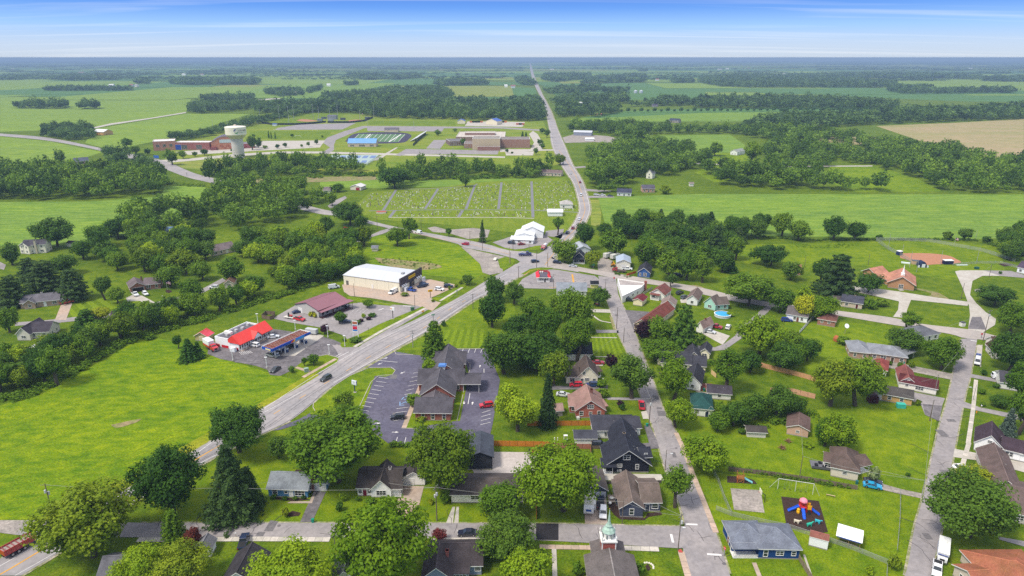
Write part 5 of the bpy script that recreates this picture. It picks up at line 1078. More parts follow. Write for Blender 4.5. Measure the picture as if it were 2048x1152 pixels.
Bd('dark roofed house behind parked vehicles at the field corner',(1234,392),(1262,393),8,3,'gu',2.6,'#d9d9dc','#4a4d60')
Bd('white house right of the eastern wood',(1392,325),(1412,326),9,3,'gu',2,'#e9e9e6','#a9a6a4')
Bd('white house with a porch under the tall pale tree',(1474,311),(1490,308),9,4,'gu',2.4,'#e9ece9','#9aa09a')
Bd('tiny white shed at the hedge corner',(1379,373),(1387,373),3,2.6,'gu',1.0,'#e9e6dc','#8a7f78',name='shed',cat='shed',front=[],left=[],right=[])
Bd('lumber yard building with a pale metal roof',(1147,271),(1183,272),12,5,'gu',2,'#8d93a3','#c3c6cd',name='warehouse',cat='warehouse',rmetal=True,front=[])
Bd('low white yard shed in front of the lumber yard',(1171,282),(1188,282),8,3,'gu',1,'#efefef','#f2f2f2',name='shed',cat='shed',rmetal=True,front=[])
Bd('brown roofed farmhouse above the eastern wood',(1247,247),(1264,249),10,3.5,'gu',3,'#b39a88','#5d525a')
Bd('dark roofed barn above the eastern wood',(1338,245),(1357,246),12,4,'gu',3,'#9a938c','#454a5a')
Bd('white farm building beside the highway far off',(1151,211),(1166,211),14,6,'gu',2,'#ecebe8','#f0f0f0',name='barn',cat='barn',rmetal=True,front=[])
Bd('red roofed open barn east of the highway',(1191,231),(1203,231),10,3,'gu',1.6,'#8b4a40','#e2857a',name='barn',cat='barn',rmetal=True,front=[])
Bd('grey roofed farmhouse west of the far tree row',(1127,222),(1144,223),12,3.5,'gu',3,'#a5a2a8','#4b4b5c')
Bd('purple brown farmhouse by the curved lane far east',(1305,214),(1316,214),12,3.5,'gu',3,'#948a92','#4a4658')
# ---- the school by the water tower
Sk=dict(fm='brick')
Bd('brick school with a white roof, blue entrance and domed gymnasium',(308,302),(352,300),26,11.5,'flat',.1,'#c98a70','#eceae6',name='school',cat='school',fm='brick',front=[('w',.2,3.4,3.0,4.6),('w',.5,3.4,3.0,4.6),('w',.8,3.4,3.0,4.6)],left=[('w',.3,2.4,3,4.6),('w',.6,2.4,3,4.6)],wings=[W((350,300),(420,300),18,roof='flat',h=9.5,wall='#9c4f4c',rc='#eceae6',front=[('w',.28,7,5,1.2,'#d8cfc6'),('w',.7,7,5,1.2,'#d8cfc6'),('d',.1,8,6.5,.1,'#2b49a0')]),W((486,297),(510,296),20,roof='flat',h=6,wall='#a5414b',rc='#8a8a90',front=[])])
def gym():
 a,b=P(424,300),P(480,298);L_=(b-a).length;root=empty('gymnasium',a,math.atan2((b-a).y,(b-a).x),label='orange brick gymnasium with a barrel roof behind the water tower',cat='gymnasium');D=30;n=12
 prof=[(L_*k/n,9.5+6.5*math.sin(math.pi*k/n))for k in range(n+1)]
 m=MB();m.face([(0,0,0),(L_,0,0)]+[(x,0,z)for x,z in prof[::-1]]);m.face([(0,0,0),(0,D,0),(0,D,9.5),(0,0,9.5)]);m.face([(L_,0,0),(L_,D,0),(L_,D,9.5),(L_,0,9.5)]);m.build('wall',brickmat('#d08a63'),root)
 r=MB()
 for p,q in zip(prof[:-1],prof[1:]):r.face([(p[0],-.5,p[1]+.15),(q[0],-.5,q[1]+.15),(q[0],D,q[1]+.15),(p[0],D,p[1]+.15)])
 r.build('barrel_roof',paint('#5c5663'),root)
 for k in range(1,12):p=prof[k];MB().box(p[0]-.25,p[0]+.25,-.5,D,p[1]+.16,p[1]+.4).build('roof_rib',paint('#8d8794'),root)
 MB().box(L_*.3,L_*.85,-.2,-.02,8.4,12.4).build('window_band',paint('#b9ccc9'),root)
 for i in range(5):
  for j in range(2):
   if(i+j)%2:MB().box(L_*.3+i*L_*.11,L_*.3+(i+1)*L_*.11-.1,-.15,-.01,1+j*2.6,3.5+j*2.6).build('brick_panel',brickmat('#b8613f'),root)
 MB().box(-1,L_*.18,-5,-.01,0,4).build('annex',brickmat('#8e3a40'),root)
gym()
def tower():
 base=P(478,315);z1=z_at(base.y,253);zb=z_at(base.y,269);H1=z_at(base.y,276.5)-.5;RT=19.6/ppm(315)*1.02;root=empty('water_tower',base,label='white water tower marked citizens on a wide concrete pedestal',cat='water tower')
 con=mat('tower_concrete',(.56,.53,.50),.9,var=.08,scale=.2,bump=.1,bscale=.6)
 sh=MB()
 for s in range(10):sh.lathe([(6.6,H1*s/10),(6.6,H1*(s+1)/10-.12),(6.45,H1*(s+1)/10-.1),(6.45,H1*(s+1)/10)],32)
 sh.build('pedestal',con,root,smooth=False)
 MB().lathe([(6.9,H1),(6.9,H1+.5)],32).build('collar',paint('#e8e0d4'),root)
 MB().lathe([(6.7,H1+.5),(RT*.7,H1+1.0),(RT*.97,zb)],36).build('tank_bowl',paint('#c9c3a8'),root)
 MB().lathe([(RT*.97,zb),(RT*.985,zb+.5),(RT,z1-1.0),(RT,z1-.4),(RT*.97,z1),(3,z1+.9),(0.5,z1+1.1)],40).build('tank',paint('#ece7d2',.5),root)
 MB().lathe([(1.6,z1+.9),(1.6,z1+2.0),(.2,z1+2.3)],12).build('vent',paint('#d8c4b4'),root)
 MB().lathe([(.12,z1+1),(.12,z1+4)],6,(2.5,2,0)).build('antenna',paint('#6a6a6a'),root)
 zc=zb+(z1-zb)*.5;R=RT+.08
 th0=math.atan2(-base.y,-base.x)
 def on(a,z,s,txt,m,nm):
  mt=Matrix.Translation((R*math.cos(a),R*math.sin(a),z))@Matrix.Rotation(a+math.pi/2,4,'Z')@Matrix.Rotation(math.pi/2,4,'X');text(txt,s,root,mt,m,nm,.03)
 dk=paint('#2c2c34')
 for i,chh in enumerate('citizens'):on(th0+.30+i*.118,zc+.9,3.0,chh,dk,'lettering')
 for i,chh in enumerate('energy group'):
  if chh!=' ':on(th0+.32+i*.075,zc-1.2,1.25,chh,paint('#7fae7a'),'small_lettering')
 def arc(a0,a1,m,nm):
  q=MB();n=8;prev=None
  for j in range(n+1):
   t=a0+(a1-a0)*j/n;w=.95*math.sin(math.pi*j/n)+.12
   def pt(rr):xx=rr*math.cos(t);zz=rr*math.sin(t);a=th0+.02+xx/R;return((R+.05)*math.cos(a),(R+.05)*math.sin(a),zc+zz)
   cur=(pt(2.1-w/2),pt(2.1+w/2))
   if prev:q.face([prev[0],prev[1],cur[1],cur[0]])
   prev=cur
  q.build(nm,m,root)
 arc(1.2,3.5,paint('#24338f'),'emblem_arc');arc(3.9,6.2,paint('#2f9a52'),'emblem_arc')
tower()
# ---- stadium, high school, bus depot
Bd('stadium clubhouse with a bright blue roof beside the track',(696,294),(752,294),16,5,'gu',5,'#c9b8a6','#6d9fd6',name='clubhouse',cat='clubhouse',rmetal=True,front=[('w',.15,5,2),('w',.5,8,2),('w',.85,5,2)])
Bd('huge flat roofed high school with tan and brown brick blocks',(945,300),(1000,300),30,14,'flat',.1,'#d6c4a2','#9a958f',name='school',cat='school',fm='brick',front=[],wings=[W((928,297),(953,297),30,roof='flat',h=6,wall='#a5786a',rc='#8f8682'),W((900,292),(930,291),30,roof='flat',h=6,wall='#7d665f',rc='#7d7a7c'),W((912,284),(1010,284),70,roof='flat',h=7,wall='#9a7a70',rc='#cfc6bc',front=[]),W((1000,296),(1060,296),30,roof='flat',h=11,wall='#a5786a',rc='#8d8682',front=[]),W((930,280),(990,280),20,roof='flat',h=10,wall='#9a7a70',rc='#d5ccc2',front=[]),W((1008,293),(1035,293),12,roof='flat',h=6,wall='#cdb994',rc='#6b6c78'),W((955,301.5),(1000,301.5),3,roof='flat',h=5,wall='#9a6a5c',rc='#9a958f',front=[])])
Bd('cream depot building with a blue roof at the left of the bus yard',(915,248),(930,248),14,5,'gv',3,'#e6dcc0','#3f5fae',name='depot',cat='depot',rmetal=True,front=[])
Bd('wide cream depot building with a blue roof in the bus yard',(972,249),(994,250),20,6,'gv',4,'#e6dcc0','#3f5fae',name='depot',cat='depot',rmetal=True,front=[])
Bd('concession building behind the running track',(769,264),(796,264),14,4,'gu',2,'#d2c2ae','#6b6570',name='concession_building',cat='building',front=[])
Bd('baseball press box and stands building',(655,239),(672,239),12,6,'gu',2,'#8b8f99','#6a6c78',name='press_box',cat='building',front=[])
Bd('small ticket hut by the round ball field',(545,252),(553,252),5,3,'gu',1,'#dfe3ea','#4f6aa5',name='ticket_hut',cat='hut',front=[])
def stands():
 a,b=P(820,283),P(842,268);L_=(b-a).length;ang=math.atan2((b-a).y,(b-a).x);root=empty('grandstand',a,ang,label='bare metal grandstand along the running track',cat='grandstand')
 for k in range(9):MB().box(0,L_,-k*1.1-1.1,-k*1.1,.4+k*.55,.6+k*.55).build('seat_row',paint('#c9ccd0'),root)
 m=MB()
 for x in np.linspace(0,L_,8):m.tube((x,-9.5,0),(x,-9.5,5),.12);m.tube((x,-9.5,5),(x,0,.4),.1)
 m.build('frame',paint('#7d8086'),root)
stands()
for i,(x,y,w)in enumerate(sorted(((222,174,9),(262,174,7),(272,174.5,5),(404,151,6),(367,151,7),(162,147,12),(196,149,8),(657,173,7),(589,191,5),(812,157,9),(1026,176,9),(1104,140,9),(1278,160,5),(1315,162,6),(1440,140,9),(1455,139,6),(1497,138,5),(1942,138,6),(1568,150,5),(882,139,4),(1012,175,6),(25,140,6)))):
 Bd('tiny %s farm building in the haze, %s from the left'%(['white','pale grey','cream'][i%3],ordinal(i)),(x-w/2,y),(x+w/2,y),16,7,'gu',4,['#f2f2f0','#cfd2d6','#e6dfcf'][i%3],['#d8d8d8','#8a5a50','#9a9ca0'][i%3],name='farm_building',cat='farm building',group='farm buildings far off in the haze',rmetal=True,front=[],left=[],right=[],fm='none')
for i,(x,y)in enumerate(((1271,186.5),(1282,186.5))):
 p=P(x,y);t=empty('grain_bin',p,label=['silver grain bin with a conical roof, left of the pair','silver grain bin with a conical roof, right of the pair'][i],cat='grain bin',group='grain bins')
 gm=paint('#c9cdd4',.4,.3);MB().lathe([(6,0),(6,7)],24).build('bin_wall',gm,t);MB().lathe([(6.3,7),(.6,10.5),(.4,11)],24).build('bin_roof',gm,t)
Bd('grey roofed farmhouse beside the distant west road',(150,329),(178,327),12,3.2,'gu',3,'#a58a80','#5b6172')
Bd('tan barn with a white roof by the far left trees',(187,270),(208,271),16,5,'gu',3,'#cfa36a','#e9e9ea',name='barn',cat='barn',rmetal=True,front=[])
# ================================================================ TREES
LEAF={
 'm':leafmat('leaves_maple',(0.175,0.296,0.016),(0.074,0.163,0.011)),
 'o':leafmat('leaves_olive',(0.248,0.331,0.016),(0.092,0.173,0.010)),
 'l':leafmat('leaves_lime',(0.310,0.430,0.014),(0.150,0.270,0.010)),
 'd':leafmat('leaves_dark',(0.113,0.218,0.020),(0.050,0.118,0.013)),
 'y':leafmat('leaves_yellow',(0.46,0.48,0.02),(0.26,0.34,0.014)),
 'p':leafmat('leaves_purple',(0.065,0.022,0.036),(0.032,0.014,0.026)),
 'r':leafmat('leaves_red',(0.26,0.055,0.045),(0.13,0.03,0.03)),
 'b':leafmat('needles_blue',(0.17,0.235,0.165),(0.10,0.16,0.12)),
 'n':leafmat('needles_dark',(0.094,0.164,0.038),(0.049,0.101,0.026)),
 'g':leafmat('needles_green',(0.087,0.200,0.020),(0.051,0.131,0.016)),
 'f':leafmat('leaves_far',(0.107,0.184,0.036),(0.059,0.124,0.028),0.3,True),
 'M':leafmat('leaves_wood',(0.160,0.266,0.021),(0.068,0.144,0.015),0.3,True),
 'h':leafmat('flowers_white',(0.62,0.66,0.34),(0.18,0.28,0.05)),
}
barkm=mat('bark',(0.10,0.08,0.065),0.95,var=.3,scale=3,world_space=False)
def npmesh(name,verts,faces_n,m,tint=None):
 """verts (k*n,3) as consecutive faces of n corners"""
 me=bpy.data.meshes.new(name);nv=len(verts);nf=nv//faces_n
 me.vertices.add(nv);me.loops.add(nv);me.polygons.add(nf)
 me.vertices.foreach_set('co',np.ascontiguousarray(verts,dtype=np.float32).ravel());me.loops.foreach_set('vertex_index',np.arange(nv,dtype=np.int32))
 me.polygons.foreach_set('loop_start',np.arange(0,nv,faces_n,dtype=np.int32));me.polygons.foreach_set('loop_total',np.full(nf,faces_n,dtype=np.int32))
 if m is not None:me.materials.append(m)
 if tint is not None:me.attributes.new('tint','FLOAT','POINT').data.foreach_set('value',np.asarray(tint,dtype=np.float32))
 me.update(calc_edges=True);return me
def cards(c,nrm,size,rng,aspect=0.75,droop=0.0):
 """leaf clumps: one small kite-shaped face per centre"""
 n=len(c);r=rng.normal(size=(n,3));nrm=nrm+r*0.55;nrm/=np.linalg.norm(nrm,axis=1)[:,None]+1e-9
 t=rng.normal(size=(n,3));t[:,2]-=droop;t-=(t*nrm).sum(1)[:,None]*nrm;t/=np.linalg.norm(t,axis=1)[:,None]+1e-9;b=np.cross(nrm,t)
 s=size*rng.uniform(.6,1.35,n)[:,None]*.5
 q=np.stack([c-t*s,c+b*s*aspect+nrm*s*.15,c+t*s*1.1,c-b*s*aspect+nrm*s*.15],1)
 return q.reshape(-1,3)
def crown_broad(seed,n,size,lobes=34,flat=0.86,open_=0.0,top=0.0):
 """unit crown: radius about 1, centre at z=0; returns card vertices"""
 rng=np.random.default_rng(seed);C=[];Nn=[]
 k=lobes;ph=np.arccos(1-2*(np.arange(k)+.5)/k);th=math.pi*(1+5**.5)*np.arange(k)+rng.uniform(0,6)
 base=np.stack([np.sin(ph)*np.cos(th),np.sin(ph)*np.sin(th),np.cos(ph)],1)
 rad=.62+rng.uniform(-.17,.18,k);low=base[:,2]<-.35;rad[low]*=.80
 if top:rad=rad*(1-top*np.clip(base[:,2]*.5+.3,0,1)*(np.hypot(base[:,0],base[:,1])))
 lc=base*rad[:,None];lc[:,2]*=flat*(1+top*.5);lr=rng.uniform(.19,.38,k)
 lean=rng.normal(size=3)*.06;lc+=lean*(lc[:,2:3]+.5)
 keep=rng.uniform(size=k)>open_;lc,lr=lc[keep],lr[keep];k=len(lc)
 w=lr**2;w/=w.sum();idx=rng.choice(k,int(n*.86),p=w);d=rng.normal(size=(len(idx),3));d/=np.linalg.norm(d,axis=1)[:,None]
 # sub-clumps on every limb end
 sub=rng.normal(size=(k,9,3));sub/=np.linalg.norm(sub,axis=2)[:,:,None];sc=sub[idx,rng.integers(0,9,len(idx))]
 r=lr[idx]*(0.62+.38*rng.uniform(size=len(idx))**.5)
 p=lc[idx]+(d*.62+sc*.62)*r[:,None];C.append(p);Nn.append(d*.5+sc*.4+base[keep][idx]*.35+np.array([0,0,.35]))
 m=n-len(idx);q=rng.normal(size=(m,3));q/=np.linalg.norm(q,axis=1)[:,None];q*=(rng.uniform(size=m)**.4*.66)[:,None];q[:,2]*=flat;C.append(q);Nn.append(q+np.array([0,0,.4]))
 c=np.concatenate(C);nn=np.concatenate(Nn);return cards(c,nn,size,rng)
def crown_cone(seed,n,size,tiers=15,fat=.42,rag=.25,droop=.4,power=.9):
 """unit-height cone z 0..1; radius fat at the base"""
 rng=np.random.default_rng(seed);C=[];Nn=[];per=n//(tiers*9)
 for t in range(tiers):
  z=(t+.3)/tiers;R=fat*(1-z)**power+.012;nb=max(4,int(11*(1-z)+4));a0=rng.uniform(0,6)
  m=max(3,int(n*(1-z+.12)/(tiers*.62)/nb))
  for b in range(nb):
   a=a0+b*2*math.pi/nb+rng.uniform(-.15,.15);L_=R*(1+rng.uniform(-rag,rag));s=rng.uniform(.05,1,m)**.75
   x=L_*s;w=.10*fat*(1.2-s)*3.0;lat=rng.normal(size=m)*w*.55;zz=z-droop*x*.45+rng.normal(size=m)*.012+.02
   C.append(np.stack([x*math.cos(a)-lat*math.sin(a),x*math.sin(a)+lat*math.cos(a),zz],1));Nn.append(np.tile([math.cos(a)*.5,math.sin(a)*.5,.9],(m,1)))
 return cards(np.concatenate(C),np.concatenate(Nn),size,rng,.5,droop)
def trunk_mesh(seed,h,r,hb,R,limbs=6):
 rng=random.Random(seed);b=MB();pts=[(0,0,-.1),(rng.uniform(-.1,.1),rng.uniform(-.1,.1),h*.4),(rng.uniform(-.3,.3),rng.uniform(-.3,.3),h*.75)]
 b.tube(pts[0],pts[1],r*1.35,r,8);b.tube(pts[1],pts[2],r,r*.5,7)
 for k in range(limbs):
  a=k*2*math.pi/limbs+rng.uniform(-.4,.4);s=rng.uniform(.35,.75);z0=h*s*.9;p0=(0,0,z0);l=R*rng.uniform(.5,.8);p1=(l*.5*math.cos(a),l*.5*math.sin(a),z0+(h-z0)*.35);p2=(l*math.cos(a),l*math.sin(a),z0+(h-z0)*rng.uniform(.5,.8))
  b.tube(p0,p1,r*.5,r*.3,5);b.tube(p1,p2,r*.3,r*.1,5)
 return b.mesh('trunk',barkm)
_cm={}
def crown_proto(shape,key,lod,var):
 k=(shape,key,lod,var)
 if k in _cm:return _cm[k]
 n,s={0:(20000,.060),1:(10000,.082),2:(4600,.115),3:(1500,.185),4:(480,.31)}[lod]
 if shape=='round':v=crown_broad(11+var*7,n,s,34+var*3,.80+.06*(var%3),.06)
 elif shape=='airy':v=crown_broad(71+var*5,int(n*.75),s,30,1.0,.32)
 elif shape=='oval':v=crown_broad(41+var*3,n,s,34,1.25,.04,.35)
 elif shape=='cone':v=crown_cone(5+var,int(n*.9),s*.62,17,.42,.25,.5,.85)
 elif shape=='column':v=crown_cone(25+var,int(n*.9),s*.62,15,.40,.14,-.3,.45)
 elif shape=='pine':v=crown_cone(45+var,int(n*.8),s*.75,9,.48,.35,.1,.45)
 elif shape=='bush':v=crown_broad(91+var*3,n,s*1.1,16,.75,.0)
 _cm[k]=npmesh('crown',v,4,LEAF[key]);return _cm[k]
_tm={}
def trunk_proto(i):
 if i not in _tm:_tm[i]=trunk_mesh(i,1.0,.035,0,.42)
 return _tm[i]
KEYMAP={'m':('round','m'),'o':('round','o'),'l':('round','l'),'d':('round','d'),'y':('round','y'),'p':('round','p'),'r':('airy','r'),
   'A':('airy','m'),'a':('airy','d'),'L':('airy','l'),'O':('oval','m'),'D':('oval','d'),'c':('cone','n'),'C':('cone','g'),'k':('column','g'),'K':('column','m'),'b':('cone','b'),'n':('pine','n'),'N':('pine','g'),
   's':('bush','m'),'S':('bush','d'),'v':('bush','l'),'h':('bush','h'),'q':('bush','p'),'w':('bush','y'),'z':('bush','o')}
NT=[0]
def tree(px,yb,yt,w,key,label,group=None,name=None,world_=None,height=None,width=None):
 shape,leaf=KEYMAP[key];rng=random.Random(int(px*13+yb*7));NT[0]+=1
 g=P(px,yb)if world_ is None else Vector(world_)
 sc=ppm(yb)if world_ is None else F*(SP*(CH/1)/1 if False else 1)/(g.y*CP+CH*SP)
 Wd=width if width else w/sc
 if height:H=height
 else:
  # the crown's far upper edge is what the top row shows
  H=z_at(g.y+Wd*.12,yt)
 H=max(H,.5);px_w=Wd*sc
 lod=0 if px_w>110 else 1 if px_w>62 else 2 if px_w>32 else 3 if px_w>14 else 4
 if shape=='bush':lod=min(4,lod+1)
 conif=shape in('cone','column','pine')
 nm=name or('conifer_tree' if conif else 'shrub' if shape=='bush' else 'tree');cat={'conifer_tree':'conifer','shrub':'shrub','tree':'tree','hedge':'hedge'}.get(nm,'tree')
 var=rng.randrange(4 if lod>1 else 3 if lod else 2);cm_=crown_proto(shape,leaf,lod,var);rz=rng.uniform(0,6.28)
 small=px_w<9
 if shape=='bush':
  o=place(cm_,nm,None,(g.x,g.y,H*.48),rz,(Wd/2,Wd/2*rng.uniform(.85,1.1),H*.62));tag(o,label,cat,group);return o
 if conif:
  cs=(Wd/.84,Wd/.84,H*.97);cz=H*.04 if shape!='pine' else H*.08
  if shape=='pine':cs=(Wd/.96,Wd/.96,H*.95)
 else:
  vert=0.95 if shape!='oval' else 1.35;ch=min(H*.86,Wd*(1.02 if shape!='oval' else 1.5));ch=max(ch,H*.66);cz=H-ch*.5;f_={'round':.86,'airy':1.0,'oval':1.25}[shape];cs=(Wd/2/.93,Wd/2/.93,ch/2/(f_*.93))
 if small:
  o=place(cm_,nm,None,(g.x,g.y,cz),rz,cs);tag(o,label,cat,group);return o
 root=bpy.data.objects.new(nm,None);root.empty_display_size=.5;root.location=(g.x,g.y,0);link(root);tag(root,label,cat,group)
 tr=place(trunk_proto(rng.randrange(4)),'trunk',root,(0,0,0),rz,(H*.95,H*.95,H*.9)if not conif else(H*.35,H*.35,H*.8))
 place(cm_,'crown',root,(0,0,cz),rz,cs);return root
ADJ={'m':'green leafy','o':'olive green','l':'bright lime green','d':'dark green','y':'golden yellow','p':'dark purple leaved','r':'red leaved','A':'loose crowned green','a':'loose crowned dark','L':'thin pale green','O':'tall oval green','D':'tall oval dark','c':'dark spruce','C':'green spruce','k':'green pyramid shaped','K':'dense pyramid shaped','b':'blue grey spruce','n':'dark layered pine','N':'green layered pine',
  's':'rounded green','S':'dark rounded','v':'bright green','h':'white flowering','q':'dark purple','w':'yellow green','z':'olive coloured'}
HAND='''187,1112,966,190,o|huge, standing at the street mouth in the bottom left
345,1030,888,138,d|broad, between the highway and the cross street
470,1032,884,118,c|wide, by the bare pole on the front lawn
480,905,803,118,d|big, where the highway passes the lower lawns
350,1082,1018,52,K|at the kerb of the cross street
388,1098,1053,44,r|beside the pyramid shaped tree on the cross street
372,1172,1078,112,o|below the red leaved tree at the bottom edge
292,1180,1092,112,l|at the bottom edge left of the olive tree
680,962,824,204,m|enormous, between the blue ranch and the white house
885,975,838,148,o|very large, left of the charcoal pole building
768,1185,995,196,l|huge, in front of the cross street at bottom centre
575,1215,1086,165,l|spreading over the bottom edge left of centre
560,916,868,46,d|small, beside the highway behind the blue ranch
690,832,780,46,A|slim, on the grass island beside the bank sign
1002,1038,962,97,m|hiding the right end of the white ranch
1018,1120,1028,122,d|standing on the cross street beside the dark sedan
1050,1185,1100,104,l|rounded, at the bottom edge left of the church
880,1083,1055,32,r|small, on the verge of the cross street
1125,1022,885,160,l|tall, on the lawn between the yard and the camper
1350,1014,928,60,m|at the corner right of the slate cottage
1414,942,870,96,l|round, at the upper corner of the playground lawn
1936,1074,942,168,d|broad, over the residential street at the right
1950,975,935,82,w|
1676,902,826,78,l|above the brown hipped house
1648,892,838,52,m|darker, left of the lime tree above the hipped house
2010,880,815,42,b|in front of the white house with the banner
1712,812,708,84,m|right half of the big pair above the long lawn
1660,812,715,84,o|left half of the big pair above the long lawn
870,724,642,56,K|tall, at the entrance side of the bank car park
861,752,716,32,l|small, by the bank flagpole
827,812,786,32,m|small, beside the bank walkway
1035,862,768,96,L|large and feathery, right of the bank lot
1095,852,745,46,c|narrow, left of the brick bungalow
1010,748,655,92,d|tall, at the back of the bank lot
1072,742,664,100,d|tall, in the thick group behind the bank
1108,770,700,62,o|left of the cream cape house
1152,722,632,66,m|in front of the half hidden white house
1150,665,575,80,m|tall, above the striped lawn
1090,700,610,66,m|between the bank group and the striped lawn
1045,690,625,70,d|in the group north of the bank
985,655,585,62,d|by the highway above the striped grass
990,605,550,46,d|at the highway bend below the junction
1028,608,560,42,d|left of the diner service road
1060,640,590,56,m|below the diner parking lot
1120,640,585,50,m|left of the side street house
1197,612,572,43,d|round, at the head of the side street
1264,798,700,88,a|big, overhanging the side street
1222,748,707,28,p|small, beside the striped lawn
1288,682,640,46,p|beside the tan long building
1320,690,632,58,m|behind the dark purple tree
1366,700,610,62,N|tall, at the bend of the alley
1325,720,676,84,m|low spreading, above the charcoal roofed house
1345,800,715,72,l|in front of the white house with the brick patio
1352,855,793,64,l|round, at the kerb left of the green roof
1450,782,690,72,A|right of the wooden fence corner
1555,835,765,66,d|in the shrubby garden right of the white garage
1508,838,785,58,d|in the shrubby garden behind the pale shed
1468,852,800,64,d|between the green roof and the pale shed
1435,862,822,50,m|low, right of the green roofed cottage
1590,830,790,40,d|at the right end of the shrubby garden
1518,712,626,92,l|large, beside the alley east of the pool
1562,742,680,70,d|below the lime tree by the white house end
1500,745,700,48,d|left of the long wooden fence
1605,640,588,44,y|
1640,640,590,64,l|behind the small brick house
1815,662,615,40,A|thin, at the junction by the grass circle
1880,738,670,74,m|in front of the long brick ranch on the right
1812,705,655,74,d|left of the grey hipped house
2022,668,600,70,m|at the right edge beside the road junction
2015,742,662,72,d|at the right edge below the junction
2030,812,720,66,m|at the right edge beyond the sidewalk
2035,868,780,50,m|behind the blue grey spruce
2000,815,790,40,d|left of the trees at the right edge
1988,612,570,76,d|on the green beside the park road
2020,640,612,60,m|right of the park road
1672,592,508,84,n|giant, beside the brick church
1640,570,515,40,d|left side of the giant evergreen
1735,585,545,56,d|in front of the brick church
1742,618,594,28,s|
1560,625,572,56,m|by main street east of the mint cottage
1602,630,575,50,L|by main street left of the church road
1496,612,545,108,m|very broad, above the mint cottage
1540,532,488,70,d|behind the broad tree on main street
1580,560,520,44,d|right of the salmon roofed small building
1462,545,515,30,C|small, below the eastern field hedge
1530,600,560,40,d|right side of the broad tree on main street
1342,575,546,22,d|slim, beside the blue cottage
1228,512,455,60,m|above the fenced yard at the junction
1170,500,445,40,d|at the highway bend above the junction
1165,470,443,22,d|smaller, at the highway bend
1130,525,476,56,m|hiding the dark cottage at the junction
1184,535,500,36,o|beside the porch of the dark cottage
1115,470,430,24,A|leaning, beside the bright white store
1210,470,445,34,d|at the field corner east of the highway
1398,530,480,44,d|in the garden belt behind the workshop
1445,545,495,46,d|near the right end of the garden belt
1300,505,462,52,m|in the first row of the garden belt
1335,560,500,48,m|over the parking spaces beside the blue cottage
1372,560,502,50,m|right of the parking spaces by main street
1405,565,505,40,O|tall, above the small white house row
1430,520,450,44,n|in the middle of the garden belt
1470,520,470,40,m|at the right end of the garden belt
1345,520,470,50,d|centre left of the garden belt
1290,535,475,48,m|above the pale workshop roof
1318,585,545,0,s|
795,492,452,50,m|rounded, on the sloping meadow by the west road
818,478,433,32,m|by the west road above the meadow
965,484,440,16,c|alone on its mulch ring by the gravel lot
897,474,455,14,m|small, by the gravel apron
700,450,402,62,d|at the west road bend
722,465,428,28,d|behind the west road bend
652,472,430,34,d|left of the west road turning
728,492,450,36,o|above the grey blue roof
115,493,432,76,d|large and alone beside the white two storey house
25,530,485,42,D|left of the white two storey house
62,560,515,46,n|left edge, above the brick ranch
30,612,550,66,n|large, left of the brick ranch
95,585,520,80,n|broad, behind the brick ranch
150,600,537,62,n|right of the brick ranch
128,550,508,52,d|below the tiny cream shed
212,600,550,36,d|left of the brick house with white vehicles
236,606,572,34,m|round, beside the pale parking pad
384,610,555,48,m|round, on the lawn right of the flagpole
465,565,512,56,m|by the lane bend
340,575,528,50,m|behind the flagpole lawn
405,560,520,44,m|right of the flagpole lawn
292,622,600,28,L|small, at the lane edge
205,640,612,40,y|bright, over the long dark purple roof
175,650,618,44,N|left of the golden tree
20,665,615,44,m|at the left edge below the brick ranch
115,770,690,58,m|at the near end of the long hedgerow
45,745,690,52,l|behind the white roofed open shed
380,720,676,46,C|tight group beside the red roofed barn
356,697,670,20,d|small, left of the spruces
870,1,1,0,s|
735,615,598,24,m|round, in the restaurant car park
680,648,622,26,m|round, on the near island of the restaurant lot
650,668,648,20,p|on the grass spit beside the canopy
628,730,706,26,m|on the grass island by the forecourt exit
610,733,714,14,m|low, left of the island tree
584,745,731,14,m|small, at the forecourt corner
935,570,547,26,d|at the far corner of the store lot
1975,800,775,0,s|
575,388,350,70,m|at the right side of the wooded belt
790,376,332,62,d|pair, above the cemetery wall
930,374,345,24,d|alone above the cemetery lanes
675,384,366,30,m|beside the small barn
665,412,382,26,m|left of the cemetery entrance'''
for ln in HAND.strip().split('\n'):
 a,lab=ln.split('|');px,yb,yt,w,key=a.split(',');px,yb,yt,w=map(float,(px,yb,yt,w))
 if w==0 or not lab:
  if key in 'yw' and w:lab={'w':'seen behind the broad tree on the residential street','y':'between the green trees by main street'}[key];key='y'
  elif not(key=='s' and w):continue
  else:lab='beside the beige brick cottage'
 kind='' if('spruce' in ADJ[key]or 'pine' in ADJ[key])else(' shrub' if KEYMAP[key][0]=='bush' else ' tree')
 tree(px,yb,yt,w,key,(ADJ[key]+kind+', '+lab)if not lab.startswith('tight group')else 'green spruce, largest of the pair beside the red roofed barn')
tree(398,716,683,30,'C','green spruce, smaller one at the right of the pair beside the barn')
tree(502,1012,930,62,'c','dark lower spruce hugging the big one by the bare pole')
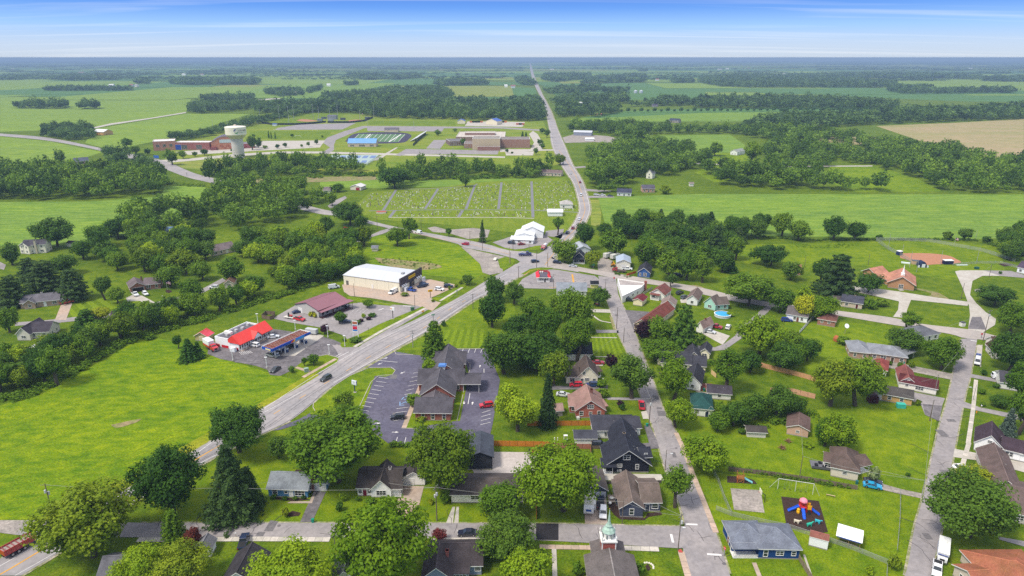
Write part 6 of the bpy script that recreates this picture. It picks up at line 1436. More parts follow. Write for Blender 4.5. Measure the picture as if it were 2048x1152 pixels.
# shrubs
SHR='''548,998,988,14,s|under the left window of the blue ranch
570,1000,990,13,s|left of the blue ranch steps
590,1000,991,12,s|right of the blue ranch steps
607,998,990,11,S|under the picture window of the blue ranch
619,993,985,10,s|beside the blue ranch chimney
571,1033,1014,18,w|on the front lawn of the blue ranch
680,1022,1003,18,S|on the lawn between the blue and white houses
686,1002,985,14,v|taller, beside the lawn shrub between the two houses
740,1006,995,24,s|in front of the small white house
768,1004,994,22,s|under the big window of the small white house
715,1002,990,12,s|at the left corner of the small white house
862,1008,998,15,w|beside the long pale drive
890,1006,975,26,s|at the carport end of the long ranch
1012,1085,1075,1,s|
1157,1150,1122,26,s|left of the church wall
1278,1152,1122,28,s|right of the church wall
1240,812,800,16,q|on the lawn right of the brick bungalow
1244,820,806,14,S|behind the purple bush by the bungalow
1205,795,775,22,s|behind the brick bungalow
1205,775,757,22,v|by the garden path of the cape house
1150,786,778,10,S|between the two parked cars and the bungalow
1185,722,708,12,S|by the striped lawn path
1187,670,655,12,s|at the corner above the striped lawn
1460,632,622,18,v|beside the round pool
1405,680,668,12,s|on the little green inside the alley bend
1484,868,855,16,S|left of the pale shed
1440,818,806,26,s|behind the green roofed cottage
1420,806,796,18,s|below the long white garage
1745,965,928,24,h|at the porch of the brown hipped house
1816,953,944,11,S|alone on the big lawn near the drive
1762,612,596,30,s|right of the beige brick cottage
1688,690,670,26,s|by the antenna dish on the open lawn
1760,726,716,12,s|first of three at the brick ranch
1778,730,720,13,s|second of three at the brick ranch
1800,734,724,15,s|third of three at the brick ranch
1822,735,722,14,z|at the right corner of the brick ranch
1835,810,798,14,z|beside the small dark barn driveway
1964,788,777,15,s|upper one on the right hand lawn
1964,812,802,12,s|lower one on the right hand lawn
1968,750,738,14,S|beside the drive on the right side
1992,776,766,14,S|at the corner of the dark grey roofed house
1788,1138,1105,30,z|at the chain-link corner by the residential street
1738,1150,1130,20,v|in the back garden at the bottom right
1615,893,882,24,v|low, along the tan shed
712,684,674,28,S|clipped ring around the tall price sign
689,683,676,10,S|by the lamp post at the restaurant entrance
635,627,613,16,m|
622,633,622,12,w|at the left corner of the restaurant
630,635,624,12,w|at the front corner of the restaurant
727,636,626,10,v|bright, on the restaurant island
745,634,625,18,S|at the far end of the restaurant island
738,640,633,12,q|in the middle of the restaurant island
713,648,639,20,S|at the near end of the restaurant island
722,644,637,12,q|beside the near end of the restaurant island
888,653,640,12,S|beside the tall pyramid shaped tree
892,571,562,10,z|in the row along the store lot, nearest
899,579,571,8,z|in the row along the store lot, second
912,575,567,8,z|in the row along the store lot, third
922,568,560,9,z|in the row along the store lot, fourth
866,604,598,8,z|by the yellow pole sign
810,592,584,18,z|on the mulch wedge by the blue pickup
925,718,709,14,w|at the far corner of the bank
842,842,830,24,z|at the near corner of the bank
850,760,740,18,S|between the bank wing and the flagpole
1033,590,583,10,s|below the diner car park
2000,548,541,8,S|on the green by the park road
1310,480,462,26,z|at the hedge east of the highway
1895,479,462,20,z|on the hedge line behind the ball field
1928,480,455,28,d|
1972,485,470,20,S|on the hedge line near the park corner
1758,478,468,14,S|left end of the ball field hedge
1998,500,480,14,D|
1332,388,368,24,z|at the far field edge beside the brick house'''
for ln in SHR.strip().split('\n'):
 a,lab=ln.split('|');px,yb,yt,w,key=a.split(',');px,yb,yt,w=map(float,(px,yb,yt,w))
 if w<3:continue
 if not lab:lab={928:'',635:'beside the restaurant wall',1928:'on the hedge line behind the ball field flagpole',1998:'at the playground corner of the field hedge'}.get(int(px),'by the hedge')
 kind=' tree' if KEYMAP[key][0]!='bush' else ' shrub';tree(px,yb,yt,w,key,ADJ[key]+kind+' '+lab)
# ---- belts whose trees can be told apart, each tree a thing
def inside(p,poly):
 x,y=p;c=False;n=len(poly)
 for i in range(n):
  x1,y1=poly[i];x2,y2=poly[(i+1)%n]
  if(y1>y)!=(y2>y)and x<(x2-x1)*(y-y1)/(y2-y1)+x1:c=not c
 return c
def scatter(poly_px,spacing,seed,jitter=.38):
 w=[P(*q)for q in poly_px];poly=[(v.x,v.y)for v in w];xs=[v[0]for v in poly];ys=[v[1]for v in poly];rng=random.Random(seed);out_=[]
 y=min(ys);r=0
 while y<max(ys):
  x=min(xs)+(spacing/2 if r%2 else 0)
  while x<max(xs):
   q=(x+rng.uniform(-jitter,jitter)*spacing,y+rng.uniform(-jitter,jitter)*spacing)
   if inside(q,poly):out_.append(q)
   x+=spacing
  y+=spacing*.87;r+=1
 return out_
def belt(poly,spacing,hr,wr,keys,label,group,seed,cap=400):
 rng=random.Random(seed);pts=sorted(scatter(poly,spacing,seed)[:cap],key=px_of)
 for i,(x,y)in enumerate(pts):
  k=rng.choice(keys);tree(x+y,y,0,0,k,'%s tree, %s from the left %s'%(ADJ[k].replace(' leafy',''),ordinal(i),label),group,world_=(x,y,0),height=rng.uniform(*hr),width=rng.uniform(*wr))
 return len(pts)
nb=0
nb+=belt([(0,800),(0,745),(90,715),(150,690),(215,668),(295,650),(300,664),(220,695),(130,748),(60,785)],7.2,(8,13),(8,12),'mdddmoA','in the long hedgerow beside the meadow','trees of the long hedgerow beside the meadow',31)
nb+=belt([(290,660),(290,645),(400,622),(470,600),(548,575),(560,590),(490,612),(420,630),(360,655),(310,672)],7.5,(8,12),(8,12),'mmdlmd','in the hedgerow behind the filling station','trees of the hedgerow behind the filling station',32)
nb+=belt([(560,590),(545,560),(600,530),(660,505),(720,520),(730,540),(670,560),(620,575)],9,(8,13),(9,12),'mmldom','on the slope behind the store','trees on the slope behind the store',33)
nb+=belt([(160,520),(165,480),(230,465),(300,470),(420,480),(440,520),(380,548),(300,560),(225,560),(180,548)],15.5,(10,15),(12,16),'mmddmol','in the wood behind the brick house','woodland trees behind the brick house',34)
nb+=belt([(480,520),(490,480),(560,470),(640,480),(730,490),(740,520),(660,535),(560,545)],15,(10,15),(12,16),'mmdlo','between lane and sloping meadow','woodland trees left of the sloping meadow',36)
nb+=belt([(1235,480),(1235,455),(1330,452),(1400,458),(1500,470),(1490,490),(1400,500),(1330,495)],10.5,(10,15),(9,13),'dddmcd','in the garden belt under the field','trees of the garden belt below the eastern field',37)
nb+=belt([(1270,520),(1290,500),(1380,510),(1450,505),(1450,530),(1380,545),(1300,545)],12.5,(10,14),(10,13),'mdmd','in the gardens above main street','trees in the gardens north of main street',38)
nb+=belt([(1515,483),(1515,460),(1560,465),(1620,475),(1735,478),(1735,482)],13,(12,18),(12,15),'ddm','on the hedge left of the ball field','trees on the field hedge',39)
nb+=belt([(2010,520),(2000,490),(2060,475),(2060,530)],9,(10,14),(9,12),'ddm','at the park corner, right edge','trees at the park corner',40)
nb+=belt([(1560,700),(1555,725),(1610,735),(1630,720),(1600,700)],8,(7,10),(7,9),'dm','above the long wooden fence','trees above the wooden fence',41)
nb+=belt([(1030,700),(1000,735),(1120,740),(1130,710)],9.5,(9,13),(9,12),'dda','in the clump behind the bank','trees in the group behind the bank',42)
# ---- woods that read as one mass
def wood(name,label,polys,spacing,hr,wr,key='f',n=150,size=.40,seed=0,mix=None):
 rng=np.random.default_rng(seed+5);rr=random.Random(seed);V=[];T=[];protos=[]
 for k in range(6):
  v=crown_broad(300+k+seed,n,size*(1.3 if key=='f' else 1),18,.9,.05).astype(np.float32);protos.append(v.reshape(-1,4,3)[:,:3].reshape(-1,3)if key=='f' else v)
 cnt=0
 for poly in polys:
  sp=spacing
  if isinstance(poly,dict):sp=poly['s'];poly=poly['p']
  for x,y in scatter(poly,sp,seed+cnt):
   s_=rr.choice([.62,.8,1,1,1.12,1.3]);H=rr.uniform(*hr)*s_;Wd=rr.uniform(*wr)*(.4+.6*s_);a=rr.uniform(0,6.28);v=protos[rr.randrange(6)];ca,sa=math.cos(a),math.sin(a)
   q=np.empty_like(v);q[:,0]=(v[:,0]*ca-v[:,1]*sa)*Wd/2*1.08+x;q[:,1]=(v[:,0]*sa+v[:,1]*ca)*Wd/2*1.08+y;q[:,2]=v[:,2]*H*.48+H*.56;V.append(q);T.append(np.full(len(q),rr.random()));cnt+=1
 V=np.concatenate(V);loc=V[:,:2].mean(0);V[:,0]-=loc[0];V[:,1]-=loc[1]
 o=bpy.data.objects.new(name,npmesh(name,V,3 if key=='f' else 4,LEAF[key],np.concatenate(T)));o.location=(loc[0],loc[1],0);link(o);tag(o,label,'woodland',kind='stuff');return o
wood('woodland','wide belt of woodland trees west of the cemetery',[[(235,460),(240,440),(330,430),(420,415),(400,395),(470,385),(560,380),(640,385),(650,405),(600,440),(560,450),(480,462),(380,470),(300,468)]],14,(13,19),(13,17),'M',520,.18,35)
wood('woodland','line of full grown trees above the eastern soybean field',[[(1180,358),(1180,390),(1230,385),(1300,345),(1400,340),(1420,352),(1440,372),(1560,380),(1700,383),(1800,383),(1800,379),(1700,376),(1600,366),(1480,350),(1400,330),(1200,338)]],13.5,(12,19),(13,18),'M',480,.19,43)
wood('woodland','thick wood at the left edge above the soybean field',[[(-20,398),(-20,345),(60,345),(130,352),(220,350),(300,352),(328,365),(322,385),(290,390),(180,402),(90,402),(0,403)]],10.5,(12,19),(11,15),'M',380,.21,1)
wood('woodland','group of trees by the far left road',[[(84,274),(90,262),(140,258),(188,264),(188,278),(140,282)],[(115,320),(125,322),(128,326),(115,327)],[(210,310),(258,318),(250,338),(222,335)],[(270,330),(310,325),(312,340),(280,345)]],9,(10,16),(10,14),'f',200,.28,2)
wood('woodland','two clumps of trees alone in the pale far left field',[[(24,218),(30,214),(135,213),(137,218)],[(156,219),(158,216),(197,215),(197,219)]],12,(14,22),(14,20),'f',120,.34,3)
wood('tree_row','row of clipped looking trees running behind the school',[[(338,280),(345,276),(400,272),(450,258),(510,244),(580,229),(642,218),(642,222),(585,234),(515,250),(455,264),(400,277),(350,281)]],10,(9,13),(11,15),'f',160,.3,4)
wood('woodland','scrubby trees behind the water tower',[[(430,352),(435,338),(500,332),(600,332),(680,330),(735,340),(730,348),(600,356),(500,358),(440,358)],[(412,348),(430,344),(440,356),(420,356)],[(410,366),(470,362),(500,364),(440,372)]],10.5,(9,19),(9,13),'M',320,.22,5)
wood('woodland','tree line between the campus and the cemetery',[[(760,372),(762,352),(830,345),(900,338),(980,338),(1060,340),(1110,345),(1108,352),(1030,358),(900,357),(870,360),(820,372)],[(1030,352),(1090,340),(1110,336),(1115,345),(1080,350),(1050,356)]],12,(9,18),(9,14),'M',320,.22,6)
wood('woodland','big far wood behind the ball fields',[[(512,228),(530,215),(640,212),(650,196),(740,190),(780,183),(880,180),(905,192),(900,205),(1000,210),(1085,215),(1088,240),(1060,243),(920,240),(760,237),(700,226),(600,226)]],13,(14,22),(14,20),'f',70,.44,7)
wood('woodland','farmstead trees west of the far diagonal road',[[(376,226),(378,214),(430,212),(520,208),(525,216),(470,224),(400,228)],[(400,204),(405,199),(450,196),(508,195),(505,201),(450,203)],[(526,188),(540,183),(600,182),(610,191),(560,194)],[(610,184),(640,176),(645,180),(618,188)],[(688,169),(712,167),(716,171),(690,172)],[(86,181),(100,179),(180,179),(265,180),(265,182),(90,183)]],13,(11,18),(12,18),'f',70,.42,8)
wood('woodland','wide wood on the right side east of the highway',[[(1172,335),(1175,312),(1210,300),(1250,285),(1330,288),(1385,308),(1392,335),(1350,352),(1290,356),(1230,352)],[(1130,262),(1150,252),(1200,252),(1300,258),(1350,262),(1500,260),(1600,262),(1680,275),(1640,290),(1600,296),(1540,284),(1500,275),(1480,268),(1320,268),(1260,280),(1200,268)]],13,(10,17),(11,16),'M',250,.24,9)
wood('woodland','mixed wood left of the bright pasture at the right',[[(1535,335),(1525,303),(1550,290),(1620,296),(1700,300),(1750,315),(1760,330),(1680,325),(1640,340),(1650,355),(1620,372),(1580,370),(1560,350)]],13,(10,16),(11,16),'M',250,.24,10)
wood('woodland','heavy wood along the right of the bright pasture',[[(1735,330),(1740,312),(1760,290),(1830,292),(1900,305),(1960,320),(2070,338),(2070,386),(1930,386),(1885,384),(1830,356),(1780,342)],[(1630,272),(1700,276),(1790,296),(1850,310),(1920,322),(1900,330),(1800,312),(1700,290)],[(1990,335),(2000,328),(2070,326),(2070,336)]],13,(10,17),(11,16),'M',250,.24,11)
wood('woodland','dark belt of trees across the right side beyond the stubble',[[(1480,262),(1500,250),(1560,240),(1700,238),(1780,232),(1900,226),(2070,218),(2070,238),(1930,243),(1750,250),(1650,256),(1560,262)],[(1385,216),(1400,203),(1560,200),(1700,205),(1780,212),(1800,220),(1700,220),(1400,217)],[(1172,232),(1180,222),(1235,218),(1240,226),(1190,236)],[(1110,226),(1130,215),(1190,222),(1170,232),(1120,236)]],14,(13,21),(14,20),'f',70,.44,12)
def rowtrees():
 V=[];v0=crown_broad(777,200,.3,18,.9,.0)
 for i in range(47):
  p=P(1243+i*17*.78,225.2-i*.08);s=11 if i%2 else 7.5;q=v0*np.array([s*.6,s*.6,s*.55])+np.array([p.x,p.y,s*.55]);V.append(q)
 V=np.concatenate(V);loc=V.mean(0);V=V-np.array([loc[0],loc[1],0]);o=bpy.data.objects.new('tree_row',npmesh('tree_row',V,4,LEAF['d']));o.location=(loc[0],loc[1],0);link(o);tag(o,'evenly spaced row of small trees along the far field','tree row',kind='stuff')
rowtrees()
wood('woodland','far belts of trees on both sides of the highway',[[(1100,205),(1130,198),(1250,196),(1255,208),(1140,212)],[(1083,185),(1140,178),(1198,178),(1200,183),(1120,190)],[(1200,184),(1230,182),(1258,183),(1255,187),(1205,187)],[(1255,214),(1400,212),(1376,204),(1335,203),(1300,208)],[(1020,205),(1078,200),(1080,214),(1024,214)],[(1396,165),(1400,158),(1480,150),(1560,154),(1700,160),(1790,168),(1790,176),(1500,176),(1440,174)],[(1340,164),(1385,162),(1388,166),(1350,167)],[(1774,183),(1780,177),(1850,176),(1870,184),(2000,182),(2030,186),(1900,188),(1800,188)],[(2000,182),(2025,182),(2025,187),(2000,187)]],16,(13,20),(16,22),'f',50,.52,14)
wood('woodland','hazy belts of trees below the horizon',[[(340,169),(350,163),(440,160),(520,163),(515,170),(380,171)],[(96,160),(140,156),(235,154),(235,160),(140,162)],[(268,168),(275,163),(297,162),(298,169)],[(866,171),(880,164),(960,163),(980,170),(900,172)],[(696,152),(700,148),(735,150),(780,158),(730,161)],[(780,157),(840,152),(840,156),(790,160)],[(1155,166),(1290,163),(1290,165),(1170,168)],[(1185,156),(1290,152),(1290,158),(1200,158)],[(1277,142),(1295,141),(1295,143),(1278,143)],[(0,160),(45,158),(45,160),(0,161)],[(1085,160),(1090,150),(1180,151),(1180,158),(1110,165)],[(1030,160),(1062,160),(1072,172),(1040,170)],[(1960,160),(2070,158),(2070,165),(1965,163)],[(1560,152),(1800,150),(1930,153),(1980,157),(1850,158),(1700,156)]],22,(14,22),(24,32),'f',40,.58,15)
def horizon_belts():
 rng=random.Random(99);V=[];T=[];protos=[crown_broad(900+k,40,.68,14,.9,.05).reshape(-1,4,3)[:,:3].reshape(-1,3)for k in range(5)]
 for b in range(320):
  d=3400*math.exp(rng.uniform(0,1.6));d=min(d,15500);x0=rng.uniform(-.85,.85)*d;ln=rng.uniform(60,520)*(1+d/9000);dep=rng.choice([14,20,60,120])*(1+d/12000);sp=26+d/260;hh=rng.uniform(12,20)
  if abs(x0-(d*.028))<ln*.6 and rng.random()<.8:continue
  n=int(ln/sp);tn=rng.random()
  for i in range(n):
   for j in range(max(1,int(dep/sp/1.4))):
    p=protos[rng.randrange(5)];H=hh*rng.uniform(.6,1.3);W_=sp*1.5
    if abs(x0+i*sp-.0275*d)<45+d*.004:continue
    T.append(np.full(len(p),tn*.7+rng.random()*.3));V.append(p*np.array([W_/2,W_/2,H*.42])+np.array([x0+i*sp+rng.uniform(-6,6),d+j*sp*1.4+rng.uniform(-8,8),H*.5]))
 V=np.concatenate(V);o=bpy.data.objects.new('far_woodland',npmesh('far_woodland',V-np.array([0,8000,0]),3,LEAF['f'],np.concatenate(T)));o.location=(0,8000,0);link(o);tag(o,'bluish belts of woodland stretching away to the horizon','woodland',kind='stuff')
 # last woods on the skyline
 V=[]
 for i in range(1500):
  x=-15500+31000*i/1500;H=rng.uniform(9,24)*(1+.3*math.sin(i*.05));V.append(protos[i%5]*np.array([30,30,H*.45])+np.array([x,17500+rng.uniform(-300,300)-18000,H*.45]))
 o=bpy.data.objects.new('skyline_woodland',npmesh('skyline_woodland',np.concatenate(V),3,LEAF['f']));o.location=(0,18000,0);link(o);tag(o,'unbroken line of woods on the skyline','woodland',kind='stuff')
horizon_belts()
for i_,(x,yb,yt,w,k)in enumerate(sorted(((538,277,262,4,'K'),(543,278,264,4,'K'),(551,278,265,4,'K'),(555,297,288,10,'d'),(571,295,285,9,'d'),(530,297,290,12,'s'),(604,295,288,6,'m'),(617,294,283,8,'m'),(633,289,278,9,'d'),(585,275,267,7,'m'),(645,276,270,5,'m'),(876,272,259,14,'m'),(910,264,256,11,'A'),(926,291,276,13,'m'),(320,300,285,14,'m'),(345,330,297,30,'A'),(366,318,300,16,'m'),(390,313,303,11,'m'),(410,311,297,16,'d'),(466,304,297,9,'d'),(256,296,273,22,'A'),(272,308,290,20,'m'),(296,310,296,14,'d'),(505,300,268,22,'D'),(518,296,275,16,'D'),(1014,306,297,8,'d'),(1024,308,303,6,'d'),(1045,275,263,6,'K'),(1052,275,264,6,'K'),(1084,268,255,12,'d'),(1094,275,258,13,'d'),(1080,290,278,14,'d'),(1085,298,286,12,'m'),(1072,310,295,11,'m'),(1430,312,283,30,'m'),(1415,325,303,22,'d'),(1504,332,280,38,'L'),(1120,330,307,26,'o'),(224,320,296,18,'d'),(122,325,307,20,'d')))):
 tree(x,yb,yt,w,k,ADJ[k]+' tree %s, %s from the left'%('on the distant school campus' if 300<x<1110 else 'far off beside the woods',ordinal(i_)),'small trees on the campus' if 300<x<1110 else 'single trees far off')
# undergrowth along the hedgerows and hedges
def undergrowth(name,label,line,width,h,key='m',n=60,seed=1,density=1.6):
 rng=random.Random(seed);w=[P(*q)for q in line];V=[];pr=[crown_broad(500+k,n,.42,12,.8,0)for k in range(4)]
 for a,b in zip(w[:-1],w[1:]):
  L_=(b-a).length;d=(b-a).normalized();nn=Vector((-d.y,d.x,0))
  for i in range(max(1,int(L_/density))):
   p=a+d*rng.uniform(0,L_)+nn*rng.uniform(-width,width)/2;s=h*rng.uniform(.5,1.1);V.append(pr[rng.randrange(4)]*np.array([s*.8,s*.8,s*.6])+np.array([p.x,p.y,s*.4]))
 V=np.concatenate(V);c=V.mean(0);o=bpy.data.objects.new(name,npmesh(name,V-np.array([c[0],c[1],0]),4,LEAF[key]));o.location=(c[0],c[1],0);link(o);tag(o,label,'undergrowth',kind='stuff');return o
undergrowth('undergrowth','scrub under the long hedgerow beside the meadow',[(0,806),(60,790),(130,755),(220,700),(290,672),(300,680)],5,2.6,'m',60,1,.5)
undergrowth('undergrowth','scrub under the hedgerow behind the filling station',[(290,668),(400,640),(480,615),(560,590),(640,565),(690,545)],7,2.6,'m',60,2,.6)
undergrowth('undergrowth','scrub below the campus between west road and cemetery',[(465,362),(560,358),(660,352),(735,350),(830,352),(930,356),(1060,352)],22,3.6,'m',50,3,1.2)
undergrowth('undergrowth','scrub along the west road',[(332,366),(372,370),(405,374)],10,3,'m',50,4,1.2)
undergrowth('hedge_line','low hedge between the eastern soybean field and the gardens',[(1500,472),(1600,481),(1740,480),(1860,479),(1960,483),(2000,495)],3,2.0,'d',50,5,.9)
undergrowth('undergrowth','weedy brown patch on the sloping meadow',[(765,520),(800,522),(850,530),(875,534)],14,1.0,'o',40,6,.5)
undergrowth('vegetable_patch','tall weeds in the old vegetable plots',[(1590,492),(1640,493),(1680,494),(1700,488)],8,1.1,'l',40,7,.6)
undergrowth('climbing_hedge','leafy growth on the wooden fence above the playground',[(1460,938),(1540,950),(1640,966),(1700,976)],.7,1.5,'s' if 's' in LEAF else 'm',60,8,.45)
undergrowth('hedge','clipped hedge between the bank lot and the gardens',[(778,892),(828,893)],1.2,1.7,'m',70,9,.3)
undergrowth('undergrowth','garden scrub around the green roofed cottage',[(1420,812),(1440,830),(1470,845),(1520,845),(1580,835),(1600,820)],9,2.4,'m',60,10,.6)
undergrowth('undergrowth','rough growth along the gravel lane at the junction',[(1225,530),(1232,548),(1262,556)],3,1.4,'m',40,11,.8)
# ================================================================ VEHICLES
tyre=mat('tyre_rubber',(.02,.02,.022),.9,world_space=False);rimm=mat('wheel_rim',(.45,.46,.48),.35,metal=.8,world_space=False);lampm=mat('head_lamp_glass',(.75,.76,.74),.15,world_space=False);tailm=mat('tail_lamp',(.35,.015,.015),.25,world_space=False)
plastic=mat('black_trim',(.03,.03,.033),.6,world_space=False)
def carpaint(h):
 k='car_paint_'+h
 if k in MATS:return MATS[k]
 m=mat(k,srgb(h),.28,spec=.6,world_space=False);m.node_tree.nodes['Principled BSDF'].inputs['Coat Weight'].default_value=.6;return m
_vm={}
SP_={ # length, width, belt height, roof height, cabin base x0,x1, cabin top x0,x1, hood height
 'sedan':(4.7,1.82,.95,1.45,-1.85,1.05,-1.05,.30,.92),'suv':(4.75,1.9,1.10,1.74,-2.15,1.1,-1.95,.45,1.05),'pickup':(5.7,1.98,1.15,1.88,-.65,1.35,-.45,.75,1.12),
 'van':(5.6,2.0,1.25,2.25,-2.7,1.9,-2.65,1.1,1.2),'hatch':(4.2,1.78,.95,1.5,-1.9,1.0,-1.65,.3,.92)}
def car_meshes(kind):
 if kind in _vm:return _vm[kind]
 L_,W_,zb,zr,c0,c1,t0,t1,zh=SP_[kind];h=L_/2;w=W_/2
 def hull(prof,hw,hw_top,m=0):
  """side profile [(x, z)], half width shrinking from hw at the sill to hw_top at the top"""
  b=MB();n=len(prof);z0=min(z for x,z in prof);z1=max(z for x,z in prof)
  f=lambda z:hw+(hw_top-hw)*((z-z0)/(z1-z0))**2
  l=[(x,f(z),z)for x,z in prof];r=[(x,-f(z),z)for x,z in prof]
  for i in range(n):j=(i+1)%n;b.face([l[i],l[j],r[j],r[i]],m)
  b.face(l[::-1],m);b.face(r,m);return b
 zs=.28 if kind in('sedan','hatch')else.36;wx=L_*.31;wr=.33 if kind in('sedan','hatch')else.38
 def arch(cx_):return[(cx_+(wr+.07)*math.cos(a),zs+(wr+.13)*math.sin(a))for a in np.linspace(math.pi,0,7)]
 low=[(-h,zs+.12)]+[(-h+.1,zs)]+arch(-wx)+arch(wx)+[(h-.12,zs),(h,zs+.15),(h,zs+.42)]
 if kind=='pickup':up=[(h-.1,zh-.12),(c1+.1,zh+.02),(c0,zb+.02),(-h+.03,zb),(-h,zb-.08)]
 elif kind in('suv','van','hatch'):up=[(h-.1,zh-.12),(c1+.1,zh+.02),(c0-.05,zb),(-h+.03,zb-.03),(-h,zb-.15)]
 else:up=[(h-.1,zh-.22),(h-.45,zh-.1),(c1+.05,zh+.02),(c0,zb),(-h+.15,zb-.02),(-h,zb-.15)]
 body=hull(low+up,w,w*.93).mesh('body',None);body.materials.clear()
 gb=hull([(c0,zb-.06),(c1,zh-.02),(t1,zr-.06),(t0,zr-.06)],w*.9,w*.74).mesh('windows',glass)
 rb=MB();rb.prism([(t0-.06,zr-.075),(t1+.05,zr-.075),(t1-.1,zr),(t0+.08,zr)],-w*.75,w*.75,'y')
 for sx,tx in((c0,t0),(c1,t1)): # pillars
  for s in(-1,1):rb.tube((sx,s*w*.885,zb-.04),(tx,s*w*.75,zr-.05),.045,None,4)
 mx_=(c0+c1)/2-.1
 for s in(-1,1):rb.tube((mx_,s*w*.9,zb-.04),((t0+t1)/2,s*w*.755,zr-.05),.05,None,4)
 if kind=='van':
  for s in(-1,1):rb.face([(c0+.02,s*w*.925,zb-.05),(c1-1.2,s*w*.925,zb-.05),(c1-1.25,s*w*.78,zr-.05),(t0,s*w*.78,zr-.05)])
 roof=rb.mesh('roof',None);roof.materials.clear()
 wm_=MB()
 wm_.tube((0,-.11,0),(0,.11,0),wr,None,14);wh=wm_.mesh('tyre',tyre);rm_=MB().tube((0,-.118,0),(0,.118,0),wr*.6,None,10).mesh('rim',rimm)
 hl=MB().box(-.05,.05,-.2,.2,-.08,.08).mesh('headlight',lampm);tl=MB().box(-.04,.04,-.12,.12,-.12,.12).mesh('tail_light',tailm)
 bp=MB();bp.box(h-.04,h+.05,-w*.85,w*.85,zs+.05,zs+.25);bm_=bp.mesh('bumper',plastic)
 bed=MB().box(-h+.15,c0-.08,-w*.8,w*.8,zb+.025,zb+.045).mesh('bed_floor',plastic)if kind=='pickup' else None
 mir=MB().box(-.08,.08,-.1,.1,-.07,.07).mesh('mirror',plastic)
 _vm[kind]=(body,gb,roof,wh,rm_,hl,tl,bm_,bed,mir,L_,W_,zs,wx,wr,zh,zb,c1);return _vm[kind]
_cb={}
def car(px,py,dx,dy,kind,colr,label,far=False,cat=None,group=None,name=None):
 """centre on the photo, and a second photo point the vehicle's nose points at"""
 p=P(px,py);q=P(px+dx,py+dy);a=math.atan2((q-p).y,(q-p).x)
 nm=name or{'pickup':'pickup_truck','van':'van'}.get(kind,'parked_car' if not far else 'parked_car');root=empty(nm,(p.x,p.y,.12),a,label=label,cat=cat or{'pickup':'pickup','van':'van'}.get(kind,'car'),group=group)
 body,gb,roof,wh,rm_,hl,tl,bm_,bed,mir,L_,W_,zs,wx,wr,zh,zb,c1=car_meshes(kind);pm=carpaint(colr)
 for nm_,me_ in(('body',body),('roof',roof)):
  k=(kind,colr,nm_)
  if k not in _cb:c=me_.copy();c.materials.append(pm);_cb[k]=c
  place(_cb[k],nm_,root,(0,0,0))
 place(gb,'windows',root,(0,0,0))
 for sx in(-wx,wx):
  for s in(-1,1):
   o=place(wh,'wheel',root,(sx,s*(W_/2-.12),wr-.02))
   if not far:place(rm_,'rim',o,(0,0,0))
 if not far:
  for s in(-1,1):place(hl,'headlight',root,(L_/2-.02,s*W_*.35,zs+.38));place(tl,'tail_light',root,(-L_/2,s*W_*.4,zs+.5));place(mir,'mirror',root,(c1-.35,s*(W_/2+.06),zh+.06))
  place(bm_,'bumper',root,(0,0,0))
 if bed:place(bed,'bed_floor',root,(0,0,0))
 return root
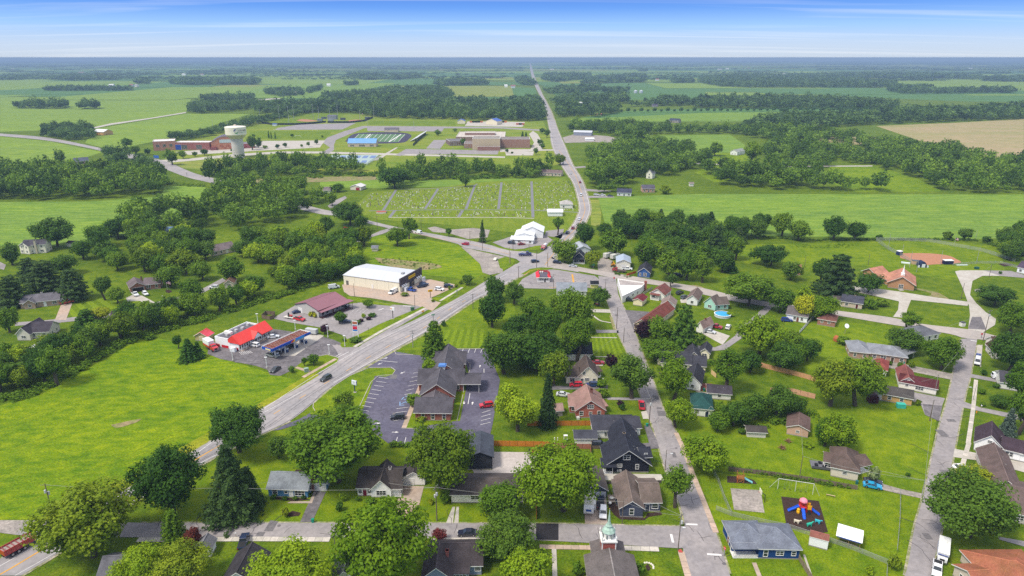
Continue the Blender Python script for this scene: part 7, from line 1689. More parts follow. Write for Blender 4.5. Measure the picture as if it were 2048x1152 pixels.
CARS='''935,1070,-30,1,sedan,#23263a|dark blue sedan parked on the cross street
1206,1030,-1,20,suv,#e8e8ea|white car behind the pickup in the brick drive
1201,1008,-1,-20,pickup,#1f2940|dark blue pickup between the camper and the slate cottage
796,838,-20,1,suv,#1a1c1f|black estate car in the lower bank bays
973,814,-20,2,suv,#c01f33|bright red car in the bank lot by the right hand trees
652,760,-9,5,suv,#2c3436|dark suv driving down the highway
551,742,-9,6,sedan,#2f3436|dark hatchback leaving the forecourt corner
509,693,-20,-4,suv,#e9e9ea|white suv nose-in at the filling station shop
547,676,20,-2,sedan,#dfe2e6|silver sedan by the far end of the station shop
545,714,20,4,pickup,#8f948e|silver pickup beside the near end of the canopy
552,707,20,-8,sedan,#23252b|dark car refuelling under the near end of the canopy
582,695,20,-8,suv,#1b1c20|black suv under the middle of the canopy
595,626,20,-4,sedan,#1f3158|dark blue sedan left of the restaurant
599,641,20,4,pickup,#c8202c|red pickup towing a low trailer by the restaurant
687,614,20,3,pickup,#1d1c20|black pickup at the restaurant porch
691,645,20,0,sedan,#1d2a50|dark blue car half under the island tree
668,577,20,-3,van,#d7dade|grey van behind the restaurant beside the store fence
786,587,-10,5,van,#f0f0ec|white van on the paving beside the cream store
822,582,-20,-4,pickup,#1e4fae|bright blue pickup at the store front
843,575,-20,3,suv,#1e2f4c|dark blue suv outside the store entrance
848,571,20,1,suv,#1a1e33|navy suv behind the other one at the store entrance
879,581,20,2,suv,#f0f0f0|white suv in the middle of the store lot
897,575,20,0,suv,#252a33|dark grey suv by the row of small bushes
1152,773,-20,0,suv,#c7203c|red suv under the windows of the cape house
1184,773,-20,0,suv,#223a6a|blue suv under the windows of the cape house
1196,728,20,0,sedan,#a31a2c|red sedan beside the half hidden white house
1126,792,20,2,sedan,#cfd2d6|pale covered car on the grass behind the bungalow
1283,814,-3,-20,pickup,#d01f33|red pickup on the grass verge of the side street
1745,967,20,4,sedan,#24262f|black sedan beside the brown hipped house
1744,975,20,4,sedan,#1f9ac9|turquoise blue sedan beside the brown hipped house
1922,939,20,0,sedan,#f0f0f0|white car behind the yellow tree at the right
1873,1143,-2,20,pickup,#f0f0f2|white pickup parked below the motorhome
1954,727,-2,12,van,#e9eaec|white van parked beyond the residential street
1956,716,-2,12,sedan,#27478f|blue car in front of the white van on the right
1199,893,20,1,suv,#1e2430|dark car between the little shed and the black house
1431,656,20,4,pickup,#a3222c|red pickup in the drive of the garage with a carport
1456,657,5,-9,suv,#ecedef|white suv on the alley by the lime tree
1420,666,20,4,sedan,#cfd3d8|silver car in front of the garage with a carport
271,591,10,8,pickup,#eef0f2|white pickup in front of the brick garage
291,590,10,8,suv,#eeeff0|white suv in front of the brick garage
428,577,-20,0,suv,#e9eaec|white suv on the lane by the brown roofed house
134,607,20,-4,pickup,#c0262c|red pickup outside the low brick ranch
1257,602,20,1,suv,#23262a|dark suv beside the cream garage
1359,588,20,-8,suv,#39404a|dark grey suv on the drive off main street
1369,597,20,-6,suv,#5f666f|grey suv nearer the small white house
1070,525,20,-2,suv,#1e2b3e|navy suv crossing the main junction
1114,527,20,2,suv,#1b2030|dark suv leaving the junction eastwards
1146,534,20,2,sedan,#bfc4ca|silver sedan on main street past the junction
931,490,-20,-2,suv,#c01f3a|red car on the west road approaching the junction
837,467,-20,-5,van,#eef0f2|white van on the west road
1135,467,9,-9,suv,#30364a|dark suv coming down the northern bend
1146,458,8,-9,suv,#8c2a3c|dark red suv on the northern bend
1159,440,5,-9,suv,#e8eaec|white suv on the curve beside the cemetery
1162,392,0,-9,van,#f0f2f4|white van high on the northern road
1160,366,-3,-9,suv,#8c1f3c|dark red car on the northern road
1108,488,3,-8,suv,#30343a|dark car by the pole at the junction
1023,488,20,2,suv,#2a303c|dark suv outside the bright white store
1043,490,20,-2,sedan,#8c2430|dark red car outside the bright white store
693,460,20,2,suv,#c8302c|red car by the house left of the meadow
1340,548,20,2,sedan,#3b4048|grey car under the trees beside the blue cottage
1357,553,20,3,suv,#262a30|dark suv at the end of the parking spaces
1254,540,20,1,pickup,#eceef0|white pickup in front of the pale workshop
1204,392,20,0,pickup,#e9eaec|white truck in the yard at the field corner
1193,391,20,0,suv,#e2e4e8|white car at the left of the field corner yard
1220,393,20,0,sedan,#3f4560|dark car at the right of the field corner yard
1141,349,2,-8,sedan,#c9ccd0|silver car on the northern road by the brown roofed house
1126,329,2,-8,suv,#b9bcc0|grey car far up the northern road
515,1088,5,-20,pickup,#2a3040|
488,1088,3,-10,pickup,#2a3550|dark pickup beside the charcoal gable roof
1573,643,20,1,suv,#27408f|blue car outside the white house with vents
2000,758,20,2,van,#e9edf3|white van beside the dark grey roofed house'''
for ln in CARS.strip().split('\n'):
 a,lab=ln.split('|');px,py,dx,dy,kd,col=a.split(',')
 if not lab:continue
 car(float(px),float(py),float(dx),float(dy),kd,col,lab,far=float(py)<640)
def wheels(root,xs,w,r,tw=.3,dual=False):
 me=MB().tube((0,-tw/2,0),(0,tw/2,0),r,None,14).mesh('wheel',tyre);rm2=MB().tube((0,-tw/2-.01,0),(0,tw/2+.01,0),r*.55,None,10).mesh('rim',rimm)
 for x in xs:
  for s in(-1,1):o=place(me,'wheel',root,(x,s*(w/2-tw/2),r));place(rm2,'rim',o,(0,0,0))
def truck_cab(root,x0,col,z=.6,w=2.3,hood=1.5,cab=1.7,h=2.5):
 m=carpaint(col);b=MB()
 b.prism([(x0,z),(x0+cab+hood,z),(x0+cab+hood,z+.95),(x0+cab+hood-.15,z+1.1),(x0+cab+.1,z+1.25),(x0+cab-.25,h-.1),(x0+cab-.45,h),(x0+.05,h),(x0,h-.1)],-w/2*.92,w/2*.92,'y');b.build('cab',m,root)
 g=MB();g.face([(x0+cab+.14,-w*.38,z+1.28),(x0+cab+.14,w*.38,z+1.28),(x0+cab-.21,w*.36,h-.12),(x0+cab-.21,-w*.36,h-.12)])
 for s in(-1,1):g.face([(x0+.35,s*w*.465,z+1.1),(x0+cab-.1,s*w*.465,z+1.1),(x0+cab-.3,s*w*.465,h-.2),(x0+.35,s*w*.465,h-.2)])
 g.build('windscreen',glass,root);MB().box(x0+cab+hood,x0+cab+hood+.12,-w*.45,w*.45,z-.15,z+.2).build('bumper',rimm,root)
 for s in(-1,1):MB().box(x0+cab+hood,x0+cab+hood+.04,s*w*.36-.15,s*w*.36+.15,z+.45,z+.7).build('headlight',lampm,root)
 MB().box(x0+cab+hood,x0+cab+hood+.03,-w*.22,w*.22,z+.2,z+.9).build('grille',plastic,root)
def vroot(nm,px,py,dx,dy,label,cat):p,q=P(px,py),P(px+dx,py+dy);return empty(nm,(p.x,p.y,.11),math.atan2((q-p).y,(q-p).x),label=label,cat=cat)
# red dump lorry on the highway
r=vroot('dump_truck',55,1092,20,-11,'red dump lorry with a grey load driving on the highway','lorry');wheels(r,(-3.6,-2.3,-1.0,3.2,4.4),2.5,.52)
b=MB();X0,X1=-5.2,1.6;w=1.25
b.box(X0,X1,-w,w,1.1,1.25);b.box(X0,X1,-w,-w+.1,1.25,2.5);b.box(X0,X1,w-.1,w,1.25,2.5);b.box(X0,X0+.1,-w+.1,w-.1,1.25,2.4);b.box(X1-.1,X1,-w+.1,w-.1,1.25,2.6);b.build('dump_body',carpaint('#b51f24'),r)
for k in range(7):MB().box(X0+.5+k*.95,X0+.62+k*.95,-w-.06,w+.06,1.2,2.45).build('rib',carpaint('#8f1a1e'),r)
MB().box(X0+.12,X1-.12,-w+.12,w-.12,1.9,2.1).build('load',gravel,r);MB().box(X0,X1+3.4,-.5,.5,.6,1.09).build('chassis',plastic,r);truck_cab(r,1.9,'#e9e9e9',.75,2.4,1.4,1.7,2.9)
# red lorry with a tilted box beside the station
r=vroot('box_truck',424,699,12,7,'red lorry with a tall white box beside the station shop','lorry');wheels(r,(-1.9,-.8,2.6),2.4,.5);truck_cab(r,.6,'#c8202a',.65,2.3,1.6,1.6,2.5);MB().box(-4.8,.4,-1.2,1.2,1.2,3.7).build('box_body',paint('#eceef0',.4),r);MB().box(-4.85,.42,-1.22,1.22,1.0,1.9).build('red_band',carpaint('#c8202a'),r);MB().box(-4,3,-.5,.5,.6,1.0).build('chassis',plastic,r)
# camper trailer and motorhome
r=vroot('travel_trailer',1178,1010,-1,20,'long white fifth-wheel camper parked in the brick drive','camper');wheels(r,(-1.6,-.7),2.3,.36);wm2=paint('#e6e6e4',.4)
b=MB();b.prism([(-4.6,.6),(4.6,.6),(4.9,1.2),(4.9,2.4),(4.3,3.0),(-4.5,3.0),(-4.6,2.9)],-1.25,1.25,'y');b.build('body',wm2,r);MB().box(-4.4,4.2,-1.18,1.18,3.005,3.04).build('roof_membrane',paint('#c9c5b8'),r);MB().box(.2,3.2,1.25,1.75,.8,2.7).build('slide_out',paint('#d4d2cc'),r)
for x,y in((2.4,0),(-1,.5),(-3,0)):MB().box(x-.35,x+.35,y-.3,y+.3,3.04,3.3).build('roof_unit',WT,r)
MB().box(4.905,4.93,-.7,.7,1.5,2.1).build('front_emblem',paint('#34589a'),r)
for s in(-1,1):MB().box(-3.4,-2.2,s*1.255-.01,s*1.255+.01,1.6,2.2).build('window',glass,r);MB().box(-4.4,4.6,s*1.26-.005,s*1.26+.005,.9,1.15).build('blue_stripe',paint('#3c6ab0'),r)
r=vroot('motorhome',1884,1112,-2,20,'white motorhome with blue stripes parked on the verge','motorhome');wheels(r,(-2.4,2.3),2.2,.38)
MB().prism([(-3.4,.6),(1.6,.6),(1.6,2.0),(3.0,2.1),(3.1,2.8),(2.6,3.1),(-3.4,3.1)],-1.15,1.15,'y').build('body',wm2,r);truck_cab(r,1.0,'#e6e6e6',.55,2.1,1.0,1.4,2.0)
MB().box(-1.2,-.4,-.35,.35,3.1,3.35).build('roof_unit',WT,r);MB().box(1.0,1.5,-.3,.3,3.1,3.25).build('roof_vent',WT,r);MB().box(3.09,3.12,-1.0,1.0,2.2,2.35).build('blue_stripe',paint('#2c4fae'),r)
for s in(-1,1):MB().box(-3.4,1.6,s*1.16-.006,s*1.16+.006,1.3,1.5).build('blue_stripe',paint('#2c4fae'),r)
# trailer behind the red pickup, with a small tractor
r=vroot('flat_trailer',581,637,20,3,'low flat trailer hitched behind the red pickup','trailer');wheels(r,(-.4,.5),2.2,.3,.2);MB().box(-3,3,-1,1,.5,.62).build('deck',paint('#cfcac0'),r);MB().bar((3,0,.55),(4.4,0,.55),.12).build('drawbar',plastic,r)
t=vroot('garden_tractor',581,636.5,20,3,'small orange red tractor loaded on the flat trailer','tractor');t.location.z=.62+.11;wheels(t,(-.6,),1.2,.42,.25);wheels(t,(.7,),1.0,.26,.18);MB().box(-.2,1.1,-.32,.32,.45,.95).build('bonnet',carpaint('#c8402a'),t);MB().box(-.75,-.3,-.3,.3,.7,.85).build('seat',plastic,t);MB().box(-.95,-.85,-.4,.4,.6,1.8).build('roll_bar',plastic,t)
r=vroot('utility_trailer',624,668,20,3,'grey enclosed trailer at the far end of the canopy','trailer');wheels(r,(-.4,.5),2.2,.34,.2);MB().box(-2.6,2.6,-1,1,.5,2.3).build('box_body',paint('#b9bcbc',.4),r);MB().bar((2.6,0,.55),(3.8,0,.55),.12).build('drawbar',plastic,r)
# tow truck and mixer at the junction
r=vroot('tow_truck',1050,512,20,0,'dark blue recovery truck turning at the main junction','recovery truck');wheels(r,(-2.6,-1.5,2.6),2.4,.5);truck_cab(r,.6,'#26285c',.7,2.4,1.5,1.7,2.7);MB().box(-3.8,.5,-1.2,1.2,.8,1.5).build('bed',carpaint('#26285c'),r);MB().bar((-3.4,0,1.5),(-.4,0,2.7),.3).bar((-.4,-.9,1.5),(-.4,.9,2.6),.15).build('crane_boom',paint('#a9adb8'),r)
r=vroot('tanker_truck',1088,498,-8,7,'red truck with a white tank waiting at the junction','lorry');wheels(r,(-2.4,-1.4,2.4),2.3,.48);truck_cab(r,.6,'#a82a32',.7,2.3,1.5,1.6,2.6);MB().tube((-3.6,0,1.9),(.4,0,1.9),.95,None,12).build('tank',paint('#e6e6e6',.4),r);MB().box(-3.7,.5,-1.1,1.1,.75,1.05).build('bed',carpaint('#a82a32'),r)
r=vroot('flatbed_truck',1237,544,-20,-2,'dark red flatbed lorry outside the workshop yard','lorry');wheels(r,(-2.4,2.4),2.2,.45);truck_cab(r,.6,'#9c2430',.65,2.2,1.3,1.5,2.4);MB().box(-4.2,.5,-1.15,1.15,.85,1.05).build('flat_bed',paint('#5a4a48'),r)
r=vroot('golf_cart',991,521,-8,6,'small white utility cart on the rough gravel lot','cart');wheels(r,(-1.0,1.1),1.7,.35,.2);MB().prism([(-1.6,.4),(1.7,.4),(1.7,.9),(.9,1.0),(.6,1.5),(-.6,1.5),(-.8,1.0),(-1.6,1.0)],-.8,.8,'y').build('body',paint('#e2dccf'),r)
for i,x in enumerate((1214,1228)):
 r=vroot('box_trailer',x+2,516+i*2.5,20,-5,['left of two old white box trailers in the fenced yard','right of two old white box trailers in the fenced yard'][i],'trailer');wheels(r,(-1.6,),2.3,.45);MB().box(-3,3,-1.2,1.2,.8,3.1).build('box_body',paint('#dcdcd6',.5),r);MB().box(-3.03,-3.0,-1.1,1.1,.9,3.0).build('rear_door',paint('#c2c0ba'),r)
# yellow digger in the yard
r=vroot('excavator',1226,533,-4,10,'small yellow digger with a bent arm in the fenced yard','digger');yl=paint('#e0a020',.5)
for s in(-1,1):MB().prism([(-1.3,0),(1.3,0),(1.6,.35),(1.3,.7),(-1.3,.7),(-1.6,.35)],s*.9-.25,s*.9+.25,'y').build('track',plastic,r)
MB().box(-1.5,.8,-.9,.9,.8,1.7).build('house',yl,r);MB().box(-.4,.8,-.85,.1,1.7,2.7).build('cab',glass,r);MB().bar((.8,.3,1.4),(2.2,.3,3.6),.3).bar((2.2,.3,3.6),(3.6,.3,2.2),.25).build('arm',yl,r);MB().box(3.3,3.9,0,.6,1.5,2.2).build('bucket',plastic,r)
# school buses
for i,(x,c)in enumerate(((945,'#d87a3a'),(950,'#d87a3a'),(955,'#d8853f'),(960,'#cf6f3a'),(1003,'#d9793a'),(1008,'#d9793a'),(1038,'#c9603a'),(1043,'#c9603a'))):
 r=vroot('school_bus',x,245.5 if x<1030 else 250,20,0,'%s orange yellow bus from the left in the depot yard'%ordinal(i),'bus');r['group']='school buses in the depot yard';MB().box(-5,5,-1.2,1.2,.6,3).build('body',paint(c,.4),r);MB().box(-4.6,4,-1.22,1.22,1.8,2.4).build('windows',glass,r);wheels(r,(-3,3),2.4,.5)
# tractors on the lawn edge
r=vroot('riding_mower',1064,907,20,3,'red compact tractor parked on the pale gravel yard','tractor');wheels(r,(-.7,),1.5,.5,.3);wheels(r,(.8,),1.2,.3,.2);MB().box(-.2,1.3,-.35,.35,.5,1.1).build('bonnet',carpaint('#b01f24'),r);MB().box(-.8,-.3,-.3,.3,.8,1.3).build('seat',plastic,r)
r=vroot('garden_tractor',1192,611,20,3,'orange red tractor parked beside the side street house','tractor');wheels(r,(-.8,),1.5,.5,.3);wheels(r,(.9,),1.2,.3,.2);MB().box(-.2,1.3,-.35,.35,.5,1.1).build('bonnet',carpaint('#d0402c'),r);MB().box(-.9,-.4,-.3,.3,.8,1.3).build('seat',plastic,r)
# ================================================================ POLES, WIRES, SIGNS, FENCES, PLAY THINGS
wood_=mat('pole_wood',(.16,.13,.105),.95,var=.2,scale=3);woodp=mat('pale_pole_wood',(.36,.29,.22),.95,var=.2,scale=3);steel=mat('galvanised_steel',(.45,.46,.47),.5,metal=.4);wirem=mat('wire',(.35,.35,.33),.6)
POLES={};POLE_L={};WN=[]
def pole(key,px,yb,yt,label,r=.14,arms=1,cans=0,m=None,rot=0.0,lamp=None,name='utility_pole'):
 p=P(px,yb);H=z_at(p.y,yt);root=empty(name,p,label=label,cat='pole' if name=='utility_pole' else 'lamp post' if 'lamp' in name else 'pole');POLE_L[key]=' '.join(label.split()[:9]);POLES[key]=(Vector((p.x,p.y,H)),rot)
 MB().tube((0,0,0),(0,0,H),r*1.2,r*.8,8).build('pole_shaft',m or wood_,root)
 for k in range(arms):
  z=H-.5-k*1.1;c,s=math.cos(rot),math.sin(rot);b=MB();b.bar((-1.2*c,-1.2*s,z),(1.2*c,1.2*s,z),.12);b.build('crossarm',m or wood_,root)
  ib=MB()
  for t in(-1.1,-.55,.55,1.1):ib.lathe([(.05,0),(.07,.1),(.03,.22)],6,(t*c,t*s,z+.05))
  ib.build('insulator',paint('#8d9aa0'),root)
 for k in range(cans):MB().lathe([(.25,0),(.27,.1),(.27,.85),(.15,.95)],10,(.35*(1 if k%2 else-1)*math.cos(rot+1.2),.35*(1 if k%2 else-1)*math.sin(rot+1.2),H-2.6-k*.9)).build('transformer',paint('#b9bdbd'),root)
 if lamp:
  a=lamp;zz=H*.72;MB().tube((0,0,zz),(1.6*math.cos(a),1.6*math.sin(a),zz+.5),.05).build('lamp_arm',steel,root);MB().box(1.6*math.cos(a)-.35,1.6*math.cos(a)+.35,1.6*math.sin(a)-.14,1.6*math.sin(a)+.14,zz+.42,zz+.58).build('lamp_head',paint('#d8dadb'),root)
 return root
pole('a',468,1039,972,'bare pale pole on the lawn left of the blue ranch',.13,0,0,woodp)
pole('b',103,1020,967,'pole with two transformers at the meadow edge, bottom left',.12,1,2,lamp=None)
pole('c',874,1042,972,'pole with a tall transformer in front of the long ranch',.13,1,2,rot=1.2)
pole('d',1244,1048,1000,'thin pole in front of the slate cottage',.09,0,0)
pole('e',1361,1052,1028,'corner pole with a yellow fitting at the street crossing',.13,1,1,rot=.8)
pole('f',1356,1101,1050,'leaning street lamp pole at the church corner',.11,0,0,lamp=.7)
pole('g',1298,850,795,'pole on the verge of the side street by the bungalow lawn',.13,1,1,rot=.3)
pole('h',1247,685,655,'pole at the left kerb of the side street below the striped lawn',.12,0,0)
pole('i',1233,658,615,'tall pole at the left kerb of the side street',.13,0,0,lamp=3.0)
pole('j',1330,940,900,'street lamp pole beside the black house',.1,0,0,lamp=.2)
pole('k',826,695,660,'pole with crossarm beside the highway above the bank',.14,2,1,m=mat('grey_pole',(.3,.28,.26),.95),rot=.6)
pole('l',946,618,587,'pole beside the highway below the store',.12,1,0,rot=.6)
pole('m',709,593,567,'pole beside the cream store paving',.11,0,0)
pole('n',830,617,589,'pole between the restaurant and store drives',.11,0,0)
pole('o',1211,577,558,'pole by the fork of the side street',.1,1,0)
pole('p',1107,577,548,'pole with transformer beside the drive-in diner',.12,1,1)
pole('q',1037,556,532,'pole with crossarm left of the diner car park',.13,1,0,rot=.4)
pole('r',1073,536,502,'tall thin pole above the drive-in diner',.13,0,0)
pole('s',1095,534,505,'thick signal pole at the main junction',.24,0,0,m=woodp)
pole('t',1019,526,494,'left pole of the pair on the grass wedge',.14,0,0,m=woodp)
pole('u',1021,528,504,'right pole of the pair on the grass wedge',.1,0,0)
pole('v',1058,500,471,'pole in front of the bright white store',.12,0,0,m=woodp)
pole('w',1026,502,470,'dark pole left of the bright white store',.12,0,0)
pole('x',1105,500,478,'pole at the right of the junction mouth',.13,0,0,m=woodp)
pole('y',1599,955,910,'dark pole behind the playground fence',.1,0,0)
pole('z',1859,842,800,'dark leaning pole beside the residential street',.14,0,0)
pole('A',1868,790,750,'pole in front of the burgundy roofed house',.11,0,0)
pole('B',1966,682,620,'tall pole with crossarm at the right hand junction',.13,1,1,rot=.3)
pole('C',1843,992,958,'curved street lamp on the residential street',.09,0,0,m=steel,lamp=0.2,name='street_lamp')
pole('D',1946,800,770,'street lamp on the right hand sidewalk',.09,0,0,m=steel,lamp=2.8,name='street_lamp')
pole('E',1922,598,566,'dark pole beside the park road',.12,0,0)
pole('F',1978,554,528,'lamp pole at the playground tarmac',.1,0,0,name='lamp_post')
pole('G',1609,533,511,'lamp pole on the green left of the church',.1,0,0,name='lamp_post')
pole('H',1736,530,507,'lamp pole on the green behind the church',.1,0,0,name='lamp_post')
for i,(x,yb,yt)in enumerate(((1819,535,503),(1804,508,488),(1880,530,501),(1953,525,498),(1776,499,468),(1833,544,520),(1951,479,460))):pole('bf%d'%i,x,yb,yt,['floodlight pole by the dugout','floodlight pole by the white box','floodlight pole at home plate','floodlight pole by the right fence','tall floodlight pole at the left fence','floodlight pole behind the dugout','pole on the field hedge'][i]+' of the small ball field',.1,0,0,steel,name='floodlight_pole')
for i,(x,yb,yt)in enumerate(sorted(((578,246,213),(588,240,209),(660,240,216),(676,238,208),(638,240,212),(748,236,210),(559,240,212),(520,236,218),(627,238,209),(720,240,221)))):pole('bb%d'%i,x,yb,yt,'%s floodlight mast from the left at the baseball fields'%ordinal(i),.3,1,0,steel,name='floodlight_mast')['group']='floodlight masts at the baseball fields'
for i,(x,yb,yt)in enumerate(((427,262,240),(457,268,241),(482,245,234),(906,307,295),(828,258,242),(735,255,239))):pole('cp%d'%i,x,yb,yt,'grey lamp mast '+['by the tree row','behind the water tower','above the water tower','in front of the high school','beside the stadium','by the long car park'][i],.2,1,0,steel,name='lamp_post')['group']='lamp masts on the campus'
for i,(x,yb,yt)in enumerate(((374,352,345),(108,330,265),(147,285,277),(328,340,330))):pole('wr%d'%i,x,yb,max(yt,yb-16),['roadside pole at the west road bend','roadside pole in front of the far left trees','second roadside pole by the far left trees','roadside pole where the school drive meets the west road'][i],.15,1,0,name='utility_pole')['group']='poles along the west road'
for i,(x,yb,yt)in enumerate(((843,468,438),(755,460,426),(940,484,462),(965,500,474))):pole('wm%d'%i,x,yb,max(yt,yb-28),['pole beside the west road right of the meadow trees','pole beside the west road at the entrance lane','pole on the verge of the gravel lot','pole on the west road before the junction'][i],.12,1,0)
def wire(a,b,sag=.8,label=None,dz=-.4,grp='overhead wires between the poles'):
 A,B=POLES[a][0].copy(),POLES[b][0].copy()if isinstance(b,str)else Vector(b);A.z+=dz;B.z+=dz if isinstance(b,str)else 0;n=10;b_=MB();q=[(A.lerp(B,i/n)-A-Vector((0,0,sag*4*i/n*(1-i/n))))for i in range(n+1)]
 for u_,v_ in zip(q[:-1],q[1:]):b_.tube(u_,v_,.028,None,4,cap=False)
 o=b_.build('overhead_wire',wirem,None,A);tag(o,label or 'overhead wire from the %s, %s strung'%(' '.join(POLE_L[a].split()[:8]),ordinal(WN.append(1)or len(WN)-1)),'wire',grp)
for a,b in(('a','c'),('c','d'),('d','e'),('e','f'),('e','g'),('g','h'),('h','i'),('e','j'),('g','j'),('k','l'),('b','a'),('r','s'),('s','x'),('t','w'),('w','v'),('q','r'),('o','p'),('i','o'),('C','z'),('z','A'),('A','B'),('l','n'),('n','m'),('y','C'),('E','F'),('p','o')):wire(a,b)
for a,x,y in(('c',770,985),('c',925,985),('d',1262,1005),('j',1262,915),('g',1180,812),('g',1400,830),('h',1165,740),('i',1290,650),('C',1700,945),('A',1835,780),('B',1860,678),('z',1800,805),('a',580,975),('e',1290,1015),('o',1245,575),('y',1600,850)):
 q_=P(x,y);wire(a,Vector((q_.x,q_.y,3.2)),.35,'thin service wire to a roof from the %s'%' '.join(POLE_L[a].split()[:8]))
wire('e',P(1358,1054),0,'guy wire of the corner pole')
# white lamp posts of the station
for i,(x,yb,yt)in enumerate(((466,722,698),(534,737,715),(659,711,690),(690,693,672),(656,675,652),(516,647,628),(591,660,641))):
 p=P(x,yb);H=max(z_at(p.y,yt),4);r=empty('lamp_post',p,label='white lamp post '+['in front of the red lorry','left of the dark hatchback at the forecourt edge','at the forecourt exit onto the highway','beside the price sign island','by the purple leaved tree at the canopy end','behind the red station roof','behind the long canopy'][i],cat='lamp post')
 MB().tube((0,0,0),(0,0,H),.11,.09,8).build('pole_shaft',paint('#eeeeee'),r);MB().box(-.5,.5,-.2,.2,H,H+.18).build('lamp_head',paint('#eeeeee'),r);MB().box(-.25,.25,-.25,.25,0,.6).build('footing',concrete,r)
# signs
def sign(px,yb,zt,w,h,ang,face,post,label,nposts=1,depth=.3,pan=None,texts=(),name='sign',base=True):
 p=P(px,yb);r=empty(name,p,ang,label=label,cat='sign')
 for x in([0]if nposts==1 else[-w/2+.1,w/2-.1]):MB().box(x-.12,x+.12,-.1,.1,0,zt-h+(.0 if nposts==1 else h)).build('post',paint(post),r)
 MB().box(-w/2,w/2,-depth/2-.02,depth/2+.02,zt-h,zt).build('sign_panel',paint(face,.4),r)
 if base:MB().box(-.5,.5,-.4,.4,0,.2).build('footing',concrete,r)
 for s,sz,z,col in texts:text(s,sz,r,Matrix.Translation((0,-depth/2-.04,z))@Matrix.Rotation(math.pi/2,4,'X'),paint(col),extrude=.01)
 return r
s=sign(710,785,4.6,2.0,1.6,-.45,'#dfe3ee','#1a2f5c','white bank sign with a navy edge on a blue post')
MB().prism([(0,3.6),(.42,4.0),(0,4.4),(-.42,4.0)],-.19,-.175,'y').build('diamond_emblem',paint('#b9bec9'),s);MB().box(1.0,1.06,-.17,.17,3.0,4.6).build('edge',paint('#28306c'),s);MB().box(-.7,.7,-.19,-.175,3.25,3.38).build('name_line',paint('#b9bec9'),s)
s=sign(712,678,8.0,2.3,5.0,-.15,'#e9ebee','#eeeeee','tall price sign with red and blue panels in a ring of shrubs',nposts=2)
for z0,z1,c in((6.6,7.8,'#b06a4a'),(5.8,6.2,'#5a6a8a'),(4.7,5.7,'#d8304a'),(4.3,4.7,'#b01424'),(3.6,4.2,'#2a7ac8'),(3.1,3.5,'#e4dccf')):MB().box(-1.0,1.0,-.19,-.175,z0,z1).build('colour_panel',paint(c,.4),s)
s=sign(786,638,5.6,2.0,1.5,-.3,'#efefef','#3c3a34','white restaurant sign with an orange badge on a dark post');MB().tube((-.55,-.19,4.95),(-.55,-.175,4.95),.35,None,12).build('badge',paint('#eba04a'),s)
s=sign(861,596,4.2,2.2,1.0,.3,'#f2b81c','#6a4a3c','yellow store sign on a brown post',texts=(('DOLLAR',.42,3.92,'#151515'),('GENERAL',.38,3.48,'#151515')))
s=sign(1448,1110,2.3,.75,.75,-1.2,'#c8202a','#9a9a9a','red stop sign at the church corner crossing',name='stop_sign',base=False,depth=.03,texts=(('STOP',.26,1.92,'#f2f2f2'),))
s=sign(1962,677,2.4,.8,.8,0,'#c8202a','#9a9a9a','red stop sign at the right hand junction',name='stop_sign',base=False,depth=.03,texts=(('STOP',.26,2.0,'#f2f2f2'),))
sign(1228,563,2.4,.8,.8,0,'#c8202a','#9a9a9a','red stop sign at the side street fork',name='stop_sign',base=False,depth=.03,texts=(('STOP',.26,2.0,'#f2f2f2'),))
sign(1186,537,2.6,1.6,.8,0,'#2f9a7a','#8a8a8a','green direction sign beside the porch of the dark cottage',base=False,depth=.05);sign(867,648,4.5,1.5,.45,.3,'#1f8a5a','#7a7a7a','green street name sign at the top of the pyramid tree',base=False,depth=.04)
sign(313,318,4,6,3,0,'#3a6ac0','#8a8a8a','blue and white school sign by the campus drive',nposts=2)
sign(846,626,1.2,1.2,.6,.5,'#f0a01e','#8a6a3a','small orange sign on the grass strip by the store drive',base=False,depth=.05);sign(914,589,2.4,.8,.8,.5,'#c9ccd0','#8a8a8a','grey back of a road sign beside the highway',base=False,depth=.03)
for i,(x,y)in enumerate(((412,349.5),(444,359))):sign(x,y+1,3.0,1.6,1.6,0,'#f0b020','#6a6a5a',['yellow warning sign on the left of the west road scrub','yellow warning sign nearer the west road bend'][i],base=False,depth=.05)
def boxthing(nm,px,py,size,col,label,cat,ang=0.0,lid=None):
 p=P(px,py);r=empty(nm,p,ang,label=label,cat=cat);x,y,z=size;MB().box(-x/2,x/2,-y/2,y/2,0,z*.88).build('body',paint(col),r);MB().box(-x/2-.04,x/2+.04,-y/2-.04,y/2+.04,z*.88,z).build('lid',paint(lid or col),r);return r
# wooden fences: every panel and post its own part
def fence(pts,h,col,label,step=2.4,planks=True,name='wooden_fence',post=True):
 w=[P(*q)for q in pts];root=empty(name,w[0],label=label,cat='fence');m=paint(col,.85,var=.14);pm=paint(tuple(c*.7 for c in srgb(col)));cache={}
 for a,b in zip(w[:-1],w[1:]):
  L_=(b-a).length;n=max(1,round(L_/step));d=(b-a)/n;ang=math.atan2(d.y,d.x);l=d.length;k=round(l,2)
  if k not in cache:
   g=MB()
   if planks:
    nn=max(3,int(l/.19));rr=random.Random(int(k*100))
    for i in range(nn):x0=.06+(l-.12)*i/nn;g.box(x0,x0+(l-.12)/nn-.015,-.012+rr.uniform(-.004,.004),.012,.04,h-rr.uniform(0,.04))
    g.box(.06,l-.06,.012,.05,.3,.4);g.box(.06,l-.06,.012,.05,h-.4,h-.3)
   else:g.box(.06,l-.06,-.02,.02,.05,h)
   cache[k]=g.mesh('panel',m)
  for i in range(n):
   p=a+d*i-w[0];place(cache[k],'panel',root,p,ang)
   if post:place(cache.setdefault('p',MB().box(-.055,.055,-.055,.055,0,h+.08).mesh('post',pm)),'post',root,p,ang)
 return root
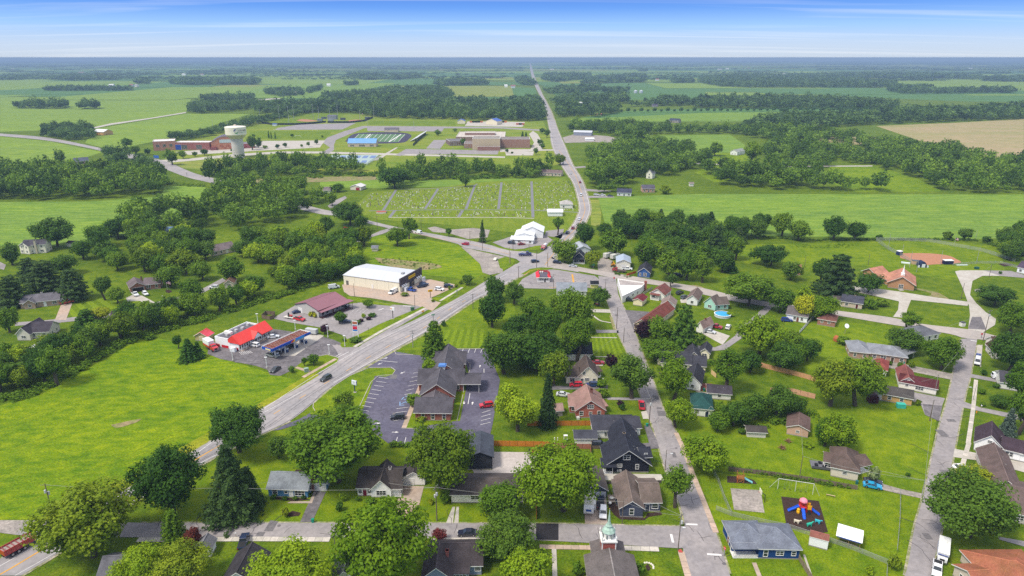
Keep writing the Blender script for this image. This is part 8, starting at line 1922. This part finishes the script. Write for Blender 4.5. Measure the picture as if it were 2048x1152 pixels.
fence([(988,892),(1098,894),(1102,894)],1.9,'#c8792e','orange wooden fence behind the charcoal pole building')
fence([(1055,852),(1200,851)],1.8,'#b8702c','orange brown wooden fence below the brick bungalow')
fence([(1102,896),(1180,898),(1182,908)],1.7,'#a0675a','reddish brown fence behind the tall lawn tree')
fence([(934,958),(1048,962)],1.9,'#b98a52','tan wooden fence behind the long white ranch')
fence([(1182,898),(1215,898)],1.2,'#6f6258','dark low fence beside the black house');fence([(1213,968),(1324,966)],.9,'#5a534c','dark low wall behind the slate cottage',planks=False)
fence([(1071,982),(1073,1040)],1.8,'#c07a34','orange fence seen end-on beside the tall lawn tree')
fence([(1480,722),(1535,738),(1592,752),(1634,764)],1.9,'#cf9d74','long pale orange fence behind the dark trees');fence([(1540,785),(1585,787),(1630,798)],1.9,'#d3a183','shorter pale pink fence above the long lawn')
fence([(1422,748),(1432,756)],1.8,'#d9b98a','pale fence section beside the cream house deck');fence([(1640,622),(1598,668)],1.5,'#e6e2dc','white fence beside the white house with vents');fence([(1578,668),(1598,672)],1.3,'#b56a4a','red brown fence below the white house with vents')
fence([(1457,942),(1530,950),(1620,963),(1715,980)],1.4,'#77695c','long weathered fence behind the playground swings',planks=True)
fence([(1596,1118),(1606,1135),(1625,1165)],1.6,'#8a7c68','weathered fence running from the navy house to the bottom edge')
fence([(524,636),(532,629),(550,630),(548,637),(540,640),(524,637)],1.8,'#7d6a5c','square weathered enclosure beside the restaurant drive')
fence([(1286,590),(1305,578)],1.4,'#b8b4a4','grey fence behind the white wedge building');fence([(1253,552),(1272,546)],1.2,'#d8642e','orange safety fence beside the blue cottage',planks=False)
# chain-link fences
clm=bpy.data.materials.new('chain_link');clm.use_nodes=True
_t=clm.node_tree;_b=_t.nodes['Principled BSDF'];_b.inputs['Base Color'].default_value=(.42,.44,.40,1);_b.inputs['Roughness'].default_value=.5
_m=_t.nodes.new('ShaderNodeMixShader');_tr=_t.nodes.new('ShaderNodeBsdfTransparent');_m.inputs[0].default_value=.22;_t.links.new(_tr.outputs[0],_m.inputs[1]);_t.links.new(_b.outputs[0],_m.inputs[2]);_t.links.new(_m.outputs[0],_t.nodes['Material Output'].inputs[0])
def chain(pts,h,label,step=3.0):
 w=[P(*q)for q in pts];root=empty('chain_link_fence',w[0],label=label,cat='fence');c={}
 for a,b in zip(w[:-1],w[1:]):
  L_=(b-a).length;n=max(1,round(L_/step));d=(b-a)/n;ang=math.atan2(d.y,d.x);l=d.length;k=round(l,2)
  if k not in c:c[k]=MB().box(.03,l-.03,-.004,.004,.03,h-.03).mesh('mesh_panel',clm);c[(k,'r')]=MB().tube((0,0,h),(l,0,h),.03,None,5).mesh('top_rail',steel)
  for i in range(n):p=a+d*i-w[0];place(c[k],'mesh_panel',root,p,ang);place(c[(k,'r')],'top_rail',root,p,ang);place(c.setdefault('p',MB().tube((0,0,0),(0,0,h+.05),.04,None,6).mesh('post',steel)),'post',root,p,ang)
chain([(1424,941),(1436,965),(1448,1000),(1462,1032)],1.5,'chain-link fence from the lime tree down the playground lawn');chain([(1432,1020),(1462,1032),(1530,1048),(1580,1058),(1700,1098),(1774,1128),(1772,1165)],1.3,'chain-link fence around the back garden of the navy house')
chain([(1800,988),(1799,1040),(1793,1108)],1.3,'chain-link fence near the residential street, seen almost end-on');chain([(1752,482),(1775,499),(1800,512),(1820,525),(1838,532)],2.2,'left side fence of the small ball field');chain([(1752,481),(1800,481),(1860,484),(1900,491),(1960,502),(2000,514),(2030,524)],2.0,'outfield fence of the small ball field with a pale top');chain([(1905,531),(1960,527),(2000,527),(2034,536)],1.4,'right side fence of the small ball field')
chain([(516,249),(512,244),(530,236),(545,237)],3,'dark windscreen fence at the round ball field');chain([(640,331),(735,331),(760,314)],3.2,'tall fence around the blue tennis courts')
fence([(560,236),(535,238),(523,242),(524,247),(545,250),(590,250),(625,248),(652,245)],3.2,'#262b33','dark windscreen fence curving round the left ball field',12,False,'screen_fence',False);fence([(655,246),(700,246),(728,243),(746,236)],3.2,'#262b33','dark windscreen fence along the right ball field',12,False,'screen_fence',False);fence([(826,292),(852,268)],3,'#3a4038','dark mesh fence between the stadium and the school',12,False,'screen_fence',False)
for i,(x,y)in enumerate(((640,242),(648,238),(662,243),(686,240),(735,238))):boxthing('ball_field_stand',x,y,(9,4,4),['#7d8490','#5a616c','#8f959c','#4a5058','#5c626c'][i],'%s grey stand from the left at the baseball fields'%ordinal(i),'stand')
# playground
def slide(root,p0,p1,w,m,nm='slide'):
 a,b=Vector(p0),Vector(p1);d=(b-a);n=Vector((-d.y,d.x,0)).normalized()*w/2;g=MB();K=6;pts=[]
 for i in range(K+1):
  t=i/K;z=a.z+(b.z-a.z)*(t**.85);pts.append(Vector((a.x+d.x*t,a.y+d.y*t,z)))
 for p,q in zip(pts[:-1],pts[1:]):
  g.face([p+n,p-n,q-n,q+n]);g.face([p+n,q+n,q+n+Vector((0,0,.3)),p+n+Vector((0,0,.3))]);g.face([p-n,q-n,q-n+Vector((0,0,.3)),p-n+Vector((0,0,.3))])
 o=g.build(nm,m,root);s=o.modifiers.new('s','SOLIDIFY');s.thickness=.06;return o
bl=paint('#2a5fd0',.35);p=P(1604,1022);r=empty('playground_climber',p,-.15,label='play tower with a pink roof and three blue slides',cat='play structure');rd=paint('#c8302c',.4);yw=paint('#f0b41e',.4);pk=paint('#ee8fa0',.4)
for x in(-.75,.75):
 for y in(-.75,.75):MB().tube((x,y,0),(x,y,3.2),.07).build('post',rd,r)
MB().box(-.85,.85,-.85,.85,1.4,1.5).build('deck',rd,r);MB().lathe([(1.05,3.0),(.95,3.35),(.65,3.65),(.15,3.8)],8).build('canopy',pk,r);MB().box(-.7,.7,.78,.84,1.6,2.3).build('panel',rd,r)
MB().box(.9,2.1,-.6,.6,.9,1.0).build('side_deck',yw,r)
for y in(-.6,.6):MB().box(.95,2.05,y-.04,y+.04,1.0,2.2).build('arch_panel',yw,r)
for x in(1.0,2.0):MB().tube((x,-.6,0),(x,-.6,1.9),.07).tube((x,.6,0),(x,.6,1.9),.07).build('post',rd,r)
for k in range(5):MB().box(1.1,1.8,-1.7+k*.22,-1.5+k*.22,k*.2,k*.2+.1).build('step',plastic,r)
slide(r,(-.2,-.85,1.45),(-.3,-3.6,.15),.7,bl);slide(r,(-.85,.1,1.45),(-3.6,-.7,.2),.7,bl);slide(r,(2.1,-.1,1.0),(3.9,-1.3,.15),.6,bl);MB().lathe([(.45,0),(.5,.5),(.2,1.0),(.45,1.1),(.1,1.5)],5,(-1.2,-1.0,0)).build('play_panel',yw,r)
wdp=paint('#a86f3e');p=P(1480,963);r=empty('wooden_playset',p,-.1,label='wooden climbing frame with a light blue slide',cat='play structure')
for x in(-.8,.8):
 for y in(-.7,.7):MB().box(x-.07,x+.07,y-.07,y+.07,0,2.9).build('post',wdp,r)
for k in range(7):MB().box(-.85,.85,-.78,-.74,1.3+k*.2,1.42+k*.2).build('slat',wdp,r)
MB().box(-.9,.9,-.8,.8,1.2,1.3).build('deck',wdp,r);slide(r,(.9,0,1.2),(3.2,-.5,.1),.5,paint('#8fd0dd',.4));MB().bar((-.8,-.7,0),(.8,-.7,1.2),.1).bar((.8,-.7,0),(-.8,-.7,1.2),.1).build('brace',wdp,r);MB().bar((-1.0,-.9,0),(-.9,-.8,2.4),.1).build('climbing_pole',paint('#d8642e'),r)
# swing frame
A_,B_,C_=P(1555,978),P(1590,983),P(1625,989);r=empty('swing_frame',A_,label='long white swing frame with slanting end legs',cat='swing');hz=3.3;st=paint('#d6d6cf',.5)
q0,q1,q2=Vector((0,0,0)),B_-A_,C_-A_
for q in(q0,q1,q2):MB().tube(q,q+Vector((0,0,hz)),.07).build('leg',st,r)
MB().tube(q0+Vector((0,0,hz)),q2+Vector((0,0,hz)),.07).build('top_bar',st,r);MB().tube(q0+Vector((0,0,hz)),q0+Vector((-1.9,.8,0)),.04).build('brace',st,r);MB().tube(q2+Vector((0,0,hz)),q2+Vector((1.6,-.6,0)),.04).build('brace',st,r)
for t in(.2,.35,.65,.8):
 c=q0.lerp(q2,t)
 for s in(-.25,.25):MB().tube(c+Vector((s,0,hz)),c+Vector((s,0,.5)),.015,None,4).build('chain',steel,r)
 MB().box(c.x-.25,c.x+.25,c.y-.1,c.y+.1,.46,.5).build('swing_seat',plastic,r)
p=P(1529,1005);r=empty('basketball_hoop',p,label='basketball hoop with a bent black pole by the gravel court',cat='basketball hoop');MB().tube((0,0,0),(0,0,2.2),.08).tube((0,0,2.2),(-1.1,.3,3.0),.08).build('pole_shaft',plastic,r);MB().box(-1.3,-1.2,-.6,1.1,2.7,3.8).build('backboard',paint('#eae6cf'),r)
rg=MB()
for k in range(12):a0,a1=k*math.pi/6,(k+1)*math.pi/6;rg.tube((-1.55+.24*math.cos(a0),.25+.24*math.sin(a0),3.0),(-1.55+.24*math.cos(a1),.25+.24*math.sin(a1),3.0),.02,None,4)
rg.build('rim',paint('#c85a2a'),r)
def spring_animal(px,py,ang,col,label,s=1.0):
 p=P(px,py);vs_,ed,rad=[],[],[]
 J=[((-.5,0,.75),.26),((0,0,.72),.27),((.45,0,.82),.26),((.72,0,1.15),.15),((.92,0,1.28),.17),((1.15,0,1.2),.10),((-.75,0,.95),.08),((-.5,.22,.3),.10),((-.5,-.22,.3),.10),((.42,.22,.3),.10),((.42,-.22,.3),.10),((-.5,.24,.03),.11),((-.5,-.24,.03),.11),((.42,.24,.03),.11),((.42,-.24,.03),.11)]
 E=[(0,1),(1,2),(2,3),(3,4),(4,5),(0,6),(0,7),(0,8),(2,9),(2,10),(7,11),(8,12),(9,13),(10,14)]
 me=bpy.data.meshes.new('spring_animal');me.from_pydata([tuple(c*s for c in v)for v,_ in J],E,[]);o=bpy.data.objects.new('ride_on_animal',me);o.location=p;o.location.z=.08;o.rotation_euler=(0,0,ang);link(o);me.materials.append(paint(col,.4))
 sk=o.modifiers.new('skin','SKIN');
 for v,(_,rr)in zip(me.skin_vertices[0].data,J):v.radius=(rr*s,rr*s)
 me.skin_vertices[0].data[1].use_root=True;ss=o.modifiers.new('sub','SUBSURF');ss.levels=1;ss.render_levels=2;tag(o,label,'play animal')
spring_animal(1593,1047,-.7,'#c9c0ae','pale beige play animal at the lower left of the mulch pad');spring_animal(1618,1053,.1,'#2fae94','green play animal in the middle of the mulch pad');spring_animal(1635,1047,-.8,'#3aa9b8','turquoise play animal at the right of the mulch pad')
# edging of the mulch pads
for pts,lab in(([(1563,994),(1637,1003),(1655,1064),(1640,1066),(1574,1055),(1563,994)],'a'),([(1455,953),(1485,954),(1507,961),(1513,968),(1455,965),(1455,953)],'b')):kerb(pts,m=paint('#3b332e'),w=.14,h=.04)
p=P(1661,993);r=empty('bench',p,-.4,label='long pale plank bench on the playground lawn',cat='bench');MB().box(-1.1,1.1,-.15,.15,.4,.46).build('seat',paint('#b5a27a'),r)
for x in(-.9,.9):MB().box(x-.05,x+.05,-.12,.12,0,.4).build('leg',paint('#8a7a5a'),r)
# round pool
p=P(1445,632);r=empty('swimming_pool',p,label='round above-ground pool with bright blue water',cat='pool');MB().lathe([(3.6,0),(3.6,1.15)],28,cap=False).build('pool_wall',paint('#c9ced2'),r)
rg=MB()
for k in range(28):
 a0,a1=k*math.pi/14,(k+1)*math.pi/14;f=lambda rr,a,z:(rr*math.cos(a),rr*math.sin(a),z);rg.face([f(3.4,a0,1.2),f(3.75,a0,1.2),f(3.75,a1,1.2),f(3.4,a1,1.2)]);rg.face([f(3.75,a0,1.2),f(3.75,a0,1.1),f(3.75,a1,1.1),f(3.75,a1,1.2)])
rg.build('pool_rim',paint('#e9ecee'),r);w2=MB();w2.face([(3.42*math.cos(k*math.pi/14),3.42*math.sin(k*math.pi/14),1.0)for k in range(28)]);w2.build('water',mat('pool_water',(.06,.42,.75),.08,spec=.6,bump=.05,bscale=3),r)
# bins, dish, cabinets and other small things
def bin_(px,py,ang,col,label):
 p=P(px,py);r=empty('wheelie_bin',p,ang,label=label,cat='bin');MB().prism([(-.25,0),(.25,0),(.32,1.0),(-.32,1.0)],-.3,.3,'y').build('body',paint(col,.5),r);MB().box(-.36,.36,-.34,.34,1.0,1.08).build('lid',paint(col,.4),r)
for i,(x,y,c,l)in enumerate(((626,1045,'#1f8a74','green wheeled bin at the end of the blue ranch drive'),(1294,853,'#1f8a74','green wheeled bin beside the side street drive'),(793,968,'#2a6a5a','dark green bin beside the small white house'),(1713,968,'#2a6a6c','teal bin at the corner of the brown hipped house'),(1767,755,'#1f7a7a','teal bin beside the white red roofed garage'),(1408,782,'#1f7a6a','green bin on the brick patio'),(1739,716,'#2a6a7a','teal bin at the brick ranch corner'),(1808,728,'#1f8a7a','green bin at the right end of the brick ranch'),(1235,666,'#2a2c30','black bin at the kerb above the striped lawn'),(1994,912,'#1f7a8a','teal bin at the white house with the banner'))):bin_(x,y,i*.4,c,l)
boxthing('utility_cabinet',613,744,(1.5,1.2,1.6),'#8fa596','green utility cabinet on the verge by the forecourt','cabinet',.5);boxthing('utility_cabinet',825,621,(1.5,1.2,1.6),'#4a6a50','green utility cabinet beside the restaurant drive','cabinet',.5)
boxthing('ice_merchandiser',467,703,(2.4,1.2,1.9),'#dfe3e6','white ice box at the near corner of the station shop','freezer',-.4);boxthing('vending_cooler',502,690,(1.6,1.0,1.9),'#e6e9ea','white cooler beside the station shop windows','freezer',1.1)
boxthing('waste_skip',1156,585-8,(2,1.6,1.4),'#23242a','black waste skip at the edge of the diner lot','skip');boxthing('waste_skip',1953,538,(2,1.4,1.2),'#2a5a50','green waste skip at the end of the park road','skip')
boxthing('garden_store_box',1801,815,(2.6,1.6,1.5),'#3fae9c','teal storage box beside the tan garage','storage box',-.2);boxthing('air_conditioner',1156,838,(.9,.9,.8),'#cfd0cc','air conditioner at the corner of the brick bungalow','air conditioner')
boxthing('ball_field_box',1798,510,(2.4,2.4,2.6),'#22305a','navy hut with a white roof at the ball field corner','hut',.3,'#f0f0f0');boxthing('dugout',1895,528,(5,2.6,2.4),'#22284a','navy dugout with a white roof at the infield edge','dugout',0,'#e9e9e6')
boxthing('bench_shelter',1924,531,(6,.8,.5),'#cfdcd6','pale long bench at the right of the infield','bench',.05);boxthing('bleacher',1811,527,(4.4,1.2,.7),'#dfe8e6','pale bench at the left of the infield','bench',-.5)
boxthing('garbage_hut',1924,652,(1.8,1.6,1.9),'#e6e3dc','tiny white hut on the grass circle','hut',.2,'#4a4a50');boxthing('standing_sign',1834,643,(.7,.4,2.4),'#eeeeee','narrow white marker by the church lane','marker')
def tunnel():
 p=P(1843,533);r=empty('batting_tunnel',p,-.1,label='dark dome shaped cage behind home plate',cat='cage');b=MB();pr=[(1.8*math.cos(a),3.2*math.sin(a))for a in np.linspace(0,math.pi,9)];b.prism(pr,-2,2.4,'y');b.build('cover',paint('#23304f'),r);MB().box(-.9,.9,-2.05,-2.0,0,2.0).build('banner',paint('#dfe3ea'),r)
 for s in(-1,1):MB().box(s*2.3-.3,s*2.3+.3,-2.2,-1.6,0,1.1).build('side_block',paint('#dfe3ea'),r)
tunnel();boxthing('dugout',1830,528,(3.6,2.4,2.2),'#c8a98a','tan dugout left of the dark cage','dugout',-.2,'#5a6066')
def gambrel(px,py,ang,label):
 p=P(px,py);r=empty('garden_barn',p,ang,label=label,cat='shed');pr=[(-1.5,0),(1.5,0),(1.5,1.6),(1.1,2.5),(0,3.0),(-1.1,2.5),(-1.5,1.6)];MB().prism(pr,0,2.8,'y').build('wall',paint('#4a1f26'),r);MB().prism([(-1.6,1.55),(-1.15,2.58),(0,3.1),(1.15,2.58),(1.6,1.55),(1.66,1.6),(1.2,2.7),(0,3.25),(-1.2,2.7),(-1.66,1.6)],-.15,2.95,'y').build('roof',paint('#3a2428'),r);MB().box(-.7,.7,-.04,-.01,.1,1.9).build('door',paint('#37161c'),r)
gambrel(1747,807,-.15,'small dark red gambrel barn in front of the tan garage')
p=P(1550,668);
def rustshed():p=P(1674,682);r=empty('small_hut',p,.3,label='rusty little gambrel hut beside the lawn shrub',cat='hut');MB().prism([(-1.2,0),(1.2,0),(1.2,1.2),(.8,1.9),(0,2.3),(-.8,1.9),(-1.2,1.2)],-1,1,'y').build('wall',paint('#a8603c'),r);MB().box(-.5,.5,-1.04,-1.01,.1,1.5).build('door',paint('#7a4028'),r)
rustshed()
p=P(1689,668);r=empty('satellite_dish',p,label='satellite dish on a leaning post on the open lawn',cat='satellite dish');MB().tube((0,0,0),(.3,0,3.6),.08).build('mast',woodp,r);d=MB().lathe([(.02,0),(.5,.08),(1.0,.3)],16).build('dish',paint('#eceeee'),r,(.3,0,3.6));d.rotation_euler=(1.0,.2,0);d.modifiers.new('s','SOLIDIFY').thickness=.04
# flags
def flag(px,yb,yt,label,striped=True):
 p=P(px,yb);H=z_at(p.y,yt);r=empty('flagpole',p,label=label,cat='flagpole');MB().tube((0,0,0),(0,0,H),.06,.04).build('pole_shaft',paint('#d8dad8'),r);fl=MB();n=7
 for k in range(n):
  for j in range(5):z=H-.3-k*.2;x0,x1=j*.42,(j+1)*.42;y0,y1=.12*math.sin(x0*3),.12*math.sin(x1*3);fl.face([(x0,y0,z-.2-x0*.35),(x1,y1,z-.2-x1*.35),(x1,y1,z-x1*.35),(x0,y0,z-x0*.35)],2 if(k<4 and j<2)else k%2)
 fl.build('flag',[paint('#b0202c'),paint('#e9e9e9'),paint('#26305c')],r)
flag(851,755,731,'flagpole with a striped flag beside the bank');flag(335,581,560,'flagpole in a round bed on the left lawn');flag(1908,492,474,'flagpole behind the outfield fence');flag(725,250,226,'very tall flagpole at the baseball fields')
S('flower_bed',[(331,583),(333,580),(338,580),(344,583),(338,586),(333,585)],mulch,3.6,smooth=True);S('flower_bed',[(952,484),(965,482),(973,485),(960,488)],mulch,3.6,smooth=True)
# propane tanks, hydrant, mailboxes
for i,(x,y)in enumerate(((549,835+145),(1700,565))):pass
def mailbox(px,py,label):p=P(px,py);r=empty('mailbox',p,label=label,cat='mailbox');MB().box(-.05,.05,-.05,.05,0,1.0).build('post',woodp,r);MB().prism([(-.1,1.0),(.1,1.0),(.1,1.18),(0,1.26),(-.1,1.18)],-.25,.25,'y').build('box_body',paint('#e6e6e6'),r)
for x,y,l in((472,1074,'white mailbox on the kerb of the cross street'),(1206,763,'white mailbox by the cape house path'),(1962,817,'mailbox at the right hand driveway'),(325,596,'white mailbox on the lane verge'),(419,561,'white mailbox near the lane bend')):mailbox(x,y,l)
p=P(1953,826);r=empty('fire_hydrant',p,label='small orange hydrant beside the right hand sidewalk',cat='hydrant');MB().lathe([(.16,0),(.16,.1),(.12,.1),(.12,.55),(.16,.58),(.1,.72),(.02,.78)],10).build('barrel',paint('#e08a1e'),r);MB().tube((-.2,0,.42),(.2,0,.42),.06).build('nozzle',paint('#e08a1e'),r)
# stumps
for i,(x,y,s)in enumerate(((1564,897,1.5),(1576,884,1.3))):
 p=P(x,y);r=empty('root_stump',p,label=['larger upturned root stump on the lawn by the tan shed','smaller upturned root stump on the lawn by the tan shed'][i],cat='stump');b=MB();rr=random.Random(i)
 for k in range(34):a,e_=rr.uniform(0,6.28),rr.uniform(.05,1.2);l=s*rr.uniform(.7,1.3);b.tube((0,0,.2),(l*math.cos(a)*math.cos(e_),l*math.sin(a)*math.cos(e_),.2+l*math.sin(e_)*.7),.14,.03,4)
 b.build('roots',paint('#8a6c50'),r);MB().tube((0,0,0),(.3,.1,.7),.35*s,.25*s,8).build('stump',paint('#6a523e'),r)
# monument bed stones by the church
p=P(1295,1134);
for k in range(7):
 a=-1.2+k*.38;o=MB().lathe([(.22,0),(.28,.12),(.18,.28),(.02,.33)],7).build('edging_stone',paint('#d8d3c4'),None,(p.x+1.5*math.sin(a+.9)*.9,p.y+1.3*math.cos(a+.9),0));tag(o,'pale edging stone by the church mulch bed, %s round the arc'%ordinal(k),'stone','stones round the church mulch bed')
# garden chairs / yard things near gravel yard
for i,(x,y)in enumerate(((1109,885),(1115,885))):p=P(x,y);r=empty('white_post',p,label=['left of two white posts in the back garden','right of two white posts in the back garden'][i],cat='post');MB().box(-.08,.08,-.08,.08,0,1.6).build('shaft',WT,r);MB().box(-.12,.12,-.12,.12,1.6,1.7).build('cap',WT,r)
p=P(1131,882);r=empty('garden_arbour',p,label='white garden arbour with blue cushion in the back garden',cat='arbour')
for x in(-.5,.5):MB().box(x-.06,x+.06,-.3,.3,0,1.9).build('side_frame',WT,r)
MB().box(-.6,.6,-.4,.4,1.9,2.0).build('top',WT,r);MB().box(-.4,.4,-.2,.2,.4,.5).build('seat',paint('#3c6a8a'),r)
for i,(x,y)in enumerate(((614,933),(630,935))):p=P(x,y);r=empty('garden_chair',p,i*.9,label=['left wooden chair behind the blue ranch','right wooden chair behind the blue ranch'][i],cat='chair');wdc=paint('#b59a78');MB().box(-.35,.35,-.35,.35,.35,.42).build('seat',wdc,r);MB().box(-.35,.35,.3,.38,.42,1.0).build('backrest',wdc,r);[MB().box(a-.04,a+.04,b-.04,b+.04,0,.35).build('leg',wdc,r)for a in(-.3,.3)for b in(-.3,.3)]
S('patio',[(582,950),(592,940),(640,938),(632,952)],mulch,3.6)
# patio set by the cottage
p=P(1223,1000);r=empty('patio_table',p,label='round white patio table beside the slate cottage',cat='table');MB().lathe([(.6,.72),(.6,.76),(.02,.77)],16).build('tabletop',WT,r);MB().tube((0,0,0),(0,0,.72),.06).build('pedestal',WT,r)
p=P(1220,1011);r=empty('barbecue_grill',p,.3,label='white kettle barbecue on the patio edge',cat='barbecue');MB().lathe([(.1,.5),(.4,.7),(.42,.85),(.3,1.05),(.05,1.1)],14).build('kettle',WT,r);MB().tube((.25,0,0),(.1,0,.6),.03).tube((-.2,.2,0),(-.1,0,.6),.03).tube((-.2,-.2,0),(-.1,0,.6),.03).build('leg',plastic,r)
# deck behind the hipped house
p=P(1623,938);r=empty('timber_deck',p,-.25,label='grey timber deck with railing left of the brown hipped house',cat='deck');
for k in range(14):MB().box(0,5.6,k*.3,k*.3+.28,.3,.38).build('board',paint('#6f6f76'),r)
MB().box(0,5.6,-.06,0,.38,1.1).build('railing',paint('#5a5a60'),r)
for i,(x,y)in enumerate(((1.4,1.6),(3.4,1.0),(2.6,3.0))):MB().box(x-.4,x+.4,y-.4,y+.4,.38,.95).build('deck_furniture',paint('#2c2c32'),r)
# manholes
for x,y in((558,1052),(1352,897),(1272,691),(1448,1128)):o=MB().lathe([(.45,4.95*LV),(.45,4.95*LV+.03)],14).build('manhole_cover',darkasph,None,P(x,y));o['kind']='structure'
# bollard-like planters and people? a tall lamp at the restaurant lot
pole('ra',737,662,655,'short dark post by the restaurant entrance',.08,0,0)
# ---- headstones: the 300 that show largest are things, the rest one mass
def graves():
 secs=[([(772,418),(846,418),(868,380),(800,381)],14,10),([(856,417),(928,418),(944,374),(880,379)],14,11),([(938,418),(992,418),(999,368),(955,372)],11,12),([(1002,418),(1062,420),(1060,366),(1008,368)],12,13),([(1072,422),(1156,422),(1140,362),(1068,365)],15,13),([(792,434),(912,433),(924,423),(800,424)],22,2),([(932,434),(1058,436),(1060,424),(936,423)],22,2),([(715,415),(765,415),(788,384),(740,388)],9,8)]
 rng=random.Random(4);cols=[paint('#c9c6c2'),paint('#9a9896'),paint('#e6e3de'),paint('#5f5c60'),paint('#8a6f68')];meshes=[]
 for c in cols:b=MB();b.box(-.5,.5,-.18,.18,0,.15);b.prism([(-.4,.15),(.4,.15),(.4,.8),(.25,.95),(-.25,.95),(-.4,.8)],-.1,.1,'y');meshes.append(b.mesh('headstone',c))
 allp=[]
 for q,nu,nv in secs:
  w=[P(*p)for p in q]
  for i in range(nu*2):
   for j in range(nv*2):
    if rng.random()<.7:continue
    u,v=(i+.5+rng.uniform(-.1,.1))/(nu*2),(j+.5+rng.uniform(-.3,.3))/(nv*2);a=w[0].lerp(w[1],u);b=w[3].lerp(w[2],u);allp.append(a.lerp(b,v))
 allp.sort(key=lambda p:p.y);near,far_=allp[:300],allp[300:]
 for i,p in enumerate(near):o=place(meshes[rng.choice([0,0,2,2,1,3,4])],'headstone',None,p,rng.uniform(-.1,.1),(.75,1,rng.uniform(.6,1.0)));tag(o,'small headstone in the nearest rows of the cemetery','headstone','headstones in the cemetery')
 b=MB()
 for p in far_:h=rng.uniform(.5,.9);b.box(p.x-.28,p.x+.28,p.y-.12,p.y+.12,0,h,rng.choice([0,1,2,1,0,3,3]))
 o=b.build('headstones',cols[:4]);tag(o,'rows of headstones in the back of the cemetery','headstones',kind='stuff')
graves()
boxthing('stone_planter',763,426,(7,4,1.2),'#d8cfc4','low white walled planter at the cemetery entrance','planter',0,'#a85a44')
# goals at the campus
for i,(x,y)in enumerate(((553,262),(630,262),(596,275))):p=P(x,y);r=empty('football_goal',p,label=['far left','far right','near'][i]+' white football goal on the campus field',cat='goal',group='football goals on the campus field');MB().tube((-4,0,0),(-4,0,2.6),.15).tube((4,0,0),(4,0,2.6),.15).tube((-4,0,2.6),(4,0,2.6),.15).build('goal_frame',WT,r)
# ================================================================ HAZE
hm=bpy.data.materials.new('haze_air');hm.use_nodes=True;ht=hm.node_tree;ht.nodes.clear();ho=ht.nodes.new('ShaderNodeOutputMaterial');hv=ht.nodes.new('ShaderNodeVolumePrincipled')
hv.inputs['Color'].default_value=(.40,.57,.80,1);hv.inputs['Density'].default_value=HAZE_DENSITY;hv.inputs['Anisotropy'].default_value=0.0;ht.links.new(hv.outputs[0],ho.inputs['Volume'])
o=MB().box(-22000,22000,-420,21500,-1.5,111.5).build('haze',hm);o['kind']='stuff';o['label']='thin summer haze lying over the whole plain'
for o in bpy.data.objects:
 if '_frame' in o:del o['_frame']
